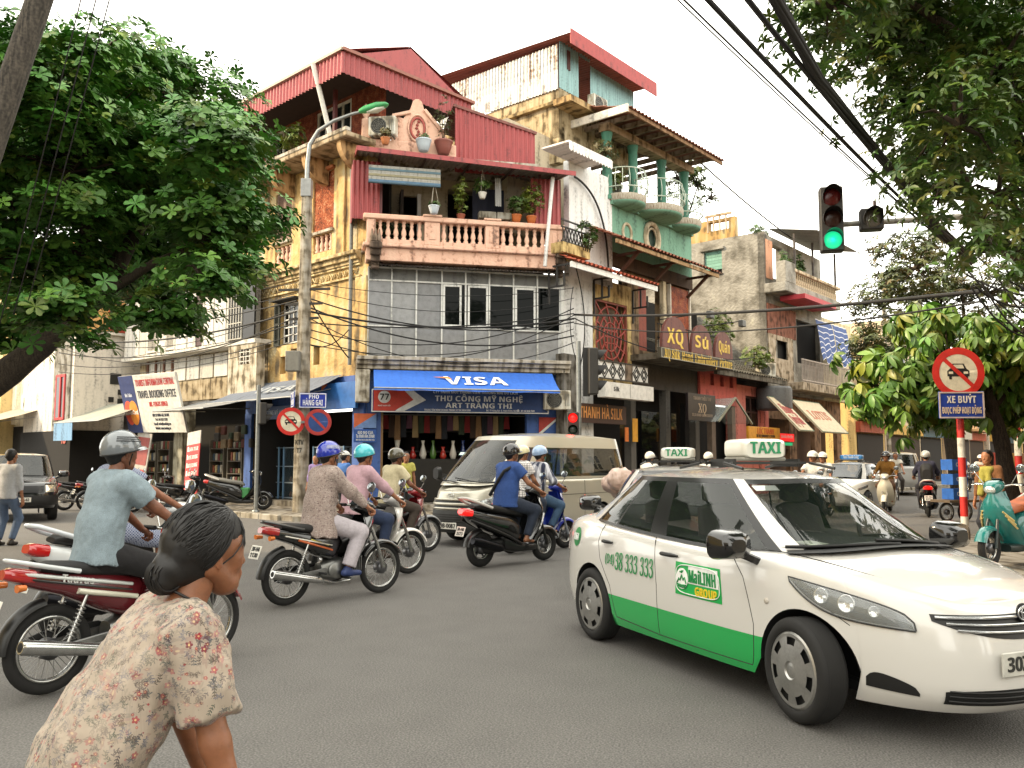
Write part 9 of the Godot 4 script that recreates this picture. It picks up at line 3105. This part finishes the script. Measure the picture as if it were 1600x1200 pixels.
	put("tail_light", tl, mat("b01a1a", 0.1, null, 1.0, {"coat": 1.0, "emit": Color(1, 0.06, 0.04), "power": 0.6 if q.get("lit", false) else 0.0}), o)
	if q.get("lit", false):
		var li := OmniLight3D.new()
		li.name = "tail_glow"
		li.light_color = Color(1, 0.1, 0.06); li.light_energy = 0.02; li.omni_range = 10.0; li.shadow_enabled = true; li.light_size = 0.06
		li.position = V(-1.06, 0.8, 0)
		o.add_child(li)
	var en := MB.new()
	en.loft([[V(-0.3, 0.3, 0.02), 0.1, 0.1, 0, 3.0], [V(-0.5, 0.28, 0.02), 0.12, 0.1, 0, 3.0], [V(-0.72, 0.27, -0.06), 0.07, 0.08, 0, 3.0]], 18)
	put("engine", en, cm("4a4a4a", 0.5, "metal"), o)
	var ex := MB.new()
	ex.tube([V(-0.3, 0.24, 0.12), V(-0.42, 0.27, 0.17), V(-0.8, 0.37, 0.18), V(-0.92, 0.4, 0.18)], [0.03, 0.065, 0.07, 0.05], 16)
	put("exhaust", ex, cm(q.get("pipe", "26262a"), 0.35, "metal"), o)
	arc_fender(o, "rear_fender", trim, V(-0.63, R, 0), R + 0.05, 0.15, 95, 170)
	plate_at(o, V(-1.0, 0.52, 0), q.get("plate1", "30-H6"), q.get("plate2", "3373"))
	shock(o, V(-0.66, 0.3, -0.13), V(-0.55, 0.6, -0.13))
	return o
# ---------------------------------------------------------------- traffic and people
func rider(label: String, X: Transform3D, scoot: bool, d: Dictionary) -> Node3D:
	var q := {"hip": V(-0.15, 0.93, 0) if scoot else V(-0.22, 0.89, 0), "hands": [V(0.27, 1.06, 0.3), V(0.27, 1.06, -0.3)] if scoot else [V(0.22, 1.0, 0.29), V(0.22, 1.0, -0.29)],
		"feet": [V(0.12, 0.38, 0.16), V(0.12, 0.38, -0.16)] if scoot else [V(0.03, 0.34, 0.19), V(0.03, 0.34, -0.19)], "cell": 0.019, "build": 1.14, "lean": 0.06, "trousers": cm("2a3344", 0.9, "cloth")}
	q.merge(d, true)
	return person(label, X, q)
func stander(label: String, X: Transform3D, d: Dictionary) -> Node3D:
	var q := {"hip": V(0, 0.9, 0), "lean": 0.03, "hunch": 0.05, "hands": [V(0.08, 0.82, 0.24), V(0.08, 0.82, -0.24)], "feet": [V(0.02, 0.08, 0.1), V(-0.05, 0.08, -0.1)], "grip": "loose", "elbow": V(-1, -0.2, 0.3), "cell": 0.024, "build": 1.05, "shoes": "2a2420", "trousers": cm("2a2c34", 0.9, "cloth")}
	q.merge(d, true)
	return person(label, X, q)
func bicycle(label: String, X: Transform3D):
	var o := thing("bicycle", label, "bicycle", X)
	bike_wheel(o, -0.52, 0.33, 0.035, true)
	bike_wheel(o, 0.52, 0.33, 0.035, true)
	var m := MB.new()
	for s in [[V(-0.52, 0.33, 0), V(-0.05, 0.3, 0)], [V(-0.05, 0.3, 0), V(-0.2, 0.85, 0)], [V(-0.05, 0.3, 0), V(0.36, 0.8, 0)], [V(-0.17, 0.72, 0), V(0.34, 0.86, 0)], [V(-0.52, 0.33, 0), V(-0.17, 0.75, 0)], [V(0.52, 0.33, 0), V(0.33, 1.0, 0)], [V(0.26, 1.05, -0.27), V(0.33, 1.0, 0)], [V(0.26, 1.05, 0.27), V(0.33, 1.0, 0)]]: m.tube(s, 0.016, 6)
	put("frame", m, cm("3a4450", 0.4), o)
	var s := MB.new()
	s.loft([[V(-0.34, 0.88, 0), 0.09, 0.03], [V(-0.22, 0.9, 0), 0.08, 0.03], [V(-0.06, 0.88, 0), 0.02, 0.02]], 12)
	put("saddle", s, cm("1c1a18", 0.7), o)
func build_bikes_people():
	var cloth := func(h): return cm(h, 0.9, "cloth")
	# foreground left: red bike
	var X := heading(-2.7, -6.3, 0.56, -0.83)
	var b := underbone("dark red and white motorbike in the left foreground with chrome exhaust", X, {"body": "5c1a20", "shield": "7a1c22", "cowl": "a82028", "fender": "6a1a20", "rail": "b8bcbc", "spine_body": true, "plate1": "29-P2", "plate2": "4418",
		"decals": [[-0.84, 0.8, -0.1, 0.66, 0.014, "c8ccc8"], [-0.78, 0.76, -0.1, 0.62, 0.009, "1a1a1a"], [-0.5, 0.66, -0.06, 0.57, 0.022, "c9c6b4"]]})
	text("Taurus", 0.05, b, cm("d8d8d4", 0.4), Transform3D(Basis(V(0, 0, 1), -0.18), V(-0.5, 0.735, 0.131)), {"italic": true})
	rider("rider in a pale blue short-sleeved shirt and grey helmet on the dark red motorbike", X, false, {"shirt": cloth.call("8b9ba3"), "trousers": cloth.call("1c1a1c"), "sleeve": 0.72, "hem": 0.1, "skin": "7d4f38", "helmet": {"hex": "6d7276", "visor_hex": "9aa0a6", "stripe": "2a2a2c"}, "shoes": "1a1614", "cell": 0.014, "build": 1.2, "hip": V(-0.3, 0.9, 0), "lean": 0.12, "wrinkle": 0.018})
	X = heading(-3.4, -7.95, 0.56, -0.83)
	scooter("pale scooter half hidden behind the dark red motorbike", X, {"body": "c9cccc", "trim": "2a2c2e", "rail": "b9bec2"})
	rider("rider in plaid shorts hidden behind the pale blue shirted rider", X, true, {"shirt": print_mat("plaid", 5.0), "trousers": print_mat("plaid", 5.0), "leg": 1.0, "helmet": {"hex": "23262c", "visor": false}, "skin": "8a5a40", "hip": V(-0.3, 0.93, 0)})
	# middle group
	X = heading(-1.95, -9.66, 0.69, -0.72)
	underbone("black motorbike with orange and white stripes ridden by the beige-coated rider", X, {"decals": [[-0.7, 0.73, -0.12, 0.6, 0.009, "d8d4c8"], [-0.55, 0.68, -0.12, 0.55, 0.013, "c8602a"], [-0.4, 0.68, -0.1, 0.58, 0.007, "d8c84a"]]})
	rider("rider in a patterned beige hooded coat and blue helmet", X, false, {"shirt": print_mat("beige", 2.5), "trousers": cloth.call("c4bcc2"), "sleeve": 1.85, "hood": true, "hem": 0.2, "flare": 1.15, "shoes": "2a3a6a", "helmet": {"hex": "1b2f9c", "visor_hex": "141414", "stripe": "c8ccd8"}, "mask": "4a4a58", "shirt_called": "coat", "cell": 0.016, "build": 1.3, "wrinkle": 0.02, "cuff": 1.3})
	X = heading(-1.82, -11.32, 0.69, -0.72)
	underbone("white motorbike with pale leg shield behind the beige-coated rider", X, {"body": "d0cec8", "shield": "d8d6d0", "cowl": "c8c8c4", "fender": "dcdad4"})
	rider("rider in a pink shirt, jeans and turquoise helmet", X, false, {"shirt": cloth.call("c7a2ac"), "trousers": cloth.call("2c3a58"), "sleeve": 1.5, "helmet": {"hex": "3fb0bc", "visor": false}, "shoes": "3a2a20", "build": 1.22, "hip": V(-0.3, 0.9, 0), "lean": 0.16})
	X = heading(-1.83, -14.1, 0.69, -0.72)
	underbone("black motorbike with red front behind the white one", X, {"body": "1c1a1a", "shield": "8a2228", "cowl": "a02830", "fender": "6d6f72"})
	rider("rider in a cream T-shirt and olive brimmed helmet", X, false, {"shirt": cloth.call("d3c7a4"), "trousers": cloth.call("4a4038"), "sleeve": 0.7, "helmet": {"hex": "4a4636", "visor_hex": "57523e"}, "skin": "7d4f38", "build": 1.2, "lean": 0.14})
	X = heading(0.02, -12.9, 0.745, -0.667)
	scooter("black scooter with silver rail and lit tail light", X, {"lit": true, "badge": "d8d8d8"})
	var r := rider("rider in a blue T-shirt with a black shoulder strap on the black scooter", X, true, {"shirt": cloth.call("2f4f8e"), "sleeve": 0.55, "helmet": {"hex": "151416", "visor_hex": "151416"}, "build": 1.3, "hem": 0.1})
	var st := MB.new()
	var pts := []
	for k in 13:
		var f := k / 12.0
		pts.append(V(-0.285 - 0.01 * sin(f * PI), lerpf(1.36, 1.0, f), lerpf(0.12, -0.2, f)))
	pts.push_front(V(-0.12, 1.43, 0.13))
	st.tube(pts, 0.024, 6)
	put("shoulder_strap", st, cm("141414", 0.8), r)
	X = heading(0.45, -14.7, 0.745, -0.667)
	scooter("blue and silver scooter carrying two people before the minibus", X, {"body": "2438a0", "trim": "8a8e94"})
	rider("rider in a striped shirt and pale blue helmet on the blue scooter", X, true, {"shirt": print_mat("stripe", 2.2), "trousers": cloth.call("44607e"), "sleeve": 1.3, "helmet": {"hex": "8fa8c8", "visor": false}, "mask": "4a8a80", "build": 1.2, "hip": V(-0.08, 0.93, 0)})
	rider("passenger in a checked shirt with long dark ponytail and cream helmet", X, true, {"shirt": print_mat("check", 3.5), "sleeve": 0.6, "hair": "tail", "helmet": {"hex": "d8d0a8", "visor": false}, "hip": V(-0.48, 0.98, 0), "hands": [V(-0.12, 1.05, 0.16), V(-0.12, 1.05, -0.16)], "feet": [V(-0.2, 0.42, 0.2), V(-0.2, 0.42, -0.2)], "scale": 0.95})
	# parked machines on the left pavement
	X = heading(-7.55, -24.2, 1.0, -0.1)
	X.origin.y = 0.134
	scooter("black scooter parked on the left pavement by the signal post", X, {"seat": "77756f", "mirrors": false})
	var bag := bx("green_bag", self, cm("4f9a5c", 0.7), -0.13, 0.13, 0.0, 0.3, -0.1, 0.1, 0.03)
	bag.transform = X * at(0.12, 0.32, 0)
	tag(bag, "green bag standing on the floorboard of the parked black scooter", "bag")
	var pk := underbone("dark motorbike parked in the row at left, nearest the banner", heading(-9.6, -25.3, 0.75, -0.5), {"body": "161414", "shield": "1c1818", "group": "motorbikes parked along the left pavement"})
	for k in 4:
		copy(pk, "dark motorbike parked in the row at left, %s from the banner" % ["second", "third", "fourth", "farthest"][k], heading(-10.5 - 0.85 * k, -25.6 - 0.35 * k, 0.75, -0.5 - 0.1 * k))
	# pedestrians round the corner
	stander("standing woman in a lilac top beside the lamp post", heading(-5.1, -22.7, -0.3, 1.0), {"shirt": cloth.call("8d7ab0"), "sleeve": 1.6, "hair": "long", "scale": 0.92})
	stander("standing man in a yellow polo shirt before the crafts shop", heading(-2.62, -21.3, 0.4, 0.9), {"shirt": cloth.call("b9b25a"), "skin": "8a5a3e"})
	stander("person in a white cap and blue top between the riders", heading(-3.9, -20.0, 0.7, -0.7), {"shirt": cloth.call("3a6ab0"), "helmet": {"kind": "cap", "hex": "dcdcd8"}})
	stander("man in a white shirt walking away at the left edge", heading(-9.05, -15.6, 0.1, -1.0), {"shirt": cloth.call("c6c8cc"), "trousers": cloth.call("5a6c88"), "sleeve": 1.5})
	# right street
	X = heading(10.9, -25.3, -0.5, 0.87)
	scooter("cream scooter coming towards the camera on the right street", X, {"body": "cfc8b4", "trim": "8d8a80"})
	rider("rider in a yellow patterned jacket and dark helmet on the cream scooter", X, true, {"shirt": mat("c89a30", 0.9, print_tex("beige"), 3.0), "sleeve": 1.6, "helmet": {"hex": "2c3238"}, "cell": 0.024, "trousers": cloth.call("6a4a34")})
	X = heading(11.3, -23.7, 0.4, -0.92)
	scooter("dark motor scooter riding away up the right street with lit tail lamp", X, {"body": "1a1a1c", "lit": true, "mirrors": false})
	var bp := rider("rider with a black backpack and silver helmet riding away", X, true, {"shirt": cloth.call("2c2c40"), "sleeve": 1.7, "helmet": {"hex": "a4a29c", "visor": false}, "cell": 0.024, "trousers": cloth.call("26242e"), "build": 1.25})
	var bk := MB.new()
	bk.loft([[V(-0.44, 1.1, 0), 0.1, 0.16, 0, 3.0], [V(-0.38, 1.18, 0), 0.16, 0.24, 0, 3.0], [V(-0.28, 1.18, 0), 0.16, 0.25, 0, 3.0]], 18)
	put("backpack", bk, cm("131314", 0.7), bp)
	X = heading(14.6, -33.0, -0.35, 0.94)
	bicycle("bicycle ridden towards the camera up the right street", X)
	rider("cyclist in a white shirt on the right street", X, false, {"shirt": cloth.call("dcd8cc"), "trousers": cloth.call("4a4440"), "cell": 0.028, "hip": V(-0.22, 0.98, 0), "hands": [V(0.22, 1.06, 0.25), V(0.22, 1.06, -0.25)], "shoes": "2a2420"})
	var fb := underbone("motorbike far up the right street, nearest of three", heading(18.2, -35.0, -0.35, 0.94), {"group": "motorbikes far up the right street"})
	var fp := rider("rider in white far up the right street, nearest of the far riders", heading(18.2, -35.0, -0.35, 0.94), false, {"shirt": cloth.call("d8d6d0"), "cell": 0.03, "group": "riders beyond the taxi", "helmet": {"hex": "d4d0c4"}})
	var n := 0
	for q in [[20.0, -37.0, -0.35, 0.94, "middle one of the far riders"], [17.6, -41.0, -0.35, 0.94, "farthest of the far riders"], [3.55, -22.0, 0.6, -0.8, "pale helmet just left of the second taxi's roof sign"], [5.3, -23.2, 0.6, -0.8, "pale helmet between the two taxi roof signs"], [6.9, -20.0, -0.6, 0.8, "pale helmet just right of the big taxi's roof sign"], [8.2, -23.0, -0.6, 0.8, "pale helmet before the blue-signed taxi"]]:
		copy(fb, ["motorbike far up the street, middle of three", "motorbike far up the street, farthest of three", "motorbike hidden behind the second taxi", "motorbike hidden behind the taxi roof signs", "motorbike hidden right of the big taxi roof sign", "motorbike before the blue-signed taxi"][n], heading(q[0], q[1], q[2], q[3]))
		copy(fp, "rider, " + q[4], heading(q[0], q[1], q[2], q[3]))
		n += 1
	X = heading(6.7, -11.7, -0.82, 0.57)
	X.origin.y = 0.134
	scooter("teal parked scooter with orange-brown seat at the right edge", X, {"body": "1d6a68", "trim": "23302f", "seat": "a5562c", "badge": "b8a468"})
	stander("woman in a brown coat and yellow-green scarf behind the sign post", heading(8.2, -14.9, -0.8, 0.5), {"shirt": cloth.call("8a5c38"), "sleeve": 1.7, "hair": "long", "hem": 0.3, "flare": 1.2, "skin": "a8704e", "shirt_called": "coat", "scale": 0.97})
	var sc := SDF.new()
	sc.bone(V(0.1, 1.36, -0.08), V(0.1, 1.36, 0.08), 0.055, 0.055, 0.04)
	sc.bone(V(0.13, 1.34, 0.05), V(0.15, 0.95, 0.09), 0.045, 0.055, 0.04)
	sc.bone(V(0.13, 1.34, -0.05), V(0.15, 1.05, -0.06), 0.045, 0.055, 0.04)
	var sm := MB.new()
	sc.mesh(sm, 0.02, 0.015, 9.0, 4)
	tag(put("scarf", sm, cloth.call("a8a048"), self, heading(8.2, -14.9, -0.8, 0.5)), "yellow-green scarf worn by the woman in brown", "scarf")
	stander("person in a white shirt at the far right edge", heading(10.3, -16.6, -0.6, 0.6), {"shirt": cloth.call("cfcbc2"), "trousers": cloth.call("b0904a")})
	for k in 3:
		var cr := thing("crate", "blue plastic crate, %s of the stack by the sign post" % ["bottom", "middle", "top"][k], "crate", at(11.0, 0.55 + 0.36 * k, -21.6, 20).scaled_local(Vector3.ONE * 0.8), "blue crates")
		for q in [[-0.3, 0.3, 0.0, 0.33, -0.22, -0.2], [-0.3, 0.3, 0.0, 0.33, 0.2, 0.22], [-0.3, -0.28, 0.0, 0.33, -0.2, 0.2], [0.28, 0.3, 0.0, 0.33, -0.2, 0.2], [-0.28, 0.28, 0.0, 0.03, -0.2, 0.2]]: bx("side", cr, cm("2a62b4", 0.5), q[0], q[1], q[2], q[3], q[4], q[5])
		text("Coca", 0.12, cr, cm("d8dce4", 0.5), at(0, 0.17, 0.223), {"fit": 0.3, "italic": true})
	var hc := thing("hand_cart", "low cart under the blue crates", "cart", at(11.0, 0.0, -21.6, 20))
	bx("deck", hc, cm("6a5a48", 0.8), -0.5, 0.5, 0.48, 0.54, -0.3, 0.3)
	for x in [-0.3, 0.3]: bike_wheel(hc, x, 0.24, 0.05, true)
	var cg := SDF.new()
	for k in 12: cg.bone(V(0.28 * sin(k * 2.4), 0.18 + 0.35 * ((k * 5) % 4) / 4.0, 0.3 * cos(k * 1.7)), V(0.28 * sin(k * 2.4) + 0.1, 0.2 + 0.35 * ((k * 5) % 4) / 4.0, 0.3 * cos(k * 1.7)), 0.17, 0.15, 0.03)
	var gm := MB.new()
	cg.mesh(gm, 0.025, 0.04, 7.0, 9)
	tag(put("cargo_bundle", gm, mat("cdb0a0", 0.3, T.soft, 3.0, {"coat": 0.5}), self, at(1.95, 0.78, -14.2)), "bulging pinkish bundle wrapped in clear plastic behind the second taxi", "bundle")
	copy(fb, "loaded motorbike carrying the plastic-wrapped bundle", heading(2.35, -14.4, 0.6, -0.8))
	# woman in the foreground
	var w := person("woman with a hair bun and floral blouse leaning forward in the foreground", heading(-1.05, -2.14, 0.78, -0.62), {"neck": 0.055, "hip": V(0, 0.715, 0), "lean": 0.42, "hunch": 0.16, "nod": -0.02, "look": 0.12, "hands": [V(0.34, 0.56, 0.26), V(0.4, 0.6, -0.2)], "feet": [V(0.05, 0.08, 0.12), V(0.2, 0.08, -0.12)], "grip": "loose", "elbow": V(-1, 0.1, 0.35), "shirt": print_mat("floral", 2.3), "shirt_called": "blouse", "trousers": cloth.call("2a2626"), "sleeve": 0.78, "hair": "bun", "hero": true, "cell": 0.011, "build": 1.12, "shoulder": 0.158, "skin": "8c5a3c", "wrinkle": 0.026, "wfreq": 8.0, "hem": 0.2, "scale": 0.93, "shoes": "3a2a22"})
	var nk := MB.new()
	var np := []
	for k in 17:
		var a := TAU * k / 16.0
		np.append(V(0.262 + 0.072 * cos(a) * 0.836, 1.158 - 0.072 * cos(a) * 0.548, 0.066 * sin(a)))
	nk.tube(np, 0.004, 5, false)
	put("necklace", nk, cm("17100c", 0.5), w)
